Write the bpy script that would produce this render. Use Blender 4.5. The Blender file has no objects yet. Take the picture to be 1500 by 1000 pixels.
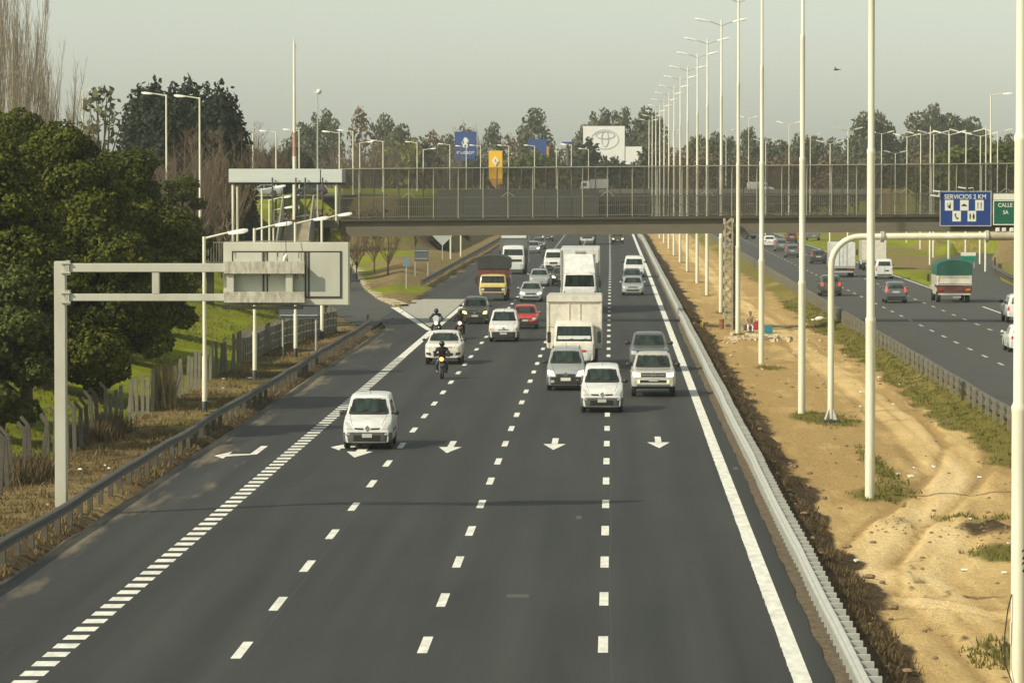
import bpy, bmesh, math, random
import numpy as np
from mathutils import Vector, Matrix, noise
from mathutils.bvhtree import BVHTree

SC = bpy.context.scene
COL = SC.collection
R = math.radians
rnd = random.Random(7)

# ---------------------------------------------------------------- camera
CAM_H = 9.4
cam = bpy.data.cameras.new('camera')
cam_o = bpy.data.objects.new('camera', cam)
COL.objects.link(cam_o)
cam.sensor_width = 36.0
cam.lens = 144.0
cam.clip_start = 1.0
cam.clip_end = 20000.0
cam_o.location = (0, 0, CAM_H)
PITCH, YAW = math.atan(242 / 6000), math.atan(146 / 6000)
cam_o.rotation_euler = (math.pi / 2 - PITCH, 0, YAW)
SC.camera = cam_o

def ground_at(px, py, z=0.0):
    """World X, Y of a photo pixel on the level ground z (calibrated from the lane markings)."""
    y = 6000.0 * (CAM_H - z) / (py - 258.0)
    return (px - 896.0) / 6000.0 * y, y

def at_depth(px, py, y):
    return (px - 896.0) / 6000.0 * y, CAM_H - (py - 258.0) / 6000.0 * y

# ---------------------------------------------------------------- object bookkeeping
def tag(o, label=None, cat=None, group=None, kind=None):
    if label: o['label'] = label
    if cat: o['category'] = cat
    if group: o['group'] = group
    if kind: o['kind'] = kind
    return o

def thing(name, label, cat, loc=(0, 0, 0), rz=0.0, group=None):
    o = bpy.data.objects.new(name, None)
    o.empty_display_size = 0.3
    COL.objects.link(o)
    o.location = loc
    o.rotation_euler = (0, 0, rz)
    return tag(o, label, cat, group)

KIDS = {}
def link(name, me, parent=None):
    o = bpy.data.objects.new(name, me)
    COL.objects.link(o)
    if parent is not None:
        o.parent = parent
        KIDS.setdefault(parent.name, []).append(o)
    return o

def copy_tree(o, parent=None, name=None):
    c = o.copy()
    COL.objects.link(c)
    if parent is not None:
        c.parent = parent
        KIDS.setdefault(parent.name, []).append(c)
    for ch in KIDS.get(o.name, []):
        copy_tree(ch, c)
    return c

def another(o, loc, rz=None, label=None, group=None, scale=None):
    c = copy_tree(o)
    c.location = loc
    if rz is not None: c.rotation_euler = (0, 0, rz)
    if scale is not None: c.scale = scale if hasattr(scale, '__len__') else (scale,) * 3
    if label: c['label'] = label
    if group: c['group'] = group
    return c

ORD = ['nearest', 'second', 'third', 'fourth', 'fifth', 'sixth', 'seventh', 'eighth', 'ninth', 'tenth', 'eleventh',
       'twelfth', 'thirteenth', 'fourteenth', 'fifteenth', 'sixteenth', 'seventeenth', 'eighteenth', 'nineteenth', 'twentieth']

# ---------------------------------------------------------------- mesh building
class MB:
    def __init__(s):
        s.v, s.f, s.mi, s.cur = [], [], [], 0
    def add(s, vs, fs):
        b = len(s.v)
        s.v += [tuple(p) for p in vs]
        s.f += [tuple(i + b for i in f) for f in fs]
        s.mi += [s.cur] * len(fs)
        return s
    def box(s, x0, x1, y0, y1, z0, z1, ch=0.0):
        """axis-aligned box; ch chamfers its vertical and horizontal edges"""
        if ch <= 0:
            vs = [(x, y, z) for z in (z0, z1) for y in (y0, y1) for x in (x0, x1)]
            return s.add(vs, [(0, 2, 3, 1), (4, 5, 7, 6), (0, 1, 5, 4), (2, 6, 7, 3), (0, 4, 6, 2), (1, 3, 7, 5)])
        bm = bmesh.new()
        vs = [bm.verts.new((x, y, z)) for z in (z0, z1) for y in (y0, y1) for x in (x0, x1)]
        for f in [(0, 2, 3, 1), (4, 5, 7, 6), (0, 1, 5, 4), (2, 6, 7, 3), (0, 4, 6, 2), (1, 3, 7, 5)]:
            bm.faces.new([vs[i] for i in f])
        bmesh.ops.bevel(bm, geom=bm.edges[:], offset=ch, segments=2, affect='EDGES')
        bm.verts.index_update()
        s.add([v.co[:] for v in bm.verts], [[v.index for v in f.verts] for f in bm.faces])
        bm.free()
        return s
    def obox(s, c, size, mat3):
        h = [k / 2 for k in size]
        vs = [Vector(c) + mat3 @ Vector((x * h[0], y * h[1], z * h[2])) for z in (-1, 1) for y in (-1, 1) for x in (-1, 1)]
        return s.add(vs, [(0, 2, 3, 1), (4, 5, 7, 6), (0, 1, 5, 4), (2, 6, 7, 3), (0, 4, 6, 2), (1, 3, 7, 5)])
    def bar(s, p0, p1, w, d, up=(0, 0, 1)):
        """rectangular bar from p0 to p1, w across, d deep"""
        p0, p1 = Vector(p0), Vector(p1)
        ax = (p1 - p0)
        L = ax.length
        ax.normalize()
        u = Vector(up)
        if abs(ax.dot(u)) > 0.95: u = Vector((0, 1, 0))
        sd = ax.cross(u).normalized()
        up2 = sd.cross(ax).normalized()
        m = Matrix((sd, ax, up2)).transposed()
        return s.obox((p0 + p1) / 2, (w, L, d), m)
    def tube(s, pts, rad, n=8, cap=True):
        pts = [Vector(p) for p in pts]
        if not hasattr(rad, '__len__'): rad = [rad] * len(pts)
        b = len(s.v)
        vs, fs = [], []
        prev = None
        for i, p in enumerate(pts):
            d = (pts[min(i + 1, len(pts) - 1)] - pts[max(i - 1, 0)])
            if d.length < 1e-6: d = Vector((0, 0, 1))
            d.normalize()
            if prev is None:
                u = Vector((1, 0, 0)) if abs(d.x) < 0.8 else Vector((0, 1, 0))
                u = (u - d * u.dot(d)).normalized()
            else:
                u = prev - d * prev.dot(d)
                if u.length < 1e-4: u = d.orthogonal()
                u.normalize()
            prev = u
            w = d.cross(u)
            for k in range(n):
                a = 2 * math.pi * k / n
                vs.append(p + (u * math.cos(a) + w * math.sin(a)) * rad[i])
        for i in range(len(pts) - 1):
            for k in range(n):
                a, c = i * n + k, i * n + (k + 1) % n
                fs.append((a, c, c + n, a + n))
        if cap:
            fs.append(tuple(range(n - 1, -1, -1)))
            fs.append(tuple((len(pts) - 1) * n + k for k in range(n)))
        return s.add(vs, fs)
    def lathe(s, prof, axis='z', c=(0, 0, 0), n=16):
        """prof: (radius, height) pairs spun about an axis through c"""
        vs, fs = [], []
        for r, h in prof:
            for k in range(n):
                a = 2 * math.pi * k / n
                x, y = r * math.cos(a), r * math.sin(a)
                p = {'z': (x, y, h), 'x': (h, x, y), 'y': (y, h, x)}[axis]
                vs.append((p[0] + c[0], p[1] + c[1], p[2] + c[2]))
        m = len(prof)
        for i in range(m - 1):
            for k in range(n):
                a, d = i * n + k, i * n + (k + 1) % n
                fs.append((a, d, d + n, a + n))
        fs.append(tuple(range(n - 1, -1, -1)))
        fs.append(tuple((m - 1) * n + k for k in range(n)))
        return s.add(vs, fs)
    def ball(s, c, r, nu=12, nv=8):
        if not hasattr(r, '__len__'): r = (r, r, r)
        vs, fs = [(c[0], c[1], c[2] - r[2])], []
        for j in range(1, nv):
            t = -math.pi / 2 + math.pi * j / nv
            for k in range(nu):
                a = 2 * math.pi * k / nu
                vs.append((c[0] + r[0] * math.cos(t) * math.cos(a), c[1] + r[1] * math.cos(t) * math.sin(a), c[2] + r[2] * math.sin(t)))
        vs.append((c[0], c[1], c[2] + r[2]))
        for k in range(nu):
            fs.append((0, 1 + (k + 1) % nu, 1 + k))
            fs.append((len(vs) - 1, len(vs) - 1 - nu + k, len(vs) - 1 - nu + (k + 1) % nu))
        for j in range(nv - 2):
            for k in range(nu):
                a, d = 1 + j * nu + k, 1 + j * nu + (k + 1) % nu
                fs.append((a, d, d + nu, a + nu))
        return s.add(vs, fs)
    def prism(s, poly, y0, y1):
        """polygon in (x, z) pushed from y0 (front) to y1"""
        n = len(poly)
        vs = [(x, y0, z) for x, z in poly] + [(x, y1, z) for x, z in poly]
        fs = [tuple(range(n)), tuple(range(2 * n - 1, n - 1, -1))]
        fs += [(i, i + n, (i + 1) % n + n, (i + 1) % n) for i in range(n)]
        return s.add(vs, fs)
    def ring(s, pts_out, pts_in, y0, y1):
        n = len(pts_out)
        vs = [(x, y, z) for y in (y0, y1) for pts in (pts_out, pts_in) for x, z in pts]
        fs = []
        for i in range(n):
            j = (i + 1) % n
            fs += [(i, j, n + j, n + i), (2 * n + i, 3 * n + i, 3 * n + j, 2 * n + j), (i, 2 * n + i, 2 * n + j, j), (n + i, n + j, 3 * n + j, 3 * n + i)]
        return s.add(vs, fs)
    def mesh(s, name, mats, smooth=None):
        me = bpy.data.meshes.new(name)
        me.from_pydata(s.v, [], s.f)
        for m in (mats if isinstance(mats, (list, tuple)) else [mats]):
            me.materials.append(m)
        if any(s.mi): me.polygons.foreach_set('material_index', s.mi)
        bm = bmesh.new()
        bm.from_mesh(me)
        bmesh.ops.recalc_face_normals(bm, faces=bm.faces[:])
        bm.to_mesh(me)
        bm.free()
        if smooth is not None:
            me.polygons.foreach_set('use_smooth', [True] * len(me.polygons))
            me.set_sharp_from_angle(angle=R(smooth))
        me.update()
        return me
    def build(s, name, mats, parent=None, smooth=None):
        return link(name, s.mesh(name, mats, smooth), parent)

def np_mesh(name, verts, faces, mat, smooth=False, attrs=None):
    """verts (N,3), faces (M,k) numpy arrays"""
    me = bpy.data.meshes.new(name)
    verts = np.asarray(verts, dtype=np.float32)
    faces = np.asarray(faces, dtype=np.int32)
    m, k = faces.shape
    me.vertices.add(len(verts)); me.vertices.foreach_set('co', verts.ravel())
    me.loops.add(m * k); me.loops.foreach_set('vertex_index', faces.ravel())
    me.polygons.add(m)
    me.polygons.foreach_set('loop_start', np.arange(0, m * k, k, dtype=np.int32))
    me.polygons.foreach_set('loop_total', np.full(m, k, dtype=np.int32))
    if smooth: me.polygons.foreach_set('use_smooth', np.ones(m, dtype=bool))
    me.materials.append(mat)
    for n, a in (attrs or {}).items():
        at = me.attributes.new(n, 'FLOAT', 'POINT')
        at.data.foreach_set('value', np.asarray(a, dtype=np.float32))
    me.update(calc_edges=True)
    me.validate()
    return me

def grid_faces(nx, ny):
    i = np.arange(nx - 1)[None, :] + np.arange(ny - 1)[:, None] * nx
    i = i.ravel()
    return np.stack([i, i + 1, i + 1 + nx, i + nx], axis=1)

def ss(a, b, x):
    t = np.clip((np.asarray(x, dtype=float) - a) / (b - a), 0, 1)
    return t * t * (3 - 2 * t)

def fbm(x, y, seed=0, octv=4):
    """smooth value noise on numpy arrays, roughly -1..1"""
    out = np.zeros(np.broadcast(x, y).shape)
    amp, tot = 1.0, 0.0
    for o in range(octv):
        xi, yi = np.floor(x).astype(np.int64), np.floor(y).astype(np.int64)
        fx, fy = x - xi, y - yi
        fx, fy = fx * fx * (3 - 2 * fx), fy * fy * (3 - 2 * fy)
        def hsh(a, b):
            n = (a * 374761393 + b * 668265263 + (seed + o) * 1442695041) & 0x7fffffff
            n = ((n ^ (n >> 13)) * 1274126177) & 0x7fffffff
            n = n ^ (n >> 16)
            return (n % 65536) / 32767.5 - 1
        v = (hsh(xi, yi) * (1 - fx) + hsh(xi + 1, yi) * fx) * (1 - fy) + (hsh(xi, yi + 1) * (1 - fx) + hsh(xi + 1, yi + 1) * fx) * fy
        out = out + v * amp
        tot += amp
        amp *= 0.5
        x, y = x * 2.03 + 17.1, y * 2.03 + 5.3
    return out / tot

# ---------------------------------------------------------------- materials
def new_mat(name):
    m = bpy.data.materials.new(name)
    m.use_nodes = True
    nt = m.node_tree
    return m, nt, nt.nodes['Principled BSDF']

def N(nt, t, **kw):
    n = nt.nodes.new(t)
    for k, v in kw.items():
        if k in n.inputs.keys(): n.inputs[k].default_value = v
        else: setattr(n, k, v)
    return n

def ramp(nt, fac, stops):
    r = nt.nodes.new('ShaderNodeValToRGB')
    el = r.color_ramp.elements
    while len(el) < len(stops): el.new(0.5)
    for e, (p, c) in zip(el, stops):
        e.position = p
        e.color = (*c, 1) if hasattr(c, '__len__') else (c, c, c, 1)
    nt.links.new(fac, r.inputs['Fac'])
    return r.outputs['Color']

def mixc(nt, fac, a, b, blend='MIX'):
    m = nt.nodes.new('ShaderNodeMix')
    m.data_type = 'RGBA'
    m.blend_type = blend
    for sock, v in ((m.inputs['Factor'], fac), (m.inputs['A'], a), (m.inputs['B'], b)):
        if hasattr(v, 'is_output'): nt.links.new(v, sock)
        elif hasattr(v, '__len__'): sock.default_value = (*v, 1)
        else: sock.default_value = v
    return m.outputs['Result']

def math_(nt, op, a, b=None, clamp=False):
    m = nt.nodes.new('ShaderNodeMath')
    m.operation = op
    m.use_clamp = clamp
    for i, v in enumerate((a, b)):
        if v is None: continue
        if hasattr(v, 'is_output'): nt.links.new(v, m.inputs[i])
        else: m.inputs[i].default_value = v
    return m.outputs[0]

def coords(nt, kind='Object', scale=None):
    t = nt.nodes.new('ShaderNodeTexCoord')
    o = t.outputs[kind]
    if scale is not None:
        mp = nt.nodes.new('ShaderNodeMapping')
        mp.inputs['Scale'].default_value = scale
        nt.links.new(o, mp.inputs['Vector'])
        o = mp.outputs['Vector']
    return o

def noise_n(nt, vec, scale, detail=4, rough=0.55):
    n = N(nt, 'ShaderNodeTexNoise', Scale=scale, Detail=detail, Roughness=rough)
    nt.links.new(vec, n.inputs['Vector'])
    return n.outputs['Fac']

def bump(nt, b, height, strength=0.3, dist=0.05):
    bn = N(nt, 'ShaderNodeBump', Strength=strength, Distance=dist)
    nt.links.new(height, bn.inputs['Height'])
    nt.links.new(bn.outputs['Normal'], b.inputs['Normal'])

def weathered(name, c, c2=None, rough=0.6, metal=0.0, scale=2.0, amount=0.6, coat=0.0, stretch=(1, 1, 1), bmp=0.0, spec=0.5):
    """colour c broken up by noise towards c2"""
    m, nt, b = new_mat(name)
    c2 = c2 or tuple(k * 0.75 for k in c)
    f = noise_n(nt, coords(nt, 'Object', stretch), scale, 6, 0.65)
    f2 = ramp(nt, f, [(0.35, 0.0), (0.7, 1.0)])
    mul = math_(nt, 'MULTIPLY', f2, amount)
    nt.links.new(mixc(nt, mul, c, c2), b.inputs['Base Color'])
    b.inputs['Roughness'].default_value = rough
    b.inputs['Metallic'].default_value = metal
    b.inputs['Specular IOR Level'].default_value = spec
    b.inputs['Coat Weight'].default_value = coat
    b.inputs['Coat Roughness'].default_value = 0.08
    if bmp: bump(nt, b, f, bmp, 0.02)
    return m

def glow(name, c, e):
    m, nt, b = new_mat(name)
    b.inputs['Base Color'].default_value = (*c, 1)
    b.inputs['Emission Color'].default_value = (*c, 1)
    b.inputs['Emission Strength'].default_value = e
    b.inputs['Roughness'].default_value = 0.2
    return m

PAINTS = {}
def paint(name, c, metal=0.0):
    if name not in PAINTS:
        m, nt, b = new_mat('paint_' + name)
        tc = coords(nt, 'Object')
        f = noise_n(nt, tc, 3.0, 5, 0.6)
        dirt = math_(nt, 'MULTIPLY', math_(nt, 'ADD', ramp(nt, f, [(0.4, 0.0), (0.75, 0.35)]), 0.04), 1.0)
        nt.links.new(mixc(nt, dirt, c, (0.22, 0.19, 0.14)), b.inputs['Base Color'])
        b.inputs['Metallic'].default_value = metal
        b.inputs['Roughness'].default_value = 0.35
        b.inputs['Coat Weight'].default_value = 0.6
        b.inputs['Coat Roughness'].default_value = 0.1
        PAINTS[name] = m
    return PAINTS[name]

M = {}
M['rubber'] = weathered('tyre_rubber', (0.018, 0.018, 0.017), (0.05, 0.047, 0.04), 0.85, scale=8)
M['rim'] = weathered('wheel_rim', (0.35, 0.35, 0.34), (0.16, 0.15, 0.13), 0.4, 0.6, scale=6)
M['steel_rim'] = weathered('steel_wheel', (0.10, 0.10, 0.095), (0.05, 0.045, 0.04), 0.6, 0.2, scale=6)
M['black_plastic'] = weathered('black_plastic', (0.022, 0.022, 0.021), (0.05, 0.048, 0.042), 0.55, scale=5)
M['grey_plastic'] = weathered('grey_bumper_plastic', (0.075, 0.08, 0.078), (0.11, 0.105, 0.09), 0.6, scale=5)
M['under'] = weathered('underbody', (0.012, 0.012, 0.011), (0.03, 0.028, 0.022), 0.9, scale=4)
M['chrome'] = weathered('chrome_trim', (0.7, 0.7, 0.68), (0.5, 0.5, 0.47), 0.2, 0.9, scale=6)
M['lens'] = weathered('clear_lamp_lens', (0.62, 0.62, 0.58), (0.42, 0.42, 0.4), 0.12, 0.2, scale=14, coat=0.8)
M['amber'] = weathered('amber_lens', (0.62, 0.26, 0.03), (0.4, 0.15, 0.02), 0.2, scale=10, coat=0.6)
M['red_lens'] = weathered('red_lens', (0.42, 0.02, 0.015), (0.25, 0.012, 0.01), 0.2, scale=10, coat=0.6)
M['plate'] = weathered('licence_plate', (0.5, 0.5, 0.46), (0.30, 0.30, 0.28), 0.5, scale=20)
M['lit_head'] = glow('lit_headlamp', (1.0, 0.93, 0.72), 2.2)
M['lit_yellow'] = glow('lit_yellow_headlamp', (1.0, 0.85, 0.28), 1.8)
M['lit_orange'] = glow('lit_orange_headlamp', (1.0, 0.5, 0.12), 2.0)
M['lit_tail'] = glow('lit_brake_lamp', (0.75, 0.06, 0.03), 0.55)
def glass_mat():
    m, nt, b = new_mat('vehicle_glass')
    f = noise_n(nt, coords(nt, 'Object', (2.2, 0.6, 0.5)), 1.7, 2, 0.5)  # upright tone streaks painted into the glass, imitating reflections and seat shapes
    nt.links.new(ramp(nt, f, [(0.38, (0.010, 0.016, 0.014)), (0.66, (0.030, 0.047, 0.040))]), b.inputs['Base Color'])
    b.inputs['Roughness'].default_value = 0.06
    b.inputs['Specular IOR Level'].default_value = 0.6
    return m
M['glass'] = glass_mat()
M['pole'] = weathered('cream_painted_pole', (0.75, 0.74, 0.60), (0.54, 0.51, 0.36), 0.45, scale=1.6, amount=0.65, stretch=(2, 2, 0.25))
M['lamp_head'] = weathered('lamp_head_shell', (0.72, 0.72, 0.66), (0.5, 0.5, 0.46), 0.5, scale=4)
M['galv'] = weathered('galvanised_steel', (0.48, 0.49, 0.45), (0.33, 0.33, 0.29), 0.5, 0.25, scale=2.5)
M['galv_dull'] = weathered('dull_old_galvanised_steel', (0.11, 0.105, 0.092), (0.06, 0.052, 0.042), 0.65, 0.2, scale=2.5)
M['rail_post'] = weathered('guardrail_post_timber', (0.10, 0.09, 0.07), (0.05, 0.043, 0.034), 0.85, scale=3)
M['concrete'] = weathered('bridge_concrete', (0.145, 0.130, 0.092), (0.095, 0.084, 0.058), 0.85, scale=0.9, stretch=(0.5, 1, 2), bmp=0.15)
M['concrete_dark'] = weathered('dark_concrete', (0.075, 0.066, 0.047), (0.045, 0.04, 0.028), 0.9, scale=0.8)  # darker concrete tone for the deck, overpass girder, piers and columns
M['post_concrete'] = weathered('fence_post_concrete', (0.22, 0.205, 0.15), (0.12, 0.11, 0.08), 0.9, scale=4)
M['dark_steel'] = weathered('dark_painted_steel', (0.03, 0.028, 0.022), (0.05, 0.045, 0.034), 0.6, scale=3)
M['rail_steel'] = weathered('railing_steel', (0.30, 0.285, 0.215), (0.2, 0.185, 0.14), 0.6, scale=3)
M['baluster'] = weathered('baluster_steel', (0.13, 0.125, 0.10), (0.085, 0.08, 0.06), 0.6, scale=3)
M['parapet'] = weathered('parapet_concrete', (0.21, 0.205, 0.17), (0.15, 0.145, 0.12), 0.85, scale=0.6)
M['panel'] = weathered('grey_sheet_panel', (0.085, 0.093, 0.085), (0.065, 0.07, 0.064), 0.6, scale=0.8)
M['white_sheet'] = weathered('pale_metal_sheet', (0.62, 0.66, 0.62), (0.5, 0.53, 0.5), 0.45, scale=1.0, stretch=(0.3, 1, 4))
M['grey_sheet'] = weathered('grey_metal_sheet', (0.26, 0.275, 0.27), (0.2, 0.21, 0.2), 0.5, scale=1.5)
M['gantry'] = weathered('gantry_paint', (0.52, 0.52, 0.44), (0.40, 0.37, 0.29), 0.5, scale=2.0, stretch=(1, 1, 0.3), amount=0.6)
M['rust_edge'] = weathered('rust_streaked_paint', (0.56, 0.55, 0.46), (0.16, 0.10, 0.05), 0.65, scale=5.0, stretch=(1.6, 1, 0.5), amount=0.7)
M['sign_back'] = weathered('sign_back_paint', (0.58, 0.58, 0.48), (0.43, 0.41, 0.32), 0.5, scale=0.9, stretch=(1.5, 1, 0.35), amount=0.7)
M['sign_inner'] = weathered('sign_back_inner_panel', (0.50, 0.51, 0.43), (0.40, 0.39, 0.31), 0.5, scale=0.8, stretch=(1.8, 1, 0.4), amount=0.5)
M['blue_sign'] = weathered('blue_sign_sheet', (0.008, 0.045, 0.21), (0.006, 0.035, 0.16), 0.4, scale=1.5)
M['green_sign'] = weathered('green_sign_sheet', (0.004, 0.11, 0.062), (0.003, 0.09, 0.05), 0.4, scale=1.5)
M['white_sign'] = weathered('white_sign_sheet', (0.72, 0.72, 0.62), (0.62, 0.62, 0.53), 0.45, scale=3)
M['white_board'] = weathered('white_board_paint', (0.80, 0.80, 0.76), (0.70, 0.70, 0.66), 0.5, scale=0.5)
M['yellow_board'] = weathered('yellow_board_paint', (0.86, 0.50, 0.006), (0.78, 0.44, 0.005), 0.45, scale=0.6)
M['blue_board'] = weathered('blue_board_paint', (0.020, 0.065, 0.25), (0.016, 0.05, 0.2), 0.45, scale=0.6)
M['orange_board'] = weathered('orange_board_paint', (0.62, 0.26, 0.03), (0.5, 0.2, 0.03), 0.5, scale=0.6)
M['silver_mark'] = weathered('silver_emblem', (0.55, 0.56, 0.54), (0.45, 0.46, 0.44), 0.4, 0.0, scale=1)
M['red_letter'] = weathered('red_lettering', (0.55, 0.035, 0.03), (0.45, 0.03, 0.03), 0.5, scale=1)
M['symbol'] = weathered('dark_symbol', (0.02, 0.02, 0.02), (0.03, 0.03, 0.03), 0.6, scale=4)
M['mark'] = weathered('road_marking_paint', (0.78, 0.78, 0.70), (0.30, 0.30, 0.27), 0.7, scale=3.6, amount=0.6, stretch=(1, 0.3, 1))
M['mark_old'] = weathered('worn_road_marking', (0.5, 0.49, 0.42), (0.28, 0.27, 0.23), 0.75, scale=1.6, amount=0.8)
M['seam'] = weathered('bitumen_seam', (0.028, 0.028, 0.025), (0.05, 0.05, 0.044), 0.7, scale=1.0)
M['seam_pale'] = weathered('dusty_seam', (0.078, 0.075, 0.064), (0.055, 0.054, 0.048), 0.85, scale=0.8)
M['kerb'] = weathered('kerb_concrete', (0.42, 0.36, 0.25), (0.32, 0.27, 0.18), 0.9, scale=1.5)
M['bark'] = weathered('tree_bark', (0.055, 0.042, 0.028), (0.10, 0.08, 0.055), 0.95, scale=3, stretch=(1, 1, 0.3))
M['pale_bark'] = weathered('pale_bark', (0.26, 0.225, 0.165), (0.16, 0.135, 0.10), 0.9, scale=2)
M['twig'] = weathered('bare_twigs', (0.22, 0.185, 0.13), (0.30, 0.25, 0.18), 0.95, scale=1)
M['twig_brown'] = weathered('brown_bare_twigs', (0.135, 0.095, 0.062), (0.19, 0.14, 0.09), 0.95, scale=1)

def leaf_mat(name, dark, light, dry=None):
    m, nt, b = new_mat(name)
    g = nt.nodes.new('ShaderNodeNewGeometry')
    big = noise_n(nt, coords(nt, 'Object'), 0.45, 3, 0.5)
    f = math_(nt, 'ADD', math_(nt, 'MULTIPLY', g.outputs['Random Per Island'], 0.5), math_(nt, 'MULTIPLY', big, 0.7))
    stops = [(0.3, dark), (0.8, light)] + ([(1.0, dry)] if dry else [])
    nt.links.new(ramp(nt, f, stops), b.inputs['Base Color'])
    b.inputs['Roughness'].default_value = 0.75
    b.inputs['Specular IOR Level'].default_value = 0.25
    tr = nt.nodes.new('ShaderNodeBsdfTranslucent')
    nt.links.new(b.inputs['Base Color'].links[0].from_socket, tr.inputs['Color'])
    mx = N(nt, 'ShaderNodeMixShader')
    mx.inputs[0].default_value = 0.28
    nt.links.new(b.outputs[0], mx.inputs[1])
    nt.links.new(tr.outputs[0], mx.inputs[2])
    nt.links.new(mx.outputs[0], nt.nodes['Material Output'].inputs['Surface'])
    return m
M['leaf_olive'] = leaf_mat('olive_foliage', (0.014, 0.021, 0.003), (0.115, 0.132, 0.010), (0.18, 0.165, 0.014))
M['leaf_dark'] = leaf_mat('dark_conifer_foliage', (0.012, 0.020, 0.014), (0.035, 0.048, 0.028))
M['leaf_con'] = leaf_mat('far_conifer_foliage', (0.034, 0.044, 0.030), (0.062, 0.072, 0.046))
M['leaf_euc'] = leaf_mat('eucalyptus_foliage', (0.070, 0.078, 0.042), (0.125, 0.130, 0.068))
M['leaf_green'] = leaf_mat('bright_green_foliage', (0.045, 0.062, 0.012), (0.115, 0.13, 0.03))
M['leaf_rust'] = leaf_mat('rusty_winter_foliage', (0.085, 0.055, 0.03), (0.19, 0.125, 0.07))
M['leaf_yellow'] = leaf_mat('yellow_green_foliage', (0.10, 0.10, 0.022), (0.19, 0.18, 0.045))
M['straw'] = leaf_mat('straw_grass', (0.11, 0.08, 0.03), (0.27, 0.20, 0.085))
M['straw_pale'] = leaf_mat('pale_straw', (0.26, 0.20, 0.09), (0.50, 0.39, 0.20))
M['weed'] = leaf_mat('brown_weeds', (0.07, 0.05, 0.025), (0.17, 0.125, 0.06))
# ================================================================ light, sky and air
SUN_EL = 38.0
SUN_DIR = Vector((-0.85 * math.cos(R(SUN_EL)), -0.527 * math.cos(R(SUN_EL)), math.sin(R(SUN_EL))))
w = bpy.data.worlds.new('World')
SC.world = w
w.use_nodes = True
wt = w.node_tree
bg = wt.nodes['Background']
sky = wt.nodes.new('ShaderNodeTexSky')
sky.sky_type = 'NISHITA'
sky.sun_disc = False
sky.sun_elevation = R(SUN_EL)
sky.sun_rotation = math.atan2(SUN_DIR.x, SUN_DIR.y)
sky.air_density = 1.0
sky.dust_density = 1.0
sky.ozone_density = 1.0
hs = N(wt, 'ShaderNodeHueSaturation')
hs.inputs['Saturation'].default_value = 0.25
wt.links.new(sky.outputs[0], hs.inputs['Color'])
tint = mixc(wt, 1.0, hs.outputs[0], (0.955, 1.0, 0.885), 'MULTIPLY')
wt.links.new(tint, bg.inputs['Color'])
bg.inputs['Strength'].default_value = 0.134

sun = bpy.data.lights.new('sun', 'SUN')
sun.energy = 4.9
sun.angle = R(1.1)
sun.color = (1.0, 0.90, 0.70)
sun_o = link('sun', sun)
sun_o.rotation_euler = SUN_DIR.to_track_quat('Z', 'Y').to_euler()
sun_o.location = (-40, -30, 60)
vs_ = SC.view_settings
vs_.view_transform = 'Standard'
vs_.look = 'None'
vs_.exposure = 0.08
vs_.gamma = 1.0

hz = MB().box(-1700, 1700, -60, 6200, -2.6, 40).build('haze', bpy.data.materials.new('haze_air'))
hm = hz.data.materials[0]
hm.use_nodes = True
hn = hm.node_tree
hn.nodes.remove(hn.nodes['Principled BSDF'])
pv = hn.nodes.new('ShaderNodeVolumePrincipled')
pv.inputs['Color'].default_value = (0.91, 0.95, 0.87, 1)
pv.inputs['Density'].default_value = 0.00017
pv.inputs['Anisotropy'].default_value = 0.25
hn.links.new(pv.outputs[0], hn.nodes['Material Output'].inputs['Volume'])
tag(hz, kind='stuff')
hz.display_type = 'WIRE'

# ================================================================ ground
RAMP_R = np.array([(-14.9, 285), (-15.7, 296), (-17.7, 311), (-20.7, 342), (-24.3, 390), (-28.4, 444), (-31.5, 484), (-34.0, 520)])
RAMP_L = np.array([(-14.1, 236), (-15.3, 252), (-18.2, 275), (-23.0, 311), (-26.6, 342), (-31.0, 390), (-35.6, 444), (-38.7, 484), (-41.2, 520)])
EXIT_L = np.array([(26.9, 300), (27.0, 330), (29.0, 372), (32.4, 412), (37.0, 460), (42.0, 500)])
EXIT_R = np.array([(33.6, 300), (33.8, 330), (35.2, 372), (38.5, 412), (43.0, 460), (48.0, 500)])
def edge_x(tab, Y):
    return np.interp(Y, tab[:, 1], tab[:, 0])

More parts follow.
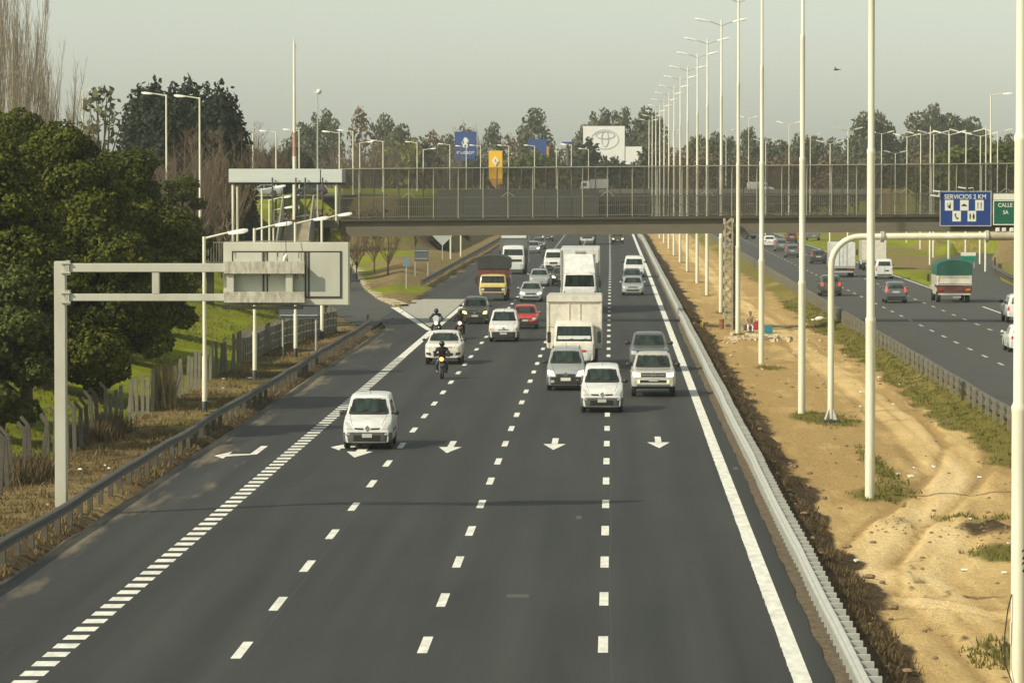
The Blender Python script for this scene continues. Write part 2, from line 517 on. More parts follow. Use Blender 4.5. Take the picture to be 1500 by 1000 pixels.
def terrain(X, Y):
    """height of the natural ground; roads lie in shallow beds"""
    X, Y = np.broadcast_arrays(np.asarray(X, float), np.asarray(Y, float))
    rl, rr = edge_x(RAMP_L, Y), edge_x(RAMP_R, Y)
    foot = np.minimum(-19.1, rl - 2.6)
    slope = np.where(Y < 300, 0.235, 0.30)
    left = np.clip((foot - X) * slope, 0, 6.8)
    emb_f = 6.9 * ss(372, 432, Y) * ss(1.0, 6.0, rl - X)
    emb_n = 6.9 * ss(462, 505, Y) * ss(-19.5, -27, X) * (1 - ss(860, 940, Y))
    right = np.clip((X - np.maximum(36.5, edge_x(EXIT_R, Y) + 2.0)) * 0.34, 0, 6.0)
    emb_r = 6.9 * ss(440, 500, Y) * ss(39, 47, X) * (1 - ss(520, 640, Y) * (X < 52))
    h = np.maximum.reduce([left, emb_f, emb_n, right, np.where(Y > 420, emb_r, 0)])
    h = h + 0.35 * fbm(X / 9.0, Y / 14.0, 3) * ss(0.3, 3.0, h) + 0.10 * fbm(X / 1.7, Y / 2.5, 9)
    bed = np.where((X > 4.2) & (X < 15.5), -1.2, -0.25)
    road = (X > -14.2) & (X < 31)
    ramp_ = (Y > 236) & (X > rl) & (X < rr) & (Y < 530)
    isl = (X > rr) & (X < -15.3) & (Y > 288)
    h = np.where(isl & (Y < 470), 0.14 + 0.10 * fbm(X / 2, Y / 3, 4) + 0.8 * ss(0.3, 5.0, np.minimum(X - rr, -15.3 - X)), h)
    ex = (Y > 300) & (X >= 26) & (X < edge_x(EXIT_R, Y)) & (Y < 520) & (X > edge_x(EXIT_L, Y) - 0.2)
    exw = (X >= 26) & (X < 34) & (Y <= 330)
    gore = (X > 27.2) & (X < edge_x(EXIT_L, Y)) & (Y > 330)
    h = np.where(road & ~gore, bed, h)
    h = np.where(ramp_ | ex | exw, bed, h)
    h = np.where(gore & (Y < 470), 0.12, h)
    return h

ax = np.concatenate([np.arange(-640, -70, 24.), np.arange(-70, -12, 0.5), np.arange(-12, 26, 3.0), np.arange(26, 62, 0.8), np.arange(62, 660, 24.)])
ay = np.concatenate([np.arange(30, 330, 1.2), np.arange(330, 540, 2.4), np.arange(540, 1100, 20.), np.array([1200, 1500, 2000, 3000, 4500, 6100])])
GX, GY = np.meshgrid(ax, ay)
GX = GX * np.where((np.abs(GX) > 70) & (GY > 1300), 1 + (GY - 1300) / 3300, 1)
GZ = terrain(GX, GY)
n1 = fbm(GX / 3.0, GY / 6.0, 21)
n2 = fbm(GX / 14.0, GY / 26.0, 33)
verge = (GX > -18.7) & (GX < -12)
grass = np.where(verge, np.clip(0.30 + 0.6 * n1 + 0.4 * n2, 0, 0.8), np.clip(0.92 + 0.35 * n2, 0, 1))
soil = np.where(verge, np.clip(0.46 + 0.9 * n1 + 0.35 * ss(-16.0, -14.3, GX), 0, 1), 0.0)
isl = (GX < -15.2) & (GX > edge_x(RAMP_R, GY)) & (GY > 285)
grass = np.where(isl, np.clip(0.62 + 0.8 * n2 - 0.6 * ss(325, 345, GY) * ss(-24, -19, GX), 0.05, 1), grass)
soil = np.where(isl, np.clip(0.4 * n1, 0, 1), soil)
rt = GX > 30
grass = np.where(rt, np.clip(0.45 + 0.7 * n2 + 0.3 * n1, 0, 1), grass)

def ground_material():
    m, nt, b = new_mat('ground_cover')
    g = N(nt, 'ShaderNodeAttribute', attribute_name='grass')
    s = N(nt, 'ShaderNodeAttribute', attribute_name='soil')
    co = coords(nt, 'Object')
    fine = noise_n(nt, co, 2.6, 6, 0.7)
    mid = noise_n(nt, co, 0.30, 6, 0.7)
    green = ramp(nt, mid, [(0.3, (0.130, 0.155, 0.008)), (0.7, (0.250, 0.275, 0.018))])
    straw = ramp(nt, fine, [(0.3, (0.135, 0.10, 0.04)), (0.7, (0.30, 0.225, 0.105))])
    dirt = ramp(nt, fine, [(0.3, (0.045, 0.031, 0.016)), (0.75, (0.12, 0.088, 0.05))])
    gf = ramp(nt, math_(nt, 'ADD', g.outputs['Fac'], math_(nt, 'MULTIPLY', math_(nt, 'SUBTRACT', fine, 0.5), 0.9)), [(0.35, 0.0), (0.62, 1.0)])
    sf = ramp(nt, math_(nt, 'ADD', s.outputs['Fac'], math_(nt, 'MULTIPLY', math_(nt, 'SUBTRACT', fine, 0.5), 0.9)), [(0.4, 0.0), (0.7, 1.0)])
    c = mixc(nt, gf, straw, green)
    c = mixc(nt, sf, c, dirt)
    c = mixc(nt, 0.35, c, ramp(nt, fine, [(0.25, 0.45), (0.75, 1.35)]), 'MULTIPLY')
    nt.links.new(c, b.inputs['Base Color'])
    b.inputs['Roughness'].default_value = 0.95
    b.inputs['Specular IOR Level'].default_value = 0.1
    bump(nt, b, fine, 0.8, 0.25)
    return m
M['ground'] = ground_material()
g_me = np_mesh('ground', np.stack([GX, GY, GZ], -1).reshape(-1, 3), grid_faces(len(ax), len(ay)), M['ground'], True, {'grass': grass.ravel(), 'soil': soil.ravel()})
tag(link('ground', g_me), kind='structure')

# ---- the dirt strip between the carriageways
def median_h(X, Y):
    X, Y = np.broadcast_arrays(np.asarray(X, float), np.asarray(Y, float))
    e = X + 0.35 * fbm(X * 0 + 1.0, Y / 3.0, 5)
    low = -0.38 * ss(5.1, 6.0, e) * (1 - ss(13.2, 15.4, X))
    clod = 0.20 * np.abs(fbm(X / 0.45, Y / 0.8, 11, 3)) * ss(4.9, 5.3, e) * (1 - ss(5.9, 6.8, e))
    h = low + clod + 0.05 * fbm(X / 1.3, Y / 16.0, 13) + 0.028 * fbm(X / 0.3, Y / 1.2, 14)
    for cx, cy, rx, ry, a in ((7.9, 113.5, 0.9, 3.0, 0.24), (10.4, 112.5, 1.2, 2.4, 0.26), (6.9, 100, 0.7, 3, 0.10), (8.6, 128, 1.2, 5, .16), (9.0, 241, 2.4, 7, 0.25), (6.8, 246, 0.8, 4, 0.3)):
        d = ((X - cx) / rx) ** 2 + ((Y - cy) / ry) ** 2
        h = h + a * np.exp(-d) * (1 + 0.5 * fbm(X / 0.5, Y / 1.0, 15))
    h = h - 0.16 * np.exp(-((X - 6.35) / 0.6) ** 2 - ((Y - 238) / 4.) ** 2)
    # wheel ruts winding down the strip
    for off in (-0.85, 0.85):
        xt = np.interp(Y, [60, 84, 100, 112, 135, 160, 200, 263, 340, 700], [8.6, 8.0, 7.4, 9.2, 11.2, 11.6, 11.3, 10.6, 9.8, 10.5]) + off
        h = h - 0.07 * np.exp(-((X - xt) / 0.24) ** 2) + 0.025 * np.exp(-((np.abs(X - xt) - 0.45) / 0.15) ** 2) * (Y < 150)
        xt2 = np.interp(Y, [60, 96, 104, 112, 122, 136, 150, 700], [30, 5.9, 6.4, 7.6, 9.4, 11.6, 13.0, 30]) + off
        h = h - 0.055 * np.exp(-((X - xt2) / 0.22) ** 2) + 0.03 * np.exp(-((np.abs(X - xt2) - 0.36) / 0.12) ** 2) * (X > 5.8)
    return np.where(X < 4.5, np.minimum(h, -0.02), h)

mx = np.arange(4.1, 15.75, 0.2)
my = np.concatenate([np.arange(52, 150, 0.35), np.arange(150, 300, 0.6), np.arange(300, 700, 2.5), np.arange(700, 1500, 40)])
MX, MY = np.meshgrid(mx, my)
MZ = median_h(MX, MY)
e_ = MX + 0.35 * fbm(MX * 0 + 1.0, MY / 3.0, 5)
k1, k2, k3 = fbm(MX / 1.3, MY / 4.0, 41), fbm(MX / 4.0, MY / 14.0, 43), fbm(MX / 0.5, MY / 1.0, 47)
track = np.interp(MY, [60, 84, 100, 112, 135, 160, 200, 263, 340, 700], [8.6, 8.0, 7.4, 9.2, 11.2, 11.6, 11.3, 10.6, 9.8, 10.5])
m_grass = 0.75 * ss(12.1, 13.6, MX + 0.9 * k1) * ss(105, 135, MY) + 0.22 * k2 * (MX > 8)
for k in range(-1, 14):
    py_ = 123.5 + 42.2 * k
    m_grass = m_grass + 0.95 * np.exp(-((MX - 8.1) / 1.05) ** 2 - ((MY - py_ - 1.5) / 3.6) ** 2)
for cx, cy, rx, ry, a in ((8.95, 138, 0.55, 14, 0.9), (10.4, 117, 1.5, 2.4, 0.9), (10.2, 106.5, 1.3, 3.0, 1.3), (8.9, 163, 1.3, 5, 0.75), (9.9, 140, 0.4, 22, 0.4), (9.2, 85, 1.2, 3, .7), (8.6, 80, 0.8, 2, 0.8)):
    m_grass = m_grass + a * np.exp(-((MX - cx) / rx) ** 2 - ((MY - cy) / ry) ** 2)
trk = np.exp(-((MX - track) / 1.15) ** 2)
m_grass = m_grass - 0.6 * trk * (MX < 12.9)
m_soil = 1.1 * ss(4.75, 5.1, e_) * (1 - ss(5.6, 6.5, e_ + 0.6 * k1)) + 0.45 * np.exp(-((MX - 7.9) / 0.8) ** 2 - ((MY - 113.5) / 2.6) ** 2) + 0.95 * np.exp(-((MX - 10.3) / 0.9) ** 2 - ((MY - 112.3) / 1.9) ** 2)
m_soil = m_soil + 0.35 * np.exp(-((MX - 9.0) / 2.4) ** 2 - ((MY - 239) / 6.) ** 2) + 0.55 * np.exp(-((fbm(MX / 2.2, MY / 7.0, 71) - 0.12) / 0.05) ** 2) * (MX > 5.6) * (MY < 108) + 0.15 * k2
rutl = np.exp(-((np.abs(MX - track) - 0.85) / 0.16) ** 2) + 0.8 * np.exp(-((np.abs(MX - track - 0.5) - 0.55) / 0.12) ** 2) * (k2 > 0)
t2 = np.interp(MY, [60, 96, 104, 112, 122, 136, 150, 700], [30, 5.9, 6.4, 7.6, 9.4, 11.6, 13.0, 30])
m_pale = 0.55 * trk + 0.5 * np.exp(-((MX - t2) / 1.0) ** 2) - 0.8 * np.exp(-((np.abs(MX - t2) - 0.85) / 0.14) ** 2) - 0.75 * rutl * (0.4 + 0.6 * k2) + 0.35 * k1 + 0.3 * np.exp(-((MY - 104) / 14.0) ** 2)
edge = 1 - ss(4.72, 4.95, MX)

def dirt_material():
    m, nt, b = new_mat('sandy_dirt')
    at = {k: N(nt, 'ShaderNodeAttribute', attribute_name=k).outputs['Fac'] for k in ('grass', 'soil', 'pale', 'edge')}
    co = coords(nt, 'Object')
    fine = noise_n(nt, co, 3.2, 7, 0.72)
    mid = noise_n(nt, coords(nt, 'Object', (1, 0.07, 1)), 1.1, 5, 0.65)
    j = math_(nt, 'MULTIPLY', math_(nt, 'SUBTRACT', fine, 0.5), 0.85)
    sand = ramp(nt, math_(nt, 'ADD', at['pale'], math_(nt, 'MULTIPLY', math_(nt, 'SUBTRACT', mid, 0.5), 1.3)), [(0.0, (0.45, 0.305, 0.125)), (0.5, (0.70, 0.50, 0.225)), (1.0, (0.84, 0.64, 0.33))])
    grit = noise_n(nt, coords(nt, 'Object', (1, 0.4, 1)), 9.0, 5, 0.8)
    sand = mixc(nt, 0.5, sand, ramp(nt, fine, [(0.25, 0.62), (0.75, 1.2)]), 'MULTIPLY')
    sand = mixc(nt, 0.55, sand, ramp(nt, grit, [(0.32, 0.55), (0.5, 1.0), (0.7, 1.2)]), 'MULTIPLY')
    soil = ramp(nt, fine, [(0.3, (0.040, 0.028, 0.015)), (0.75, (0.145, 0.102, 0.055))])
    green = ramp(nt, fine, [(0.3, (0.095, 0.088, 0.014)), (0.7, (0.19, 0.175, 0.035))])
    gravel = ramp(nt, fine, [(0.3, (0.085, 0.065, 0.04)), (0.7, (0.24, 0.20, 0.14))])
    c = mixc(nt, ramp(nt, math_(nt, 'ADD', at['grass'], j), [(0.42, 0.0), (0.72, 0.92)]), sand, green)
    c = mixc(nt, ramp(nt, math_(nt, 'ADD', at['soil'], j), [(0.3, 0.0), (0.62, 1.0)]), c, soil)
    c = mixc(nt, at['edge'], c, gravel)
    nt.links.new(c, b.inputs['Base Color'])
    b.inputs['Roughness'].default_value = 0.95
    b.inputs['Specular IOR Level'].default_value = 0.1
    bump(nt, b, math_(nt, 'ADD', fine, math_(nt, 'MULTIPLY', grit, 0.6)), 0.9, 0.16)
    return m
M['dirt'] = dirt_material()
m_me = np_mesh('median_dirt', np.stack([MX, MY, MZ], -1).reshape(-1, 3), grid_faces(len(mx), len(my)), M['dirt'], True,
               {'grass': m_grass.ravel(), 'soil': m_soil.ravel(), 'pale': m_pale.ravel(), 'edge': edge.ravel()})
tag(link('median_dirt', m_me), kind='structure')

# ---- roads
def asphalt_material():
    m, nt, b = new_mat('asphalt')
    co = coords(nt, 'Object')
    sep = nt.nodes.new('ShaderNodeSeparateXYZ')
    nt.links.new(co, sep.inputs[0])
    streak = noise_n(nt, coords(nt, 'Object', (1.1, 0.02, 1)), 1.0, 4, 0.6)
    blot = noise_n(nt, coords(nt, 'Object', (0.22, 0.05, 1)), 1.0, 4, 0.6)
    grain = noise_n(nt, co, 18.0, 2, 0.7)
    base = ramp(nt, math_(nt, 'ADD', math_(nt, 'MULTIPLY', streak, 0.6), math_(nt, 'MULTIPLY', blot, 0.5)), [(0.35, (0.017, 0.0185, 0.0175)), (0.75, (0.040, 0.042, 0.038))])
    lane = math_(nt, 'COSINE', math_(nt, 'MULTIPLY', math_(nt, 'ADD', sep.outputs['X'], 10.92), 2 * math.pi / 1.79))
    worn = math_(nt, 'ADD', math_(nt, 'MULTIPLY', lane, 0.11), math_(nt, 'MULTIPLY', streak, 0.3))
    base = mixc(nt, 0.55, base, ramp(nt, worn, [(0.0, 0.72), (0.35, 1.18)]), 'MULTIPLY')
    base = mixc(nt, 0.5, base, ramp(nt, grain, [(0.3, 0.75), (0.7, 1.2)]), 'MULTIPLY')
    d = noise_n(nt, coords(nt, 'Object', (0.55, 0.055, 1)), 1.0, 5, 0.65)
    far = math_(nt, 'ADD', math_(nt, 'MULTIPLY', math_(nt, 'ADD', sep.outputs['X'], 12.4), -0.42), math_(nt, 'MULTIPLY', math_(nt, 'SUBTRACT', d, 0.58), 3.4))
    far = math_(nt, 'SUBTRACT', far, math_(nt, 'MULTIPLY', math_(nt, 'GREATER_THAN', sep.outputs['Y'], 252.0), 2.0))
    dust = ramp(nt, far, [(0.05, 0.0), (0.62, 0.75)])
    base = mixc(nt, dust, base, (0.27, 0.215, 0.135))
    nt.links.new(base, b.inputs['Base Color'])
    b.inputs['Roughness'].default_value = 0.72
    b.inputs['Specular IOR Level'].default_value = 0.35
    bump(nt, b, grain, 0.15, 0.01)
    return m
M['asphalt'] = asphalt_material()
M['asphalt_plain'] = weathered('worn_asphalt', (0.044, 0.045, 0.039), (0.064, 0.063, 0.054), 0.8, scale=0.5, stretch=(1, 0.15, 1), bmp=0.0)

def strip(name, left, right, z, m, y_step=None):
    """ribbon between two edge polylines [(x, y)...] with a turned-down 0.3 m side"""
    L, Rr = np.asarray(left, float), np.asarray(right, float)
    v, f = [], []
    n = len(L)
    for i in range(n):
        v += [(L[i, 0], L[i, 1], z), (Rr[i, 0], Rr[i, 1], z), (L[i, 0], L[i, 1], z - 0.3), (Rr[i, 0], Rr[i, 1], z - 0.3)]
    for i in range(n - 1):
        a, c = 4 * i, 4 * i + 4
        f += [(a, a + 1, c + 1, c), (a + 2, a, c, c + 2), (a + 1, a + 3, c + 3, c + 1)]
    b = MB()
    b.add(v, f)
    return b.build(name, m)

jag = [(-14.1 + 0.10 * float(fbm(np.array(0.3), np.array(y / 2.0), 77)), y) for y in np.arange(40, 256, 1.0)]
lft = jag + [(-15.2, 268), (-15.4, 300), (-15.4, 700), (-15.9, 900), (-18, 1500)]
jr = [(4.15 + 0.09 * float(fbm(np.array(0.3), np.array(y / 1.6), 78)), y) for y in np.arange(40, 256, 1.0)]
rgt = jr + [(4.25, 268), (4.25, 300), (4.1, 700), (3.5, 900), (1.5, 1500)]
tag(strip('carriageway', lft, rgt, 0.0, M['asphalt']), kind='structure')
ys = np.arange(240, 521, 4.0)
tag(strip('slip_road', [(edge_x(RAMP_L, y), y) for y in ys], [(max(edge_x(RAMP_R, y), -14.95) if y < 290 else edge_x(RAMP_R, y), y) for y in ys], -0.008, M['asphalt_plain']), kind='structure')
tag(strip('opposite_carriageway', [(15.55, 60), (15.55, 700), (15.0, 1500)], [(27.2, 60), (27.2, 700), (26.8, 1500)], 0.0, M['asphalt_plain']), kind='structure')
ys2 = np.arange(300, 501, 4.0)
tag(strip('exit_road', [(27.15, 60), (27.15, 290)] + [(edge_x(EXIT_L, y) + (0.25 if y <= 330 else 0), y) for y in ys2], [(33.6, 60), (33.6, 290)] + [(edge_x(EXIT_R, y), y) for y in ys2], -0.008, M['asphalt_plain']), kind='structure')

# kerb along the slip road, a real step
kb = MB()
yk = np.arange(296, 470, 3.0)
for i in range(len(yk) - 1):
    a, c = yk[i], yk[i + 1]
    xa, xc = edge_x(RAMP_R, a), edge_x(RAMP_R, c)
    kb.add([(xa, a, -0.1), (xa, a, 0.13), (xa + 1.0, a, 0.15), (xa + 1.0, a, -0.1), (xc, c, -0.1), (xc, c, 0.13), (xc + 1.0, c, 0.15), (xc + 1.0, c, -0.1)],
           [(0, 1, 5, 4), (1, 2, 6, 5), (2, 3, 7, 6)])
tag(kb.build('kerb', M['kerb']), kind='structure')

# ---- painted markings, one sheet 4 mm above the asphalt per kind
def sheet(name, quads, m, z=0.004):
    b = MB()
    for q in quads:
        b.add([(x, y, z) for x, y in q], [tuple(range(len(q)))])
    me = b.mesh(name, m)
    return tag(link(name, me), kind='structure')

def rect(x, y0, y1, w_):
    return [(x - w_ / 2, y0), (x + w_ / 2, y0), (x + w_ / 2, y1), (x - w_ / 2, y1)]
jit = random.Random(3)
dash, solid, block, arrow = [], [], [], []
for xl, y0, n in ((-7.335, 80.9, 70), (-3.737, 81.9, 70), (-0.165, 82.1, 70)):
    for k in range(-3, n):
        y = y0 + 8.83 * k + jit.uniform(-0.1, 0.1)
        dash.append(rect(xl - 0.0006 * max(0, y - 420), y - 1.45, y + 1.45, 0.20))
tag(sheet('lane_dashes', dash, M['mark']), kind='structure')
for xl, y0 in ((19.5, 82), (23.2, 84)):
    for k in range(-2, 70):
        block_y = y0 + 8.83 * k
        arrow.append(rect(xl, block_y - 1.4, block_y + 1.4, 0.17))
sheet('opposite_lane_dashes', arrow, M['mark_old'])
for k in range(-12, 110):
    y = 74.0 + 1.516 * k + jit.uniform(-0.03, 0.03)
    if y > 212: break
    xo = -10.92
    block.append([(xo - 0.23, y - 0.43), (xo + 0.23, y - 0.40), (xo + 0.23, y + 0.43), (xo - 0.23, y + 0.40)])
sheet('edge_blocks', block, M['mark'])
edge_pts = np.arange(44, 700, 0.8)
for i, y in enumerate(edge_pts[:-1]):
    c = 3.57 + (0.0 if y < 420 else -0.0006 * (y - 420))
    j0 = (jit.uniform(0, 0.022) if y < 150 else 0)
    solid.append([(c - 0.17 - j0, y), (c + 0.17, y), (c + 0.17, y + 0.8), (c - 0.17 - j0 * 0.4, y + 0.8)])
solid += [rect(-10.92, 212.4, 252, 0.40), rect(15.95, 60, 700, 0.14), rect(26.75, 60, 296, 0.16)]
solid.append([(-11.3, 250), (-10.95, 250), (-15.3, 294), (-15.9, 294)])
solid.append([(-11.0, 253), (-10.7, 253), (-10.65, 312), (-11.0, 312)])
solid.append([(26.7, 340), (26.95, 340), (28.6, 372), (28.2, 372)])
solid += [rect(26.8, 340, 700, 0.16)]
sheet('edge_lines', solid, M['mark'])
hat = []
for y in np.arange(256.5, 312, 1.9):
    t = (y - 251) / (293 - 251)
    xl = -11.15 - 4.25 * min(t, 1.0) + 0.25
    if y > 294: xl = -15.1
    hat.append([(xl, y), (-11.1, y), (-11.1, y + 1.45), (xl - 0.12 * (y < 292), y + 1.45)])
sheet('gore_hatching', hat, M['mark_old'])

arr = []
def straight_arrow(x, y_tip, s=1.0):
    arr.append([(x - 0.11, y_tip + 3.0), (x + 0.11, y_tip + 3.0), (x + 0.11, y_tip + 6.3), (x - 0.11, y_tip + 6.3)])
    arr.append([(x, y_tip), (x + 0.40, y_tip + 3.1), (x - 0.40, y_tip + 3.1)])
straight_arrow(-5.60, 138.9); straight_arrow(-2.0, 140.6); straight_arrow(1.66, 141.6)
arr.append([(-12.24, 138.3), (-12.0, 138.1), (-11.98, 142.4), (-12.22, 142.4)])
arr.append([(-12.02, 138.08), (-12.26, 138.32), (-12.95, 138.1), (-12.95, 137.0)])
arr.append([(-12.95, 136.0), (-12.95, 139.4), (-13.38, 137.4)])
arr.append([(-8.75, 139.6), (-8.40, 139.6), (-8.40, 144), (-8.75, 144)])
arr.append([(-8.60, 136.6), (-8.15, 139.6), (-9.05, 139.6)])
arr.append([(-9.35, 141.2), (-8.76, 141.2), (-8.76, 142.4), (-9.35, 142.4)])
arr.append([(-9.75, 141.8), (-9.35, 140.2), (-9.35, 143.4)])
sheet('lane_arrows', arr, M['mark'])

seams, pale = [], []
def wander(x, y0, y1, w0, amp, step=2.0, seed=0):
    q, prev = [], None
    for y in np.arange(y0, y1, step):
        c = x + amp * float(fbm(np.array(0.0), np.array(y / 9.0), 60 + seed))
        ww = w0 * (0.75 + 0.5 * abs(float(fbm(np.array(3.0), np.array(y / 3.0), 61 + seed))))
        if prev: q.append([(prev[0] - prev[1], prev[2]), (prev[0] + prev[1], prev[2]), (c + ww, y), (c - ww, y)])
        prev = (c, ww, y)
    return q
seams += wander(-0.02, 44, 170, 0.022, 0.05, seed=1)
seams += wander(-7.15, 46, 190, 0.018, 0.06, seed=2)
def cross(x0, x1, y, w0):
    q, prev = [], None
    for x in np.arange(x0, x1, 0.8):
        c = y + 0.22 * float(fbm(np.array(x / 3.0), np.array(y), 66))
        if prev: q.append([(prev[0], prev[1] - w0), (x, c - w0), (x, c + w0), (prev[0], prev[1] + w0)])
        prev = (x, c)
    return q
seams += cross(-13.8, -0.4, 122.6, 0.045) + cross(-13.8, -11.3, 119.0, 0.05) + cross(-13.6, -11.2, 96.0, 0.03) + cross(-13.6, -11.4, 88.0, 0.03) + cross(-0.2, 4, 104.5, 0.02)
sheet('road_seams', seams, M['seam'], 0.0025)
pale += [rect(-2.1, 91.2, 91.9, 0.5), rect(-0.9, 112.2, 113.2, 0.16), rect(-12.25, 119.5, 120.5, 0.2), rect(4.0, 131.3, 132.4, 0.16)]
sheet('road_dust_marks', pale, M['seam_pale'], 0.0025)
# ================================================================ street lamps
def median_lamp():
    t = thing('median_lamp_post', 'x', 'lamp post')
    b = MB()
    b.lathe([(0.150, -0.4), (0.150, 5.3), (0.158, 5.34), (0.158, 5.42), (0.122, 5.5), (0.122, 10.4), (0.130, 10.44), (0.130, 10.52), (0.098, 10.6),
             (0.098, 15.4), (0.104, 15.44), (0.104, 15.52), (0.075, 15.6), (0.062, 20.85), (0.03, 20.95)], n=16)
    b.build('pole', M['pole'], t, 40)
    MB().box(-0.16, -0.13, -0.07, 0.07, 0.9, 1.35, 0.01).build('access_hatch', M['pole'], t)
    for s in (-1, 1):
        a = MB()
        a.tube([(0, 0, 20.5), (s * 0.35, 0, 20.66), (s * 0.85, 0, 20.82)], 0.035, 8)
        arm = a.build('arm', M['galv'], t, 40)
        h = MB()
        m3 = Matrix.Rotation(-s * 0.21, 3, 'Y')
        pts = [(0.80, 0.05, 0.05), (0.95, 0.11, 0.07), (1.35, 0.14, 0.085), (1.75, 0.12, 0.07), (1.9, 0.06, 0.04)]
        vs, fs = [], []
        for x, hw, hh in pts:
            for yy, zz in ((-hw, -hh * 0.6), (hw, -hh * 0.6), (hw * 0.9, hh * 0.4), (hw * 0.4, hh), (-hw * 0.4, hh), (-hw * 0.9, hh * 0.4)):
                vs.append((s * x, yy, 20.82 + (x - 0.85) * 0.21 + zz))
        for i in range(4):
            for k in range(6):
                fs.append((6 * i + k, 6 * i + (k + 1) % 6, 6 * i + 6 + (k + 1) % 6, 6 * i + 6 + k))
        fs += [tuple(range(6)), tuple(range(24, 30))]
        h.add(vs, fs)
        h.build('lamp_head', M['lamp_head'], arm, 50)
        l = MB().box(-0.32, 0.32, -0.09, 0.09, -0.02, 0.02, 0.01).build('lens', M['lens'], arm)
        l.location = (s * 1.4, 0, 20.82 + 0.55 * 0.21 - 0.065)
        l.rotation_euler = (0, -s * 0.21, 0)
    return t
lamp0 = median_lamp()
med_lamp_y = [77.6, 124.2, 168.9, 214.5, 254.5, 294.0, 336, 374, 421, 464, 508, 552, 600, 648, 700, 755, 812]
for i, y in enumerate(med_lamp_y):
    x = 7.72 if i == 0 else (7.84 - 0.0006 * max(0, y - 300))
    z = float(median_h(np.array(x), np.array(y)))
    if y > 600: x -= 0.0008 * (y - 600)
    nm = ORD[i]
    lab = f'tall cream double-armed lamp post on the dirt median, {nm} of its row from the camera'
    if i == 0: lab = 'tall cream lamp post nearest the camera, at the far right, with a loose cable'
    if i == 0:
        lamp0.location = (x, y, z); lamp0['label'] = lab; lamp0['group'] = 'lamp posts along the median'
    else:
        c = another(lamp0, (x, y, z), jit.uniform(-0.03, 0.03), lab, 'lamp posts along the median')
cb = MB()
cb.tube([(7.58, 77.5, 1.5), (7.50, 77.46, 1.2), (7.44, 77.44, 0.7), (7.45, 77.45, 0.2), (7.6, 77.45, -0.2)], 0.012, 6)
tag(cb.build('loose_cable', M['rubber']), 'thin black cable drooping beside the nearest median lamp post', 'cable')

def side_lamp(h=7.0, reach=1.75, lift=0.25, name='side_lamp_post'):
    t = thing(name, 'x', 'lamp post')
    b = MB()
    b.lathe([(0.10, -0.3), (0.10, 2.2), (0.075, 2.3), (0.07, h)], n=12)
    b.build('pole', M['pole'], t, 40)
    MB().lathe([(0.125, -0.3), (0.125, 0.42), (0.105, 0.45)], n=12).build('dark_foot', M['black_plastic'], t, 40)
    a = MB()
    a.tube([(0, 0, h - 0.08), (reach * 0.6, 0, h + lift * 0.7), (reach * 0.75, 0, h + lift * 0.85)], [0.05, 0.04, 0.035], 8)
    arm = a.build('arm', M['pole'], t, 40)
    hb = MB()
    vs, fs = [], []
    for x, hw, hh in ((0.55, 0.07, 0.05), (0.65, 0.13, 0.08), (0.9, 0.15, 0.10), (1.0, 0.07, 0.05)):
        for yy, zz in ((-hw, -hh), (hw, -hh), (hw * 0.85, hh * 0.5), (hw * 0.3, hh), (-hw * 0.3, hh), (-hw * 0.85, hh * 0.5)):
            vs.append((x * reach, yy, h + lift * x + zz))
    for i in range(3):
        for k in range(6):
            fs.append((6 * i + k, 6 * i + (k + 1) % 6, 6 * i + 6 + (k + 1) % 6, 6 * i + 6 + k))
    fs += [tuple(range(6)), tuple(range(18, 24))]
    hb.add(vs, fs)
    hb.build('lamp_head', M['lamp_head'], t, 50)
    return t
sl = side_lamp()
spots = [(298, 605), (372, 557), (432, 523), (471, 497)]
for i, (px, py) in enumerate(spots):
    x, y = ground_at(px, py)
    lab = f'cream single-arm lamp post on the left verge, {ORD[i]} of its row from the camera'
    o = sl if i == 0 else another(sl, (0, 0, 0), 0, None)
    o.location = (x, y, 0); o['label'] = lab; o['group'] = 'lamp posts on the left verge'
for i, (px, pt, Y) in enumerate(((383, 277, 300), (394, 292, 326), (400, 307, 350), (425, 319, 380))):
    x, zt = at_depth(px, pt, Y)
    another(sl, (x, Y, zt - 7.0), 0, f'cream single-arm lamp post beside the slip road behind the canopy, {ORD[i]} of four', 'lamp posts along the slip road')

# far lamps: (photo x, photo y of the top, depth, height, arm: -1 left, 1 right, 2 both)
street = side_lamp(10.0, 2.0, 0.15, 'street_lamp')
twin = thing('twin_street_lamp', 'x', 'lamp post')
tb = MB(); tb.lathe([(0.11, -0.5), (0.11, 5), (0.08, 5.1), (0.06, 14.0)], n=10); tb.build('pole', M['pole'], twin, 40)
for s in (-1, 1):
    q = MB(); q.tube([(0, 0, 13.9), (s * 1.0, 0, 14.15)], 0.035, 6); q.build('arm', M['galv'], twin, 40)
    q = MB(); q.bar((s * 0.9, 0, 14.15), (s * 1.9, 0, 14.4), 0.3, 0.14); q.build('lamp_head', M['lamp_head'], twin)
far_single = [(243, 137, 330, -1), (292, 141, 318, -1), (185, 149, 420, 1), (120, 131, 450, 1), (370, 194, 430, -1), (404, 192, 480, -1),
              (438, 190, 500, -1), (497, 193, 470, -1), (517, 191, 520, -1), (527, 208, 610, 1), (561, 206, 640, -1),
              (611, 208, 690, -1), (620, 218, 640, 1), (659, 211, 700, -1), (683, 214, 745, -1), (704, 213, 720, -1), (745, 213, 735, -1), (783, 213, 760, -1), (815, 212, 770, 1), (837, 211, 740, -1),
              (862, 218, 790, -1), (1449, 138, 380, 1)]
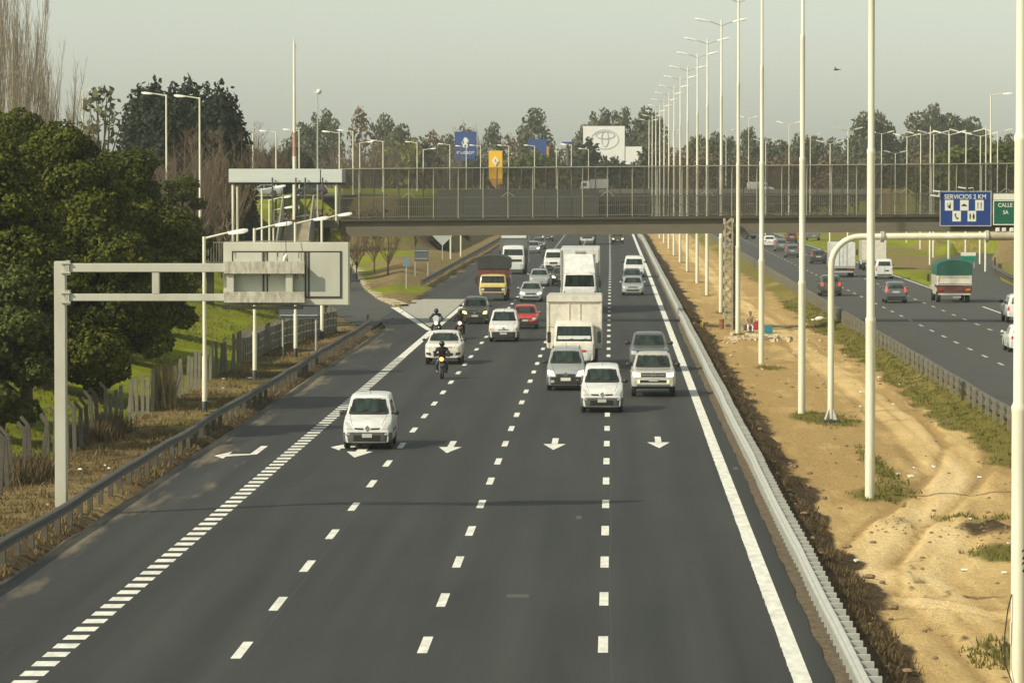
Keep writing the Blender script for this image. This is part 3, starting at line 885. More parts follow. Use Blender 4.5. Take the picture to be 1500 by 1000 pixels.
for i, (px, pt, Y, s) in enumerate(far_single):
    x, zt = at_depth(px, pt, Y)
    side = (lambda q: 'left of the footbridge' if q < 540 else ('behind the footbridge' if q < 1000 else 'at the far right'))
    rank = sorted(q[0] for q in far_single if side(q[0]) == side(px)).index(px)
    lab = f'thin pale street lamp, {ORD[rank] if rank else "first"} from the left among the single lamps {side(px)}'
    o = street if i == 0 else another(street, (0, 0, 0), 0, None)
    o.location = (x, Y, zt - 10.1); o.rotation_euler = (0, 0, 0 if s > 0 else math.pi)
    o['label'] = lab; o['group'] = 'far street lamps'
far_twin = [(1155, 179, 610), (1096, 171, 800), (1186, 196, 690), (1121, 205, 640), (1215, 207, 560), (1241, 188, 520), (1290, 193, 640), (1327, 197, 560), (1347, 194, 520),
            (1366, 193, 470), (1389, 193, 455), (1413, 191, 470), (1434, 195, 440), (1310, 222, 700), (1459, 190, 520), (1063, 190, 880), (985, 190, 900)]
for i, (px, pt, Y) in enumerate(far_twin):
    x, zt = at_depth(px, pt, Y)
    o = twin if i == 0 else another(twin, (0, 0, 0), 0, None)
    o.location = (x, Y, zt - 14.3); o.rotation_euler = (0, 0, jit.uniform(-0.4, 0.4))
    rank = sorted(q[0] for q in far_twin).index(px)
    o['label'] = f'far twin-armed street lamp behind the footbridge, {ORD[rank] if rank else "leftmost"} from the left of its cluster'
    o['group'] = 'far twin street lamps'
x, z = at_depth(431, 57, 330)
mp = thing('mast', 'very tall pale mast rising above the white bridge canopy', 'mast', (x, 330, 0))
b = MB(); b.lathe([(0.16, 5.5), (0.15, 11), (0.12, 15), (0.09, z - 0.4), (0.03, z)], n=12); b.build('pole', M['pole'], mp, 40)
b = MB(); b.lathe([(0.153, 11.0), (0.148, 11.6), (0.147, 12.8), (0.144, 12.9)], n=12); b.build('red_band', weathered('faded_red_band', (0.42, 0.2, 0.14), (0.5, 0.35, 0.26), 0.6), mp, 40)
b = MB(); b.bar((0, 0, z - 0.3), (0.25, 0, z - 0.9), 0.04, 0.04); b.build('bracket', M['galv'], mp)
x, z = at_depth(465, 136, 420)
cp = thing('camera_pole', 'thin pole with a small round camera head right of the tall mast', 'pole', (x, 420, 0))
b = MB(); b.lathe([(0.09, 5), (0.06, z)], n=8); b.build('pole', M['galv'], cp, 40)
b = MB(); b.ball((0.15, 0, z + 0.1), 0.28, 10, 6); b.bar((-0.4, 0, z), (0.2, 0, z + 0.05), 0.1, 0.1); b.build('camera_head', M['lamp_head'], cp, 40)

# ================================================================ guardrails
def wbeam(path, face, zc=0.55, h=0.32, depth=0.08):
    """corrugated steel beam along path [(x, y)...]; face = +1 bulges towards +x"""
    prof = [(0.0, -0.5), (0.35, -0.46), (1.0, -0.36), (1.0, -0.2), (0.25, -0.08), (0.25, 0.08), (1.0, 0.2), (1.0, 0.36), (0.35, 0.46), (0.0, 0.5)]
    full = [(d * depth * face, zc + k * h) for d, k in prof] + [(d * depth * face - 0.012 * face, zc + k * h) for d, k in reversed(prof)]
    vs, fs, n = [], [], len(full)
    P_ = [Vector((p[0], p[1], 0)) for p in path]
    for i, p in enumerate(P_):
        d = (P_[min(i + 1, len(P_) - 1)] - P_[max(i - 1, 0)]).normalized()
        nx = Vector((d.y, -d.x, 0))
        for o_, z in full:
            q = p + nx * o_
            vs.append((q.x, q.y, z + (path[i][2] if len(path[i]) > 2 else 0)))
    for i in range(len(P_) - 1):
        for k in range(n):
            fs.append((i * n + k, i * n + (k + 1) % n, (i + 1) * n + (k + 1) % n, (i + 1) * n + k))
    fs += [tuple(range(n)), tuple((len(P_) - 1) * n + k for k in range(n))]
    return vs, fs

def along(path, step):
    out, acc = [], 0.0
    for i in range(len(path) - 1):
        a, c = Vector(path[i][:2]), Vector(path[i + 1][:2])
        L = (c - a).length
        while acc <= L:
            p = a + (c - a) * (acc / L)
            out.append((p.x, p.y, (c - a).normalized()))
            acc += step
        acc -= L
    return out

def guardrail(name, label, path, step, face, mbeam, mpost, post, zc=0.55, h=0.32, depth=0.08, zfun=None):
    t = thing(name, label, 'guardrail', (path[0][0], path[0][1], 0))
    ox, oy = path[0][0], path[0][1]
    loc = [(p[0] - ox, p[1] - oy, (zfun(p[0], p[1]) if zfun else 0)) for p in path]
    b = MB(); b.add(*wbeam(loc, face, zc, h, depth)); b.build('beam', mbeam, t, 30)
    rest = MB()
    for i, (x, y, d) in enumerate(along(path, step)):
        q = MB() if i < 100 else rest
        z0 = zfun(x, y) if zfun else 0
        for (a0, a1, w_, zz0, zz1) in post:
            n = Vector((d.y, -d.x))
            tilt = jit.uniform(-0.015, 0.015)
            c = Vector((x - ox, y - oy)) + n * (a0 + a1) / 2
            m3 = Matrix((Vector((n.x, n.y, 0)), Vector((d.x, d.y, 0)), Vector((0, 0, 1)))).transposed()
            q.obox((c.x, c.y, z0 + (zz0 + zz1) / 2 + tilt), (a1 - a0, w_, zz1 - zz0), m3)
        if i < 100: q.build('post', mpost, t)
    if rest.v: tag(rest.build('post', mpost, t), kind='stuff')
    return t
wob = lambda x0, y0, y1, a, s, st=4.0: [(x0 + a * float(fbm(np.array(y / 11.0), np.array(1.0), s)), y) for y in np.arange(y0, y1, st)]
zwob = lambda a, s: (lambda x, y: a * float(fbm(np.array(y / 7.0), np.array(2.0), s)))
guardrail('left_verge_guardrail', 'dull dark guardrail on worn posts along the left verge', wob(-14.55, 62, 248, 0.14, 31) + [(-14.8, 252), (-15.2, 256.5)], 2.4, 1,
          M['galv_dull'], M['rail_post'], [(-0.16, -0.02, 0.16, -0.3, 0.70)], 0.60, 0.30, 0.09, zwob(0.07, 51))
guardrail('central_guardrail', 'pale galvanised guardrail with close blocks beside the dirt median', wob(4.42, 60, 600, 0.05, 32) + [(4.3, 604), (4.0, 640)], 1.1, -1,
          M['galv'], M['galv'], [(0.02, 0.16, 0.10, -0.5, 0.62), (0.0, 0.27, 0.16, 0.40, 0.74)], 0.60, 0.31, 0.08, zwob(0.02, 52))
guardrail('opposite_guardrail', 'low dark guardrail with pale posts along the opposite carriageway', wob(15.0, 66, 640, 0.06, 33), 2.9, -1,
          M['galv_dull'], M['post_concrete'], [(-0.24, -0.10, 0.13, -0.4, 0.76)], 0.46, 0.56, 0.08, zwob(0.03, 53))
guardrail('gore_guardrail', 'dark guardrail beginning at the grassy gore and running along the main road', [(-15.9, y) for y in np.arange(344, 640, 5.0)], 3.0, 1,
          M['galv_dull'], M['rail_post'], [(-0.16, -0.02, 0.16, -0.3, 0.70)], 0.58, 0.36, 0.1)
guardrail('exit_guardrail', 'short brown guardrail on the right edge of the exit road', [(34.5, 286), (34.5, 330), (35.4, 366), (37.2, 400), (41, 440)], 2.0, -1,
          M['galv_dull'], M['rail_post'], [(0.02, 0.16, 0.16, -0.3, 0.7)], 0.58, 0.34, 0.09)

# ================================================================ left fence of concrete posts
fp = [(-17.9, 95), (-18.1, 128), (-18.4, 165), (-18.6, 198), (-18.4, 228), (-16.7, 248)]
ft = thing('post_and_wire_fence', 'old leaning concrete post and wire fence at the foot of the green slope', 'fence', (0, 0, 0))
spots_ = [p for p in along(fp, 1.8) if p[1] < 204] + [p for p in along(fp, 1.15) if p[1] >= 204]
tops = []
for i, (x, y, d) in enumerate(spots_):
    z = float(terrain(np.array(x), np.array(y)))
    lx, ly = (jit.gauss(0, 0.10), jit.gauss(0, 0.08)) if y < 200 else (jit.gauss(0, 0.03), jit.gauss(0, 0.02))
    h = 1.55 + jit.uniform(-0.15, 0.15)
    b = MB()
    b.bar((x, y, z - 0.3), (x + lx, y + ly, z + h), 0.13, 0.13, (0, 1, 0))
    if y < 148:
        b.bar((x + lx, y + ly, z + h - 0.03), (x + lx - 0.22, y + ly, z + h + 0.24), 0.10, 0.10, (0, 1, 0))
    b.build('post', M['post_concrete'] if y > 146 else M['rail_post'], ft)
    tops.append((x, y, z, lx, ly, h))
wires = MB()
for a, c in zip(tops[:-1], tops[1:]):
    for f in (0.12, 0.3, 0.5, 0.7, 0.9, 1.0):
        p0 = Vector((a[0] + a[3] * f, a[1] + a[4] * f, a[2] + a[5] * f)); p1 = Vector((c[0] + c[3] * f, c[1] + c[4] * f, c[2] + c[5] * f))
        mid = (p0 + p1) / 2 - Vector((0, 0, 0.03))
        wires.tube([p0, mid, p1], 0.006, 3, False)
tag(wires.build('wire', M['galv_dull'], ft), kind='stuff')
slab = MB()
for a, c in zip(tops[:-1], tops[1:]):
    if a[1] > 204:
        for k in range(3):
            f0, f1 = 0.03 + 0.3 * k, 0.30 + 0.3 * k
            q = Vector((a[0], a[1], a[2])); r_ = Vector((c[0], c[1], c[2]))
            slab.bar((q.x, q.y, q.z + (f0 + f1) / 2 * 1.4), (r_.x, r_.y, r_.z + (f0 + f1) / 2 * 1.4), 0.05, 0.36)
slab.build('slab_panel', M['post_concrete'], ft)

# ================================================================ footbridge
BY = 261.0
LX, RX = -17.3, 54.0
zs_ = lambda x: 5.56 + (x + 17.3) * 0.0082
br = thing('footbridge', 'long concrete pedestrian footbridge with caged railings spanning both carriageways', 'bridge', (0, BY, 0))
def run(b, y, z, w_, d, x0=LX, x1=RX):
    b.bar((x0, y, zs_(x0) + z), (x1, y, zs_(x1) + z), w_, d)
b = MB(); run(b, 0.25, 0.46, 0.36, 0.92); b.build('front_girder', M['concrete'], br)
b = MB(); run(b, 2.35, 0.46, 0.36, 0.92); b.build('rear_girder', M['concrete'], br)
b = MB(); run(b, 1.3, 1.02, 2.9, 0.16); b.build('deck', M['concrete_dark'], br)
for fy, nm in ((-0.05, 'front'), (2.65, 'rear')):
    rl = MB()
    run(rl, fy, 2.42, 0.06, 0.06); run(rl, fy, 1.22, 0.05, 0.05); run(rl, fy, 1.85, 0.03, 0.03)
    x = LX
    while x < 34:
        z = zs_(x)
        rl.bar((x, fy, z + 1.22), (x, fy, z + 2.42), 0.028, 0.028, (0, 1, 0))
        x += 0.135
    rl.build('balustrade', M['baluster'], br)
    tr = MB(); run(tr, fy + (-0.22 if nm == 'front' else 0.22), 4.30, 0.06, 0.06); tr.build('top_rail', M['rail_steel'], br)
    x, k = -16.1 + (0 if nm == 'front' else 0.8), 0
    while x < 36:
        z = zs_(x)
        p = MB()
        o_ = -0.22 if nm == 'front' else 0.22
        p.tube([(x, fy, z + 1.0), (x, fy, z + 3.7), (x + 0.02, fy + o_ * 0.5, z + 4.05), (x + 0.02, fy + o_, z + 4.3)], 0.038, 6)
        if k % 4 == 2 and nm == 'front':
            for s in (-1, 1): p.tube([(x, fy, z + 2.75), (x + s * 0.45, fy, z + 2.42)], 0.022, 5)
        p.build('fence_post', M['rail_steel'] if nm == 'front' else M['galv_dull'], br)
        x += 1.583; k += 1
def wire_mat():
    m, nt, b_ = new_mat('fence_wire_mesh')
    co = coords(nt, 'Object')
    sep = nt.nodes.new('ShaderNodeSeparateXYZ'); nt.links.new(co, sep.inputs[0])
    masks = []
    for op in ('ADD', 'SUBTRACT'):
        u = math_(nt, op, sep.outputs['X'], sep.outputs['Z'])
        fr = math_(nt, 'FRACT', math_(nt, 'MULTIPLY', u, 14.0))
        masks.append(math_(nt, 'LESS_THAN', fr, 0.185))
    mk = math_(nt, 'MAXIMUM', masks[0], masks[1])
    nt.links.new(ramp(nt, noise_n(nt, co, 0.6), [(0.3, (0.028, 0.024, 0.017)), (0.7, (0.05, 0.043, 0.031))]), b_.inputs['Base Color'])
    b_.inputs['Roughness'].default_value = 0.7
    nt.links.new(mk, b_.inputs['Alpha'])
    return m
M['wire'] = wire_mat()
for fy in (-0.02, 2.68):
    b = MB()
    b.add([(LX, fy, zs_(LX) + 1.1), (34, fy, zs_(34) + 1.1), (34, fy, zs_(34) + 3.7), (LX, fy, zs_(LX) + 3.7), (34, fy + (-0.2 if fy < 0 else 0.2), zs_(34) + 4.28), (LX, fy + (-0.2 if fy < 0 else 0.2), zs_(LX) + 4.28)],
          [(0, 1, 2, 3), (3, 2, 4, 5)])
    b.build('wire_mesh', M['wire'], br)
b = MB()
for k in range(6):
    x0 = -11.25 + k * 1.74
    b.box(x0, x0 + 1.71, 2.50, 2.55, zs_(x0) + 1.12, zs_(x0) + 2.92, 0.008)
b.build('infill_panel', M['panel'], br)
def lattice(name, x, y, w_, h, label=None, parent=None):
    b = MB()
    for sx in (-1, 1):
        for sy in (-1, 1):
            b.bar((x + sx * w_ / 2, y + sy * w_ / 2, -0.8), (x + sx * w_ / 2, y + sy * w_ / 2, h), 0.09, 0.09, (0, 1, 0))
    n = int(h / 0.36)
    for k in range(n):
        z0, z1 = k * h / n, (k + 1) * h / n
        s = 1 if k % 2 else -1
        for sy in (-1, 1):
            b.bar((x - s * w_ / 2, y + sy * (w_ / 2 + 0.03), z0), (x + s * w_ / 2, y + sy * (w_ / 2 + 0.03), z1), 0.17, 0.02, (0, 1, 0))
            b.bar((x + sy * (w_ / 2 + 0.03), y - s * w_ / 2, z0), (x + sy * (w_ / 2 + 0.03), y + s * w_ / 2, z1), 0.02, 0.15, (1, 0, 0))
    return b
lattice('pier', 7.42, -0.55, 0.46, zs_(7) + 0.95).build('lattice_pier', weathered('patched_pier_steel', (0.36, 0.32, 0.21), (0.25, 0.215, 0.14), 0.8, scale=1.5, amount=0.6), br)
b = MB(); b.box(7.62, 7.92, 0.1, 0.6, -1.0, zs_(7) + 0.02); b.build('pier', M['post_concrete'], br)
b = MB(); b.box(-18.7, -18.1, 0.4, 2.2, -1.0, 6.3, 0.03); b.box(33.2, 33.8, 0.4, 2.2, -1.0, zs_(33) + 0.02, 0.03); b.build('end_pier', M['concrete_dark'], br)

# landing, canopy and stairs on the left
ld = thing('stair_landing', 'concrete stair landing and ramp with railings at the left end of the footbridge', 'stairs', (0, BY, 0))
b = MB(); b.box(-21.7, -17.36, -0.2, 3.4, 6.10, 6.58, 0.02); b.build('landing_slab', M['concrete'], ld)
b = MB()
for x in (-21.3,): b.box(x - 0.2, x + 0.2, 0.5, 1.0, -0.5, 6.02)
b.build('support_column', M['concrete_dark'], ld)
st = MB()
n = 14
for k in range(n):
    st.box(-20.75, -19.15, -0.2 - 0.36 * (k + 1), -0.2 - 0.36 * k, 4.2 + (n - 1 - k) * 0.17 - 0.45, 4.2 + (n - k) * 0.17 - 0.02)
st.build('stair_flight', weathered('stair_concrete', (0.40, 0.355, 0.26), (0.30, 0.26, 0.185), 0.9, scale=1.2), ld)
for x, nm in ((-20.95, 'a'), (-19.0, 'b')):
    b = MB()
    b.add([(x, -0.2, 5.9), (x, -0.2, 8.15), (x, -5.3, 5.3), (x, -5.3, 3.75), (x + 0.07, -0.2, 5.9), (x + 0.07, -0.2, 8.15), (x + 0.07, -5.3, 5.3), (x + 0.07, -5.3, 3.75)],
          [(0, 1, 2, 3), (4, 5, 6, 7), (0, 1, 5, 4), (1, 2, 6, 5), (2, 3, 7, 6), (3, 0, 4, 7)])
    b.build('side_panel', M['grey_sheet'], ld)
    b = MB(); b.bar((x, -0.2, 8.2), (x, -5.3, 5.35), 0.10, 0.06); b.build('handrail', M['rail_steel'], ld)
b = MB(); b.box(-21.4, -18.6, -7.2, -5.24, 3.75, 4.15, 0.02)
b.add([(-21.4, -7.2, 3.8), (-21.4, -5.3, 3.8), (-21.4, -5.3, 4.15), (-21.4, -7.2, 4.15), (-34.5, -7.2, 3.35), (-34.5, -5.3, 3.35), (-34.5, -5.3, 3.75), (-34.5, -7.2, 3.75)],
      [(0, 1, 2, 3), (4, 5, 6, 7), (0, 1, 5, 4), (1, 2, 6, 5), (2, 3, 7, 6), (3, 0, 4, 7)])
b.build('ramp_slab', M['concrete'], ld)
for yy in (-7.15, -5.35):
    b = MB()
    x = -34.4
    while x < -18.7:
        z = 4.15 - max(0, (-21.4 - x)) * 0.4 / 13.1
        if yy < -6 or x < -21.2:
            b.bar((x, yy, z), (x, yy, z + 1.22), 0.035, 0.035, (0, 1, 0))
        x += 0.17
    b.bar((-34.4, yy, 4.97), (-21.4, yy, 5.37), 0.05, 0.05)
    if yy < -6: b.bar((-21.4, yy, 5.37), (-18.7, yy, 5.37), 0.05, 0.05)
    b.build('ramp_railing', M['rail_steel'], ld)
b = MB(); b.box(-30.4, -30.0, -6.6, -6.0, -1, 3.5); b.box(-25.2, -24.8, -6.6, -6.0, -1, 3.66); b.box(-19.9, -19.5, -6.6, -6.0, -1, 3.76); b.build('ramp_column', M['concrete_dark'], ld)
b = MB()
for k in range(4):
    x = -21.65
    b.bar((x, k * 1.1, 6.58), (x, k * 1.1, 7.7), 0.04, 0.04, (0, 1, 0))
b.bar((-21.65, -0.1, 7.7), (-21.65, 3.3, 7.7), 0.05, 0.05); b.bar((-21.65, -0.1, 7.2), (-21.65, 3.3, 7.2), 0.04, 0.04)
b.build('landing_railing', M['galv_dull'], ld)
cn = thing('bridge_canopy', 'long pale sheet metal canopy on posts over the stair landing', 'canopy', (0, BY, 0))
b = MB(); b.box(-24.4, -18.55, -0.35, 3.3, 8.98, 9.86, 0.03); b.box(-18.5, -17.15, -0.35, 3.3, 8.98, 9.84, 0.03); b.build('roof', M['white_sheet'], cn)
b = MB(); b.box(-24.3, -17.3, -0.2, 3.2, 8.86, 8.97); b.build('soffit', M['dark_steel'], cn)
for x in (-24.15, -17.55):
    for y in (-0.12, 3.1):
        b = MB(); b.lathe([(0.085, 0.5 if x < -20 else 6.55), (0.085, 8.9)], c=(x, y, 0), n=10); b.build('post', M['pole'], cn, 40)
b = MB(); b.bar((-24.1, -0.12, 8.5), (-23.85, -0.12, 8.86), 0.05, 0.05); b.build('bracket', weathered('rusty_bracket', (0.38, 0.2, 0.11), (0.25, 0.12, 0.06), 0.8), cn)
for x in (-21.6, -20.1, -19.5, -18.4):
    b = MB(); b.lathe([(0.05, 6.3), (0.05, 9.3)], c=(x, -0.5, 0), n=8); b.build('front_post', M['galv_dull'], cn, 40)

# ================================================================ sign lettering helper
def lettering(name, text, size, m, parent, loc, align='CENTER', extrude=0.006, sx=1.0):
    cu = bpy.data.curves.new('lettering', 'FONT')
    cu.body = text; cu.size = size; cu.align_x = align; cu.align_y = 'CENTER'; cu.extrude = extrude
    cu.resolution_u = 3
    cu.offset = size * 0.012
    tmp = bpy.data.objects.new('lettering', cu)
    COL.objects.link(tmp)
    bpy.context.view_layer.update()
    me = bpy.data.meshes.new_from_object(tmp.evaluated_get(bpy.context.evaluated_depsgraph_get()))
    bpy.data.objects.remove(tmp); bpy.data.curves.remove(cu)
    me.materials.clear(); me.materials.append(m)
    o = link(name, me, parent)
    o.location = loc; o.rotation_euler = (math.pi / 2, 0, 0); o.scale = (sx, 1, 1)
    return o

for k in range(2):
    o = lettering('number', '2', 0.26, M['symbol'], lamp0, (0.092, -0.118, 2.62 - 0.24 * k), extrude=0.004)
    o.rotation_euler = (math.pi / 2, 0, 0.66)

# blue services sign and green sign hung on the bridge
def sign_panel(t, x0, x1, z0, z1, m, border, y=-0.42):
    b = MB(); b.box(x0, x1, y, y + 0.06, z0, z1, 0.01); p = b.build('panel', m, t)
    b = MB()
    o = [(x0, z0), (x1, z0), (x1, z1), (x0, z1)]; i_ = [(x0 + 0.06, z0 + 0.06), (x1 - 0.06, z0 + 0.06), (x1 - 0.06, z1 - 0.06), (x0 + 0.06, z1 - 0.06)]
    b.ring(o, i_, y - 0.012, y + 0.002); b.build('border', border, t)
    b = MB()
    for f in (0.2, 0.8): b.box(x0 + (x1 - x0) * f - 0.04, x0 + (x1 - x0) * f + 0.04, y + 0.06, y + 0.4, z0 + 0.1, z1 - 0.1)
    b.build('bracket', M['galv_dull'], t)
    return p
s1 = thing('services_sign', 'blue services sign with five white pictogram squares, hung on the footbridge', 'road sign', (0, BY, 0))
sign_panel(s1, 20.80, 24.08, 6.22, 8.46, M['blue_sign'], M['galv'])
lettering('lettering', 'SERVICIOS 2 KM', 0.40, M['white_sign'], s1, (22.42, -0.43, 8.08), sx=0.93)
icons = [(21.40, 7.55), (22.36, 7.55), (23.32, 7.55), (21.88, 6.86), (22.84, 6.86)]
for k, (cx, cz) in enumerate(icons):
    b = MB(); b.box(cx - 0.27, cx + 0.27, -0.436, -0.41, cz - 0.335, cz + 0.335, 0.005); pl = b.build('pictogram_square', M['white_sign'], s1)
    b = MB(); y0, y1 = -0.442, -0.43
    if k == 0:
        b.box(cx - 0.04, cx + 0.10, y0, y1, cz - 0.2, cz + 0.02); b.box(cx + 0.04, cx + 0.09, y0, y1, cz + 0.02, cz + 0.16); b.box(cx - 0.12, cx - 0.09, y0, y1, cz - 0.1, cz + 0.16); b.box(cx - 0.12, cx - 0.02, y0, y1, cz - 0.12, cz - 0.08)
    elif k == 1:
        b.prism([(cx - 0.17, cz - 0.06), (cx + 0.17, cz - 0.06), (cx + 0.15, cz + 0.02), (cx + 0.08, cz + 0.03), (cx + 0.04, cz + 0.09), (cx - 0.07, cz + 0.09), (cx - 0.11, cz + 0.03), (cx - 0.17, cz + 0.02)], y0, y1)
    elif k == 2:
        b.box(cx - 0.12, cx - 0.08, y0, y1, cz - 0.22, cz + 0.2); b.box(cx + 0.08, cx + 0.12, y0, y1, cz - 0.22, cz + 0.02); b.prism([(cx + 0.06, cz), (cx + 0.13, cz), (cx + 0.13, cz + 0.22), (cx + 0.09, cz + 0.2)], y0, y1)
        b.box(cx - 0.15, cx - 0.05, y0, y1, cz + 0.05, cz + 0.09)
    elif k == 3:
        b.prism([(cx - 0.13, cz + 0.16), (cx - 0.05, cz + 0.18), (cx - 0.03, cz + 0.08), (cx - 0.07, cz + 0.05), (cx + 0.03, cz - 0.1), (cx + 0.08, cz - 0.08), (cx + 0.13, cz - 0.15), (cx + 0.07, cz - 0.21), (cx - 0.02, cz - 0.17), (cx - 0.13, cz + 0.03)], y0, y1)
    else:
        for s in (-1, 1):
            b.prism([(cx + s * 0.11 - 0.05, cz + 0.12), (cx + s * 0.11 + 0.05, cz + 0.12), (cx + s * 0.11 + (0.07 if s > 0 else 0.045), cz - 0.04), (cx + s * 0.11 + 0.03, cz - 0.2), (cx + s * 0.11 - 0.03, cz - 0.2), (cx + s * 0.11 - (0.07 if s > 0 else 0.045), cz - 0.04)], y0, y1)
            b.ball((cx + s * 0.11, -0.436, cz + 0.17), (0.035, 0.006, 0.035), 8, 4)
    b.build('symbol', M['symbol'], pl)
s2 = thing('exit_sign_board', 'green direction sign on the footbridge, partly hidden by the nearest lamp post', 'road sign', (0, BY, 0))
sign_panel(s2, 24.18, 28.6, 6.30, 7.88, M['green_sign'], M['white_sign'])
b = MB(); b.box(24.2, 28.5, -0.36, -0.31, 7.90, 8.28, 0.01); b.build('top_plate', M['white_sign'], s2)
lettering('lettering', 'CALLE', 0.36, M['white_sign'], s2, (24.95, -0.43, 7.55), sx=0.9)
lettering('lettering', 'E', 0.36, M['white_sign'], s2, (26.15, -0.43, 7.55), sx=0.9)
lettering('lettering', 'SA', 0.34, M['white_sign'], s2, (24.98, -0.43, 7.10), sx=0.9)
lettering('lettering', 'S0', 0.34, M['white_sign'], s2, (26.2, -0.43, 7.10), sx=0.9)
lettering('lettering', '0', 0.34, M['white_sign'], s2, (26.15, -0.43, 6.68), sx=0.9)
b = MB()
b.tube([(22.6, -0.5, 8.62), (22.9, -0.55, 8.66), (22.95, -0.42, 8.45)], 0.025, 5); b.bar((21.95, -0.5, 8.70), (22.45, -0.52, 8.63), 0.12, 0.08)
tag(b.build('sign_floodlight', M['lamp_head']), 'small pale floodlight arm on top of the blue services sign', 'floodlight').location = (0, BY, 0)
b = MB()
b.bar((20.2, -0.5, 8.2), (20.78, -0.5, 8.12), 0.16, 0.1); b.bar((20.35, -0.5, 8.48), (20.8, -0.5, 8.42), 0.16, 0.1); b.bar((20.75, -0.5, 8.05), (20.75, -0.5, 8.5), 0.05, 0.05)
tag(b.build('sign_lamp', M['lamp_head']), 'pair of small pale lamps left of the blue services sign', 'lamp').location = (0, BY, 0)

# ================================================================ left gantry, seen from behind
GY = 113.0
ga = thing('cantilever_gantry', 'white cantilever gantry with two long arms rising from the left verge', 'gantry', (-15.25, GY, 0))
b = MB(); b.box(-0.16, 0.16, -0.16, 0.16, -0.4, 7.05, 0.02); b.build('column', M['gantry'], ga)
b = MB()
for z in (6.87, 6.05):
    b.box(0.162, 0.20, -0.19, 0.19, z - 0.2, z + 0.2); b.box(0.215, 0.262, -0.19, 0.19, z - 0.2, z + 0.2)
    for dz in (-0.13, 0.13): b.box(0.04, 0.3, -0.215, -0.165, z + dz - 0.02, z + dz + 0.02)
b.build('clamp', M['gantry'], ga)
for z, d in ((6.87, 0.24), (6.05, 0.20)):
    b = MB(); b.box(0.26, 6.75, -0.13, 0.13, z - d / 2, z + d / 2, 0.015); b.build('arm', M['gantry'], ga)
    b = MB(); b.box(4.55, 6.78, -0.19, -0.135, z - d / 2 - 0.04, z + d / 2 + 0.06, 0.005); b.build('rusty_walkway_edge', M['rust_edge'], ga)
b = MB()
for x in (2.65, 4.72, 6.35): b.box(x - 0.1, x + 0.1, -0.11, 0.11, 6.155, 6.745, 0.01)
b.build('strut', M['gantry'], ga)
b = MB(); b.box(-0.24, 0.24, -0.24, 0.24, -0.4, 0.06, 0.01); b.build('base_plate', M['concrete'], ga)
vm = thing('message_sign', 'back of a large cream overhead message sign with rust streaks, held by the left gantry', 'sign', (-9.01, GY + 0.16, 5.83))
b = MB(); b.box(-1.74, 1.74, 0.02, 0.42, 0, 1.74, 0.02); b.build('housing', M['sign_back'], vm)
b = MB()
for (x0, x1) in ((-1.46, -0.66), (-0.50, 0.50), (0.66, 1.50)):
    b.box(x0, x1, -0.005, 0.03, 0.24, 1.46, 0.01)
b.build('inner_panel', M['sign_inner'], vm)
b = MB()
o = [(-1.50, 0.2), (1.54, 0.2), (1.54, 1.50), (-1.50, 1.50)]; i_ = [(-1.465, 0.235), (1.505, 0.235), (1.505, 1.465), (-1.465, 1.465)]
b.ring(o, i_, 0.0, 0.03)
for x in (-0.62, -0.52, 0.54, 0.63): b.box(x - 0.018, x + 0.018, -0.01, 0.03, 0.24, 1.47)
b.box(0.02, 0.05, -0.01, 0.0, 0.3, 1.3)
b.build('dark_gap', M['dark_steel'], vm)
st_ = MB()
for k in range(26):
    x = jit.uniform(-1.45, 0.6); L = jit.uniform(0.08, 0.34); z1 = jit.choice([1.02, 1.02, 0.16, 1.5])
    st_.box(x, x + jit.uniform(0.008, 0.022), -0.012, -0.006, max(0.02, z1 - L), z1)
st_.build('rust_streak', weathered('rust_streaks', (0.16, 0.10, 0.05), (0.3, 0.22, 0.13), 0.9, scale=6), vm)
b = MB(); b.box(-1.74, 0.48, -0.3, 0.0, -0.10, -0.02, 0.01); b.build('lower_tray', M['dark_steel'], vm)
hl = thing('hanging_lamp', 'small lamp hanging on a cable in front of the cream message sign', 'lamp', (-8.98, GY - 0.1, 7.15))
b = MB(); b.tube([(0.0, 0.0, 0.05), (-0.02, 0, 0.6), (0.01, 0.1, 1.05)], 0.010, 5); b.build('cable', M['dark_steel'], hl)
b = MB(); b.tube([(-0.06, 0, -0.10), (-0.03, 0, 0.0), (0.02, 0, 0.10)], [0.035, 0.065, 0.03], 8); b.build('lamp_body', M['lamp_head'], hl, 40)

# ================================================================ right gantry: bent pipe over the opposite carriageway
x, y = ground_at(1217, 612, -0.2)
gz = float(median_h(np.array(x), np.array(y)))
gr = thing('pipe_gantry', 'pale bent pipe gantry on a bolted foot, arching over the opposite carriageway', 'gantry', (x, y, gz))
top = 7.0 - gz
b = MB()
arc = [(0, 0, 0.15), (0, 0, top - 1.35)] + [(1.15 - 1.15 * math.cos(a), 0, top - 1.15 + 1.15 * math.sin(a)) for a in [k * math.pi / 16 for k in range(1, 9)]] + [(2.0, 0, top)]
b.tube(arc, 0.125, 14); b.build('column', M['pole'], gr, 40)
b = MB(); b.tube([(2.02, 0, top), (6.2, 0, top + 0.02)], 0.14, 14); b.build('beam', M['pole'], gr, 40)
b = MB(); b.tube([(6.2, 0, top + 0.02), (7.4, 0, top + 0.03), (18.5, 0, top + 0.03)], 0.17, 14); b.build('outer_beam', weathered('stained_pipe', (0.44, 0.40, 0.29), (0.30, 0.25, 0.16), 0.6), gr, 40)
b = MB(); b.lathe([(0.22, 1.95), (0.22, 2.02), (0.22, 2.09)], 'x', (0, 0, top), 14); b.lathe([(0.24, 6.1), (0.24, 6.22)], 'x', (0, 0, top + 0.02), 14); b.build('flange', M['galv'], gr, 40)
b = MB()
b.box(-0.36, 0.36, -0.36, 0.36, -0.3, 0.12, 0.02)
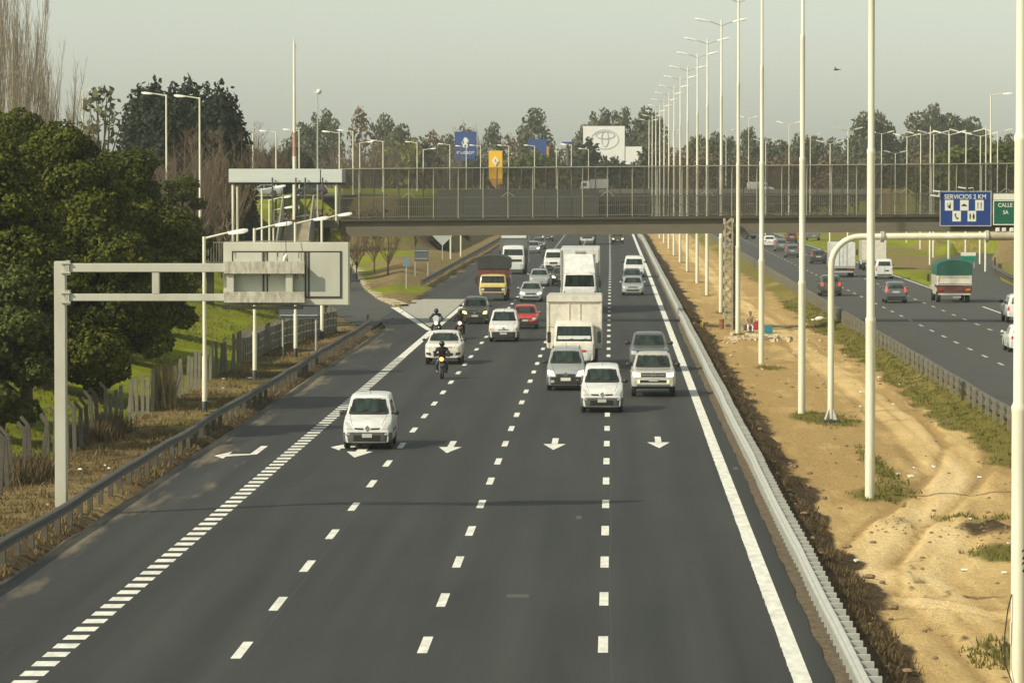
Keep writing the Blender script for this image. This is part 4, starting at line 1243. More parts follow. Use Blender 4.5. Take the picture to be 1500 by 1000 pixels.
b.build('concrete_foot', M['concrete_dark'], gr)
b = MB()
for a in range(4):
    c_, s_ = math.cos(a * math.pi / 2 + 0.78), math.sin(a * math.pi / 2 + 0.78)
    b.add([(c_ * 0.1, s_ * 0.1, 0.12), (c_ * 0.33, s_ * 0.33, 0.12), (c_ * 0.1, s_ * 0.1, 0.62), (c_ * 0.1 - s_ * 0.03, s_ * 0.1 + c_ * 0.03, 0.12), (c_ * 0.33 - s_ * 0.03, s_ * 0.33 + c_ * 0.03, 0.12), (c_ * 0.1 - s_ * 0.03, s_ * 0.1 + c_ * 0.03, 0.62)],
          [(0, 1, 2), (3, 4, 5), (0, 1, 4, 3), (1, 2, 5, 4), (2, 0, 3, 5)])
b.build('gusset', M['galv'], gr)
b = MB()
for k, xx in enumerate((6.5, 6.75, 7.05)): b.box(xx, xx + 0.16, -0.1, 0.1, top + 0.2, top + 0.36, 0.02)
b.build('junction_box', M['lamp_head'], gr)

# ================================================================ small signs
def plate_sign(name, label, px, pbase, w_, h, zc, posts, m, shape='rect', Y=None, face_back=True):
    x, y = ground_at(px, pbase)
    z = float(terrain(np.array(x), np.array(y)))
    t = thing(name, label, 'road sign', (x, y, z))
    for k in posts:
        b = MB(); b.lathe([(0.05, -0.3), (0.05, zc + h * 0.45)], c=(k, 0.06, 0), n=8); b.build('post', M['galv'], t, 40)
    b = MB()
    if shape == 'rect': b.box(-w_ / 2, w_ / 2, -0.03, 0.01, zc - h / 2, zc + h / 2, 0.01)
    else: b.prism([(0, zc - h / 2), (w_ / 2, zc), (0, zc + h / 2), (-w_ / 2, zc)], -0.03, 0.01)
    p = b.build('plate', m, t)
    if shape == 'rect' and w_ > 1:
        b = MB()
        for dz in (-0.3, 0.3): b.box(-w_ / 2 + 0.05, w_ / 2 - 0.05, -0.08, -0.035, zc + dz * h - 0.03, zc + dz * h + 0.03)
        b.build('crossbar', M['galv'], t)
    return t
M['sign_grey'] = weathered('sign_back_grey', (0.10, 0.115, 0.125), (0.075, 0.085, 0.09), 0.5, scale=2)
plate_sign('road_sign', 'back of a dark rectangular sign on two thin posts behind the cream message sign', 437, 520, 2.1, 0.95, 2.35, (-0.85, 0.9), M['sign_grey'])
plate_sign('road_sign', 'back of a small square grey sign on two posts on the brown grass gore', 617, 412, 1.25, 1.15, 2.1, (-0.55, 0.6), M['sign_grey'])
plate_sign('road_sign', 'small pale blue plate on a thin post low on the grass gore', 595, 428, 0.55, 0.75, 2.2, (0.0,), weathered('pale_blue_plate', (0.16, 0.24, 0.28), (0.12, 0.19, 0.23), 0.5))
plate_sign('road_sign', 'large pale diamond sign on a white post under the footbridge', 648, 388, 2.1, 2.1, 2.55, (0.0,), weathered('pale_diamond_plate', (0.42, 0.46, 0.42), (0.34, 0.38, 0.35), 0.5), 'diamond')
for k, (px, pb, lab) in enumerate(((660, 385, 'white post left of two beside the diamond sign'), (675, 380, 'white post right of two beside the diamond sign'))):
    x, y = ground_at(px, pb)
    b = MB(); b.lathe([(0.09, -0.3), (0.09, 6.5), (0.06, 6.55)], n=8)
    o = b.build('white_post', M['pole'], None, 40); o.location = (x, y, 0.3)
    tag(o, lab + ' under the footbridge', 'post', 'white posts by the gore')
x, y = ground_at(1417, 392)
gs = thing('small_green_sign', 'small green sign with a pale strip on top, on the gore of the exit road', 'road sign', (x, y, 0))
b = MB(); b.box(-0.8, 0.8, -0.03, 0.02, 0.65, 1.20, 0.01); b.build('panel', weathered('bright_green_sign', (0.005, 0.24, 0.14), (0.004, 0.2, 0.11), 0.4), gs)
b = MB(); b.box(-0.78, 0.78, -0.03, 0.02, 1.24, 1.58, 0.01); b.build('top_plate', M['white_sign'], gs)
b = MB()
for s in (-0.6, 0.6): b.box(s - 0.04, s + 0.04, 0.03, 0.1, -0.3, 1.5)
b.build('post', M['galv'], gs)
b = MB()
for k in range(7): b.box(-0.66 + k * 0.19, -0.60 + k * 0.19 + 0.03 * (k % 3), -0.042, -0.028, 0.80, 1.05)
b.build('lettering', weathered('dim_green_letter', (0.003, 0.15, 0.085), (0.003, 0.12, 0.07), 0.5), gs)
for k, (px, pb, h, Y) in enumerate(((1361, 352, 14.5, 430), (1388, 352, 14.5, 452), (1442, 397, 14.5, 405))):
    x = (px - 896) / 6000 * Y
    b = MB(); b.lathe([(0.10, -0.3), (0.10, 5), (0.07, 5.1), (0.05, h)], n=8)
    z = float(terrain(np.array(x), np.array(Y)))
    o = b.build('slender_post', M['pole'], None, 40); o.location = (x, Y, z)
    tag(o, f'slender cream post by the exit road, {("leftmost", "middle", "rightmost")[k]} of three', 'post', 'slender posts by the exit road')

# ================================================================ road overpass far behind
OY = 800.0
ov = thing('road_overpass', 'low road overpass crossing far behind the footbridge', 'bridge', (0, OY, 0))
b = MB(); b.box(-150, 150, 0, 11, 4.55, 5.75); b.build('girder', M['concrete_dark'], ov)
b = MB(); b.box(-150, 150, -0.4, 11.4, 5.76, 6.05); b.build('deck', M['asphalt_plain'], ov)
b = MB(); b.box(-150, 150, -0.38, -0.15, 6.06, 6.86); b.build('parapet', M['parapet'], ov)
b = MB(); b.box(-150, 150, 11.1, 11.35, 6.06, 6.9); b.build('rear_parapet', M['concrete'], ov)
for x in (-19.5, 5.5, 30.5):
    b = MB(); b.box(x - 0.5, x + 0.5, 2.0, 9.0, -0.5, 4.54); b.build('pier', M['concrete_dark'], ov)
b = MB()
for k in range(-48, 50): b.box(k * 3.0 - 0.06, k * 3.0 + 0.06, -0.45, -0.40, 6.2, 7.5)
tag(b.build('parapet_post', M['rail_steel'], ov), kind='stuff')
tag(strip('approach_road', [(-300, 475), (-120, 468), (-60, 470), (-42, 482), (-36, 520), (-60, 640), (-95, 797)], [(-300, 466), (-120, 459), (-58, 460), (-36, 474), (-28.5, 520), (-50, 640), (-85, 797)], 7.05, M['asphalt_plain']), kind='structure')
gp = []
for k, px in enumerate(range(303, 505, 13)):
    x, z = at_depth(px, 296, 452)
    gp.append((x, 452 + k * 0.4))
bol0 = None
for k, (x, y) in enumerate(gp):
    z = float(terrain(np.array(x), np.array(y)))
    if bol0 is None:
        b = MB(); b.lathe([(0.10, -0.3), (0.10, 1.0), (0.06, 1.06)], n=8); o = bol0 = b.build('marker_post', M['pole'], None, 40)
    else:
        o = bol0.copy(); COL.objects.link(o)
    o.location = (x, y, z)
    tag(o, f'short pale marker post on the upper road behind the canopy, {ORD[k] if k else "first"} from the left', 'post', 'marker posts along the upper road')

# ================================================================ advertising boards
def board(name, label, px0, px1, py0, py1, Y, m, legs=True, thick=0.5):
    x0, z1 = at_depth(px0, py0, Y); x1, z0 = at_depth(px1, py1, Y)
    t = thing(name, label, 'billboard', ((x0 + x1) / 2, Y, 0))
    h = (x1 - x0) / 2
    b = MB(); b.box(-h, h, 0, thick, z0, z1, 0.03); b.build('panel', m, t)
    if legs:
        b = MB(); b.lathe([(0.35, -0.5), (0.3, z0 + 0.5)], c=(0, thick + 0.3, 0), n=10); b.build('pole', M['galv_dull'], t, 40)
    return t, h, z0, z1
t, h, z0, z1 = board('blue_billboard', 'blue billboard with a white lion emblem and lettering above the footbridge', 666, 698, 193, 236, 880, M['blue_board'])
lettering('lettering', 'PEUGEOT', 0.82, M['white_board'], t, (0, -0.03, z0 + 1.75), sx=1.05, extrude=0.02)
cz, q = z0 + 3.9, 1.0
lion = [(-0.55, -1.1), (-0.25, -1.1), (-0.3, -0.6), (0.0, -0.35), (0.25, -0.75), (0.2, -1.1), (0.5, -1.1), (0.55, -0.5), (0.4, -0.1), (0.42, 0.25), (0.8, 0.15), (0.85, 0.35), (0.45, 0.5), (0.75, 0.7), (0.7, 0.9), (0.4, 0.8), (0.3, 1.15), (-0.15, 1.25), (-0.5, 0.95), (-0.55, 0.5), (-0.4, 0.1), (-0.45, -0.3), (-0.85, -0.05), (-0.7, 0.35), (-0.85, 0.4), (-1.0, -0.05), (-0.7, -0.45)]
b = MB(); b.prism([(x_ * 0.85, cz + z_ * 0.95) for x_, z_ in lion], -0.05, 0.0); b.build('emblem', M['white_board'], t)
t, h, z0, z1 = board('yellow_billboard', 'yellow tapering totem with a white diamond emblem above the footbridge', 716, 736, 221, 262, 832, M['yellow_board'], False)
b = MB(); b.prism([(-h, z0 - 0.02), (h, z0 - 0.02), (h, z0 - 1.3), (h * 0.75, z0 - 1.9), (h * 0.6, 2.0), (h * 0.05, 2.0), (-h * 0.05, z0 - 1.8), (-h * 0.4, z0 - 1.4)][::-1], 0.02, 0.48); b.build('stem', M['orange_board'], t)
cz = (z0 + z1) / 2 + 0.75
b = MB(); b.ring([(0, cz - 1.0), (0.72, cz), (0, cz + 1.0), (-0.72, cz)], [(0, cz - 0.42), (0.26, cz), (0, cz + 0.42), (-0.26, cz)], -0.12, 0.0); b.build('emblem', M['white_board'], t)
b = MB(); b.prism([(0, cz - 0.98), (0.70, cz), (0.30, cz), (0, cz - 0.45)], -0.16, -0.125); b.build('emblem_shade', M['silver_mark'], t)
t, h, z0, z1 = board('dark_blue_board', 'plain dark blue board with an orange edge post behind the bright green bush', 774, 801, 204, 228, 890, M['blue_board'])
b = MB(); b.box(h - 0.05, h + 0.4, -0.1, 0.4, 2.0, z0 + 2.0); b.build('edge_post', M['orange_board'], t)
t, h, z0, z1 = board('navy_board', 'small navy blue board with a wavy top between the lamp posts', 823, 840, 208, 212, 900, M['blue_board'])
t, h, z0, z1 = board('white_billboard', 'big white billboard with a silver oval emblem and red letters above the footbridge', 854, 915, 185, 240, 900, M['white_board'])
def ell(cx, cz, a, c, n=36): return [(cx + a * math.cos(2 * math.pi * k / n), cz + c * math.sin(2 * math.pi * k / n)) for k in range(n)]
cz = z1 - 2.9
b = MB()
b.ring(ell(0.2, cz, 3.1, 2.2), ell(0.2, cz, 2.82, 1.98), -0.06, 0.0)
b.ring(ell(0.2, cz + 0.15, 0.85, 1.8), ell(0.2, cz + 0.15, 0.66, 1.62), -0.10, -0.065)
b.ring(ell(0.2, cz + 0.95, 2.1, 0.85), ell(0.2, cz + 0.95, 1.95, 0.7), -0.14, -0.105)
b.build('emblem', M['silver_mark'], t)
lettering('lettering', 'AV', 1.25, M['red_letter'], t, (-1.6, -0.03, z0 + 0.95), extrude=0.02)
lettering('lettering', 'I', 1.25, M['red_letter'], t, (0.6, -0.03, z0 + 0.95), extrude=0.02)
t, h, z0, z1 = board('small_white_board', 'smaller blank white board beside the big white billboard', 916, 941, 215, 241, 890, M['white_board'])
# ================================================================ vehicles
def hermite(keys, x):
    """monotone cubic through (x, value) keys"""
    n = len(keys)
    if x <= keys[0][0]: return keys[0][1]
    if x >= keys[-1][0]: return keys[-1][1]
    d = [(keys[i + 1][1] - keys[i][1]) / (keys[i + 1][0] - keys[i][0]) for i in range(n - 1)]
    def slope(i):
        if i == 0: return d[0]
        if i == n - 1: return d[-1]
        a, c = d[i - 1], d[i]
        return 0.0 if a * c <= 0 else 2 * a * c / (a + c)
    for i in range(n - 1):
        if x <= keys[i + 1][0]:
            h = keys[i + 1][0] - keys[i][0]
            t = (x - keys[i][0]) / h
            m0, m1 = slope(i) * h, slope(i + 1) * h
            return (2 * t**3 - 3 * t**2 + 1) * keys[i][1] + (t**3 - 2 * t**2 + t) * m0 + (-2 * t**3 + 3 * t**2) * keys[i + 1][1] + (t**3 - t**2) * m1

class Shell:
    """car body lofted along its length; nose at y = 0 facing -y"""
    def __init__(s, L, hw, top, belt, tumble=0.14, sill=0.22, wheels=(0.75, 3.2), wr=0.31, nose=0.30, nose_in=0.22, tail_in=0.12, arch=0.06, roof_r=0.10, crown=0.035, bumper_z=None):
        s.L, s.hw, s.top, s.belt = L, hw, top, belt
        s.wheels, s.wr = wheels, wr
        zr = max(k[1] for k in top)
        ys = sorted(set([0.0, 0.02, 0.05, 0.09, 0.14] + [round(0.2 + 0.08 * i, 3) for i in range(int((L - 0.3) / 0.08))] + [L - 0.12, L - 0.06, L - 0.02, L] + [k[0] for k in top]))
        ys = [y for y in ys if 0 <= y <= L]
        rings = []
        for y in ys:
            plan = hw * (1 - nose_in * max(0, 1 - y / nose) ** 2.2 - tail_in * max(0, 1 - (L - y) / 0.3) ** 2.2)
            zt = hermite(top, y)
            zb = sill
            fz = (bumper_z or sill)
            zb = sill + (fz - sill) * max(0, 1 - y / 0.35)
            for wy in wheels:
                ra = wr + arch
                if abs(y - wy) < ra: zb = max(zb, wr + math.sqrt(max(0, ra * ra - (y - wy) ** 2)) * 0.98)
            zbelt = min(belt(y), zt - 0.05)
            zb = min(zb, zbelt - 0.1)
            f = max(0.0, (zt - zbelt - 0.05) / max(0.01, zr - zbelt - 0.05))
            wt = plan * (1 - 0.03) - tumble * f
            r = min(roof_r, (zt - zbelt) * 0.6)
            h = zbelt - zb
            ring = [(0, zb), (plan * 0.85, zb), (plan * 0.965, zb + 0.05 * min(1, h)), (plan * 0.995, zb + 0.30 * h), (plan, zb + 0.55 * h), (plan * 0.995, zb + 0.82 * h), (plan * 0.975, zbelt),
                    (wt + (plan * 0.975 - wt) * 0.45, zbelt + (zt - r - zbelt) * 0.55), (wt, zt - r), (wt - r * 0.30, zt - r * 0.30), (wt - r, zt - 0.0), (wt * 0.6, zt + crown * 0.65), (wt * 0.25, zt + crown * 0.95), (0, zt + crown)]
            rings.append((y, ring))
        m = len(rings[0][1])
        vs, fs = [], []
        n = 2 * m - 2
        for y, ring in rings:
            full = ring + [(-x, z) for x, z in reversed(ring[1:-1])]
            vs += [(x, y, z) for x, z in full]
        for i in range(len(rings) - 1):
            for k in range(n):
                fs.append((i * n + k, i * n + (k + 1) % n, (i + 1) * n + (k + 1) % n, (i + 1) * n + k))
        fs += [tuple(range(n)), tuple((len(rings) - 1) * n + k for k in range(n))]
        s.mb = MB().add(vs, fs)
        bm = bmesh.new()
        bv = [bm.verts.new(v) for v in vs]
        for f in fs: bm.faces.new([bv[i] for i in f])
        bmesh.ops.triangulate(bm, faces=bm.faces[:])
        s.bvh = BVHTree.FromBMesh(bm)
        bm.free()
    def hit(s, a, b, d):
        """project along d: 'f' front (a=x, b=z), 'r' rear, 'l'/'s' left/right side (a=y, b=z), 't' top (a=x, b=y)"""
        o, v = {'f': ((a, -3, b), (0, 1, 0)), 'r': ((a, s.L + 3, b), (0, -1, 0)), 'l': ((-4, a, b), (1, 0, 0)), 's': ((4, a, b), (-1, 0, 0)), 't': ((a, b, 6), (0, 0, -1))}[d]
        p, nrm, i_, dist = s.bvh.ray_cast(Vector(o), Vector(v))
        return (p, Vector(v)) if p is not None else (None, Vector(v))
    def patch(s, mb, d, c, n=6, m=4, off=0.006, depth=0.03):
        """thin moulded piece following the body; c = four corners"""
        pts, back = [], []
        for j in range(m + 1):
            for i in range(n + 1):
                u, v = i / n, j / m
                a = (c[0][0] * (1 - u) + c[1][0] * u) * (1 - v) + (c[3][0] * (1 - u) + c[2][0] * u) * v
                b = (c[0][1] * (1 - u) + c[1][1] * u) * (1 - v) + (c[3][1] * (1 - u) + c[2][1] * u) * v
                p, dr = s.hit(a, b, d)
                k = 0
                while p is None and k < 12:
                    k += 1
                    f = 1 - 0.02 * k
                    cx = sum(q[0] for q in c) / 4; cz = sum(q[1] for q in c) / 4
                    p, dr = s.hit(cx + (a - cx) * f, cz + (b - cz) * f, d)
                if p is None: return mb
                pts.append(p - dr * off)
                back.append(p + dr * depth)
        w = n + 1
        N_ = len(pts)
        fs = [(j * w + i, j * w + i + 1, (j + 1) * w + i + 1, (j + 1) * w + i) for j in range(m) for i in range(n)]
        rim = [i for i in range(w)] + [(j + 1) * w - 1 for j in range(1, m + 1)] + [m * w + i for i in range(n - 1, -1, -1)] + [j * w for j in range(m - 1, 0, -1)]
        vs = pts + [back[i] for i in rim]
        for k in range(len(rim)):
            k2 = (k + 1) % len(rim)
            fs.append((rim[k], rim[k2], N_ + k2, N_ + k))
        return mb.add(vs, fs)

def wheel(t, x, y, r, w_, steel=False):
    b = MB()
    prof = [(r * 0.62, -w_ / 2), (r * 0.93, -w_ / 2), (r, -w_ * 0.36), (r, w_ * 0.36), (r * 0.93, w_ / 2), (r * 0.62, w_ / 2)]
    b.lathe(prof, 'x', (x, y, r), 22)
    o = b.build('wheel', M['rubber'], t, 40)
    q = MB()
    s = 1 if x > 0 else -1
    xf = x + s * (w_ / 2 - 0.012)
    q.lathe([(r * 0.60, xf - s * 0.03), (r * 0.60, xf + s * 0.014), (r * 0.50, xf + s * 0.004), (r * 0.16, xf + s * 0.012), (r * 0.10, xf + s * 0.03)] , 'x', (0, y, r), 18)
    q.build('rim', M['steel_rim'] if steel else M['rim'], o, 40)

def sym(sh, d, c, n=5, m=3, off=0.007, mb=None):
    mb = mb or MB()
    sh.patch(mb, d, c, n, m, off)
    return sh.patch(mb, d, [(-a, b) for a, b in c], n, m, off)

def mirrors(t, hw, y, z, m, s=1.0):
    for sg in (-1, 1):
        b = MB()
        b.bar((sg * (hw - 0.10), y, z), (sg * (hw + 0.05), y - 0.02, z + 0.02), 0.05, 0.06)
        b.ball((sg * (hw + 0.10), y - 0.03, z + 0.04), (0.095 * s, 0.06, 0.075 * s), 10, 6)
        b.build('wing_mirror', m, t, 50)

def car(spec, label, cat, loc, away=False, group=None):
    """passenger vehicle from a dict of proportions"""
    g = spec.get
    L, hw = spec['L'], spec['hw']
    X, Y = loc
    t = thing(spec['name'], label, cat, (X, Y + (L - 0.7 if away else -0.8), g('z', 0)), math.pi if away else 0.0, group)
    if 'rz' in spec: t.rotation_euler = (0, 0, spec['rz'])
    body = spec['paint']
    sh = Shell(L, hw, spec['top'], g('belt'), g('tumble', 0.14), g('sill', 0.24), spec['wheels'], g('wr', 0.31), nose_in=g('nose_in', 0.2), nose=g('nose', 0.32), roof_r=g('roof_r', 0.1), bumper_z=g('bumper_z', 0.24), crown=g('crown', 0.03), tail_in=g('tail_in', 0.10))
    sh.mb.build('body', body, t, 38)
    b = MB(); b.box(-hw * 0.84, hw * 0.84, 0.25, L - 0.2, g('sill', 0.24) - 0.05, g('sill', 0.24) + 0.38); b.build('chassis', M['under'], t)
    for wy in spec['wheels']:
        for s in (-1, 1): wheel(t, s * (hw - 0.115), wy, g('wr', 0.31), 0.2, g('steel', False))
    P1 = lambda nm, m, d, c, n=6, k=4, off=0.006: sh.patch(MB(), d, c, n, k, off).build(nm, m, t, 50)
    # screens and windows
    (xb, zb_), (xt, zt_) = spec['screen']
    e = 0.045
    P1('windscreen_seal', M['black_plastic'], 'f', [(-xb - e, zb_ - 0.01), (xb + e, zb_ - 0.01), (xt + e, zt_ + 0.03), (-xt - e, zt_ + 0.03)], 12, 6, 0.003)
    sm = MB()
    for s in (-1, 1): sh.patch(sm, 'f', [(s * (hw * 0.60) - 0.006, zb_ * 0.70), (s * (hw * 0.60) + 0.006, zb_ * 0.70), (s * xb * 0.97 + 0.006, zb_ - 0.05), (s * xb * 0.97 - 0.006, zb_ - 0.05)], 1, 10, 0.004, 0.01)
    if sm.v: sm.build('bonnet_seam', M['under'], t)
    P1('windscreen', M['glass'], 'f', [(-xb, zb_), (xb, zb_), (xt, zt_), (-xt, zt_)], 12, 6)
    fr = MB()
    for a in ([(-xb, zb_ - 0.035), (xb, zb_ - 0.035), (xb, zb_ - 0.002), (-xb, zb_ - 0.002)],): sh.patch(fr, 'f', a, 12, 1, 0.008)
    if fr.v: fr.build('wiper_cowl', M['black_plastic'], t)
    wb = MB()
    for x0 in (-0.45, 0.12):
        p0, _ = sh.hit(x0 * hw / 0.8, zb_ + 0.01, 'f'); p1, _ = sh.hit((x0 + 0.42) * hw / 0.8, zb_ + 0.13, 'f')
        if p0 and p1: wb.bar(p0 + Vector((0, -0.02, 0)), p1 + Vector((0, -0.02, 0)), 0.018, 0.015)
    if wb.v: wb.build('wiper', M['black_plastic'], t)
    for d, nm in (('l', ''), ('s', '')):
        for c in spec['side']:
            P1('side_window', M['glass'], d, c, 6, 4, 0.005)
        for y in g('seams', ()):
            q = MB(); sh.patch(q, d, [(y - 0.008, 0.32), (y + 0.008, 0.32), (y + 0.008, g('beltz', 1.0)), (y - 0.008, g('beltz', 1.0))], 1, 6, 0.003, 0.01)
            if q.v: q.build('door_seam', M['under'], t)
        for y in g('handles', ()):
            q = MB(); p, dr = sh.hit(y, g('beltz', 1.0) - 0.1, d)
            if p: q.bar(p - dr * 0.02 + Vector((0, -0.08, 0)), p - dr * 0.02 + Vector((0, 0.08, 0)), 0.03, 0.03); q.build('door_handle', g('trim', body), t)
        if g('wrap'):
            z0, z1, wm = g('wrap')
            P1('bumper_side', wm, d, [(0.03, z0), (0.37, z0), (0.37, z1), (0.03, z1)], 6, 2, 0.022)
        if g('rub'):
            P1('side_moulding', M['grey_plastic'], d, [(spec['wheels'][0] + 0.42, g('rub')), (spec['wheels'][1] - 0.42, g('rub')), (spec['wheels'][1] - 0.42, g('rub') + 0.12), (spec['wheels'][0] + 0.42, g('rub') + 0.12)], 8, 1, 0.012)
    (xb, zb_), (xt, zt_) = spec['rear_screen']
    P1('rear_window', M['glass'], 'r', [(-xb, zb_), (xb, zb_), (xt, zt_), (-xt, zt_)], 8, 4)
    # nose
    for item in spec['front']:
        nm, m, c = item[:3]
        off = item[3] if len(item) > 3 else 0.008
        if nm.endswith('*'):
            for s in (-1, 1):
                q = MB(); sh.patch(q, 'f', [(a * s, b_) for a, b_ in c], 6, 4, off); q.build(nm[:-1], m, t, 50)
        else:
            P1(nm, m, 'f', c, 10, 4, off)
    for item in spec['rear']:
        nm, m, c = item[:3]
        off = item[3] if len(item) > 3 else 0.008
        if nm.endswith('*'):
            for s in (-1, 1):
                q = MB(); sh.patch(q, 'r', [(a * s, b_) for a, b_ in c], 5, 4, off); q.build(nm[:-1], m, t, 50)
        else:
            P1(nm, m, 'r', c, 10, 3, off)
    if g('logo'):
        z, r_, kind = spec['logo']
        p, dr = sh.hit(0.0, z, 'f')
        if p:
            q = MB()
            yy = p.y - 0.035
            if kind == 'diamond':
                q.ring([(0, z - r_ * 1.3), (r_ * 0.95, z), (0, z + r_ * 1.3), (-r_ * 0.95, z)], [(0, z - r_ * 0.55), (r_ * 0.4, z), (0, z + r_ * 0.55), (-r_ * 0.4, z)], yy, p.y + 0.05)
            else:
                q.ring(ell(0, z, r_, r_, 18), ell(0, z, r_ * 0.78, r_ * 0.78, 18), yy, p.y + 0.05)
                if kind == 'vee':
                    q.prism([(-r_ * 0.6, z + r_ * 0.6), (-r_ * 0.35, z + r_ * 0.65), (0, z), (r_ * 0.35, z + r_ * 0.65), (r_ * 0.6, z + r_ * 0.6), (r_ * 0.3, z - r_ * 0.7), (0, z - r_ * 0.15), (-r_ * 0.3, z - r_ * 0.7)], yy + 0.005, p.y + 0.04)
                else:
                    q.prism(ell(0, z, r_ * 0.7, r_ * 0.3, 12), yy + 0.005, p.y + 0.04)
            q.build('emblem', M['chrome'], t)
    mz, my_ = g('mirror', (1.05, 1.25))
    mirrors(t, hw, my_, mz, g('mirror_mat', body), g('mirror_s', 1.0))
    if g('aerial'):
        p, _ = sh.hit(0, g('aerial'), 't'); q = MB(); q.tube([p - Vector((0, 0, .01)), p + Vector((0, 0.08, 0.22))], 0.012, 5); q.build('aerial', M['black_plastic'], t)
    if g('rails'):
        y0, y1 = g('rails')
        for s in (-1, 1):
            q = MB(); xr = s * (hw - g('tumble', 0.14) - 0.10)
            p0, _ = sh.hit(xr, y0, 't'); p1, _ = sh.hit(xr, y1, 't')
            q.tube([p0, p0 + Vector((0, 0.08, 0.05)), p1 + Vector((0, -0.08, 0.05)), p1], 0.018, 6); q.build('roof_rail', M['black_plastic'], t, 40)
    return t

def box4(x0, x1, z0, z1): return [(x0, z0), (x1, z0), (x1, z1), (x0, z1)]

WHITE = paint('white', (0.72, 0.73, 0.71))
CREAM = paint('cream_white', (0.74, 0.70, 0.60))
SILVER = paint('silver', (0.42, 0.45, 0.44), 0.35)
SAND = paint('champagne_silver', (0.56, 0.55, 0.49), 0.2)
GREY = paint('steel_grey', (0.15, 0.17, 0.17), 0.35)
DARK = paint('near_black', (0.018, 0.019, 0.020))
DKGREEN = paint('dark_green_grey', (0.045, 0.05, 0.042), 0.2)
RED = paint('red', (0.50, 0.025, 0.03))
BLUEGREY = paint('blue_grey', (0.10, 0.13, 0.14), 0.3)
YELLOW = paint('pale_yellow', (0.66, 0.52, 0.16))
ORANGE = paint('orange', (0.62, 0.30, 0.02))
MAROON = paint('maroon', (0.11, 0.02, 0.02))

def van_spec(p, **kw):
    """compact high-roofed delivery van"""
    d = dict(name='delivery_van', L=4.03, hw=0.84, paint=p, top=[(0, 0.60), (0.03, 0.76), (0.10, 0.86), (0.30, 0.95), (0.95, 1.13), (1.08, 1.18), (1.62, 1.66), (1.80, 1.76), (2.3, 1.82), (3.5, 1.82), (3.85, 1.76), (3.97, 1.6), (4.03, 1.2)],
             belt=lambda y: 1.06 if y > 0.9 else 0.82 + 0.25 * y, tumble=0.15, wheels=(0.74, 3.34), wr=0.31, screen=((0.66, 1.19), (0.57, 1.66)), nose_in=0.13,
             side=[[(1.36, 1.14), (2.20, 1.14), (2.20, 1.60), (1.74, 1.60)], [(2.30, 1.14), (3.0, 1.14), (3.0, 1.60), (2.30, 1.60)]], rear_screen=((0.60, 1.15), (0.52, 1.62)),
             front=[('bumper', M['grey_plastic'], box4(-0.80, 0.80, 0.27, 0.60), 0.035), ('lower_grille', M['under'], box4(-0.46, 0.46, 0.30, 0.50), 0.046),
                    ('grille*', M['under'], [(0.13, 0.685), (0.42, 0.70), (0.44, 0.75), (0.13, 0.735)], 0.012),
                    ('headlight*', M['lens'], [(0.50, 0.70), (0.76, 0.70), (0.79, 0.95), (0.62, 0.92)], 0.014),
                    ('fog_lamp*', M['lens'], box4(0.60, 0.76, 0.51, 0.57), 0.046), ('licence_plate', M['plate'], box4(-0.17, 0.17, 0.42, 0.55), 0.06)],
             rear=[('tail_lamp*', M['red_lens'], box4(0.70, 0.79, 0.75, 1.2)), ('rear_bumper', M['grey_plastic'], box4(-0.78, 0.78, 0.28, 0.55), 0.03), ('licence_plate', M['plate'], box4(-0.2, 0.2, 0.62, 0.75))],
             logo=(0.73, 0.085, 'diamond'), mirror=(1.17, 1.34), mirror_mat=M['black_plastic'], mirror_s=1.15, wrap=(0.28, 0.59, M['grey_plastic']), seams=(1.28, 2.26), handles=(2.1,), beltz=1.08, aerial=1.95, rub=0.55)
    d.update(kw)
    return d

def hatch_spec(p, H=1.5, L=3.9, hw=0.84, **kw):
    k = H / 1.5
    d = dict(name='hatchback_car', L=L, hw=hw, paint=p, top=[(0, 0.55), (0.04, 0.70 * k), (0.15, 0.80 * k), (0.9, 0.95 * k), (1.05, 0.99 * k), (1.75, 1.40 * k), (2.0, 1.47 * k), (2.4, H), (L - 0.75, 1.46 * k), (L - 0.35, 1.30 * k), (L - 0.08, 0.98 * k), (L, 0.75)],
             belt=lambda y: 0.90 * k, tumble=0.17, wheels=(0.78, L - 0.68), wr=0.30, screen=((0.66, 1.02 * k), (0.54, 1.40 * k)),
             side=[[(1.32, 0.97 * k), (2.05, 0.97 * k), (2.05, 1.36 * k), (1.80, 1.36 * k)], [(2.12, 0.97 * k), (L - 0.85, 0.99 * k), (L - 0.98, 1.36 * k), (2.12, 1.36 * k)]], rear_screen=((0.58, 1.03 * k), (0.50, 1.36 * k)),
             front=[('grille', M['black_plastic'], box4(-0.42, 0.42, 0.60, 0.70), 0.01), ('lower_grille', M['under'], box4(-0.60, 0.60, 0.30, 0.44), 0.01),
                    ('headlight*', M['lens'], [(0.48, 0.60), (0.76, 0.62), (0.78, 0.79), (0.54, 0.75)], 0.012), ('licence_plate', M['plate'], box4(-0.2, 0.2, 0.45, 0.57), 0.03)],
             rear=[('tail_lamp*', M['red_lens'], [(0.56, 0.80), (0.78, 0.80), (0.72, 1.10), (0.60, 1.08)], 0.012), ('rear_bumper', M['black_plastic'], box4(-0.80, 0.80, 0.30, 0.46), 0.02), ('licence_plate', M['plate'], box4(-0.24, 0.24, 0.72, 0.84), 0.012)],
             mirror=(1.0 * k, 1.32), seams=(1.2, 2.08), handles=(1.95, 2.85), beltz=0.92 * k)
    d.update(kw)
    return d

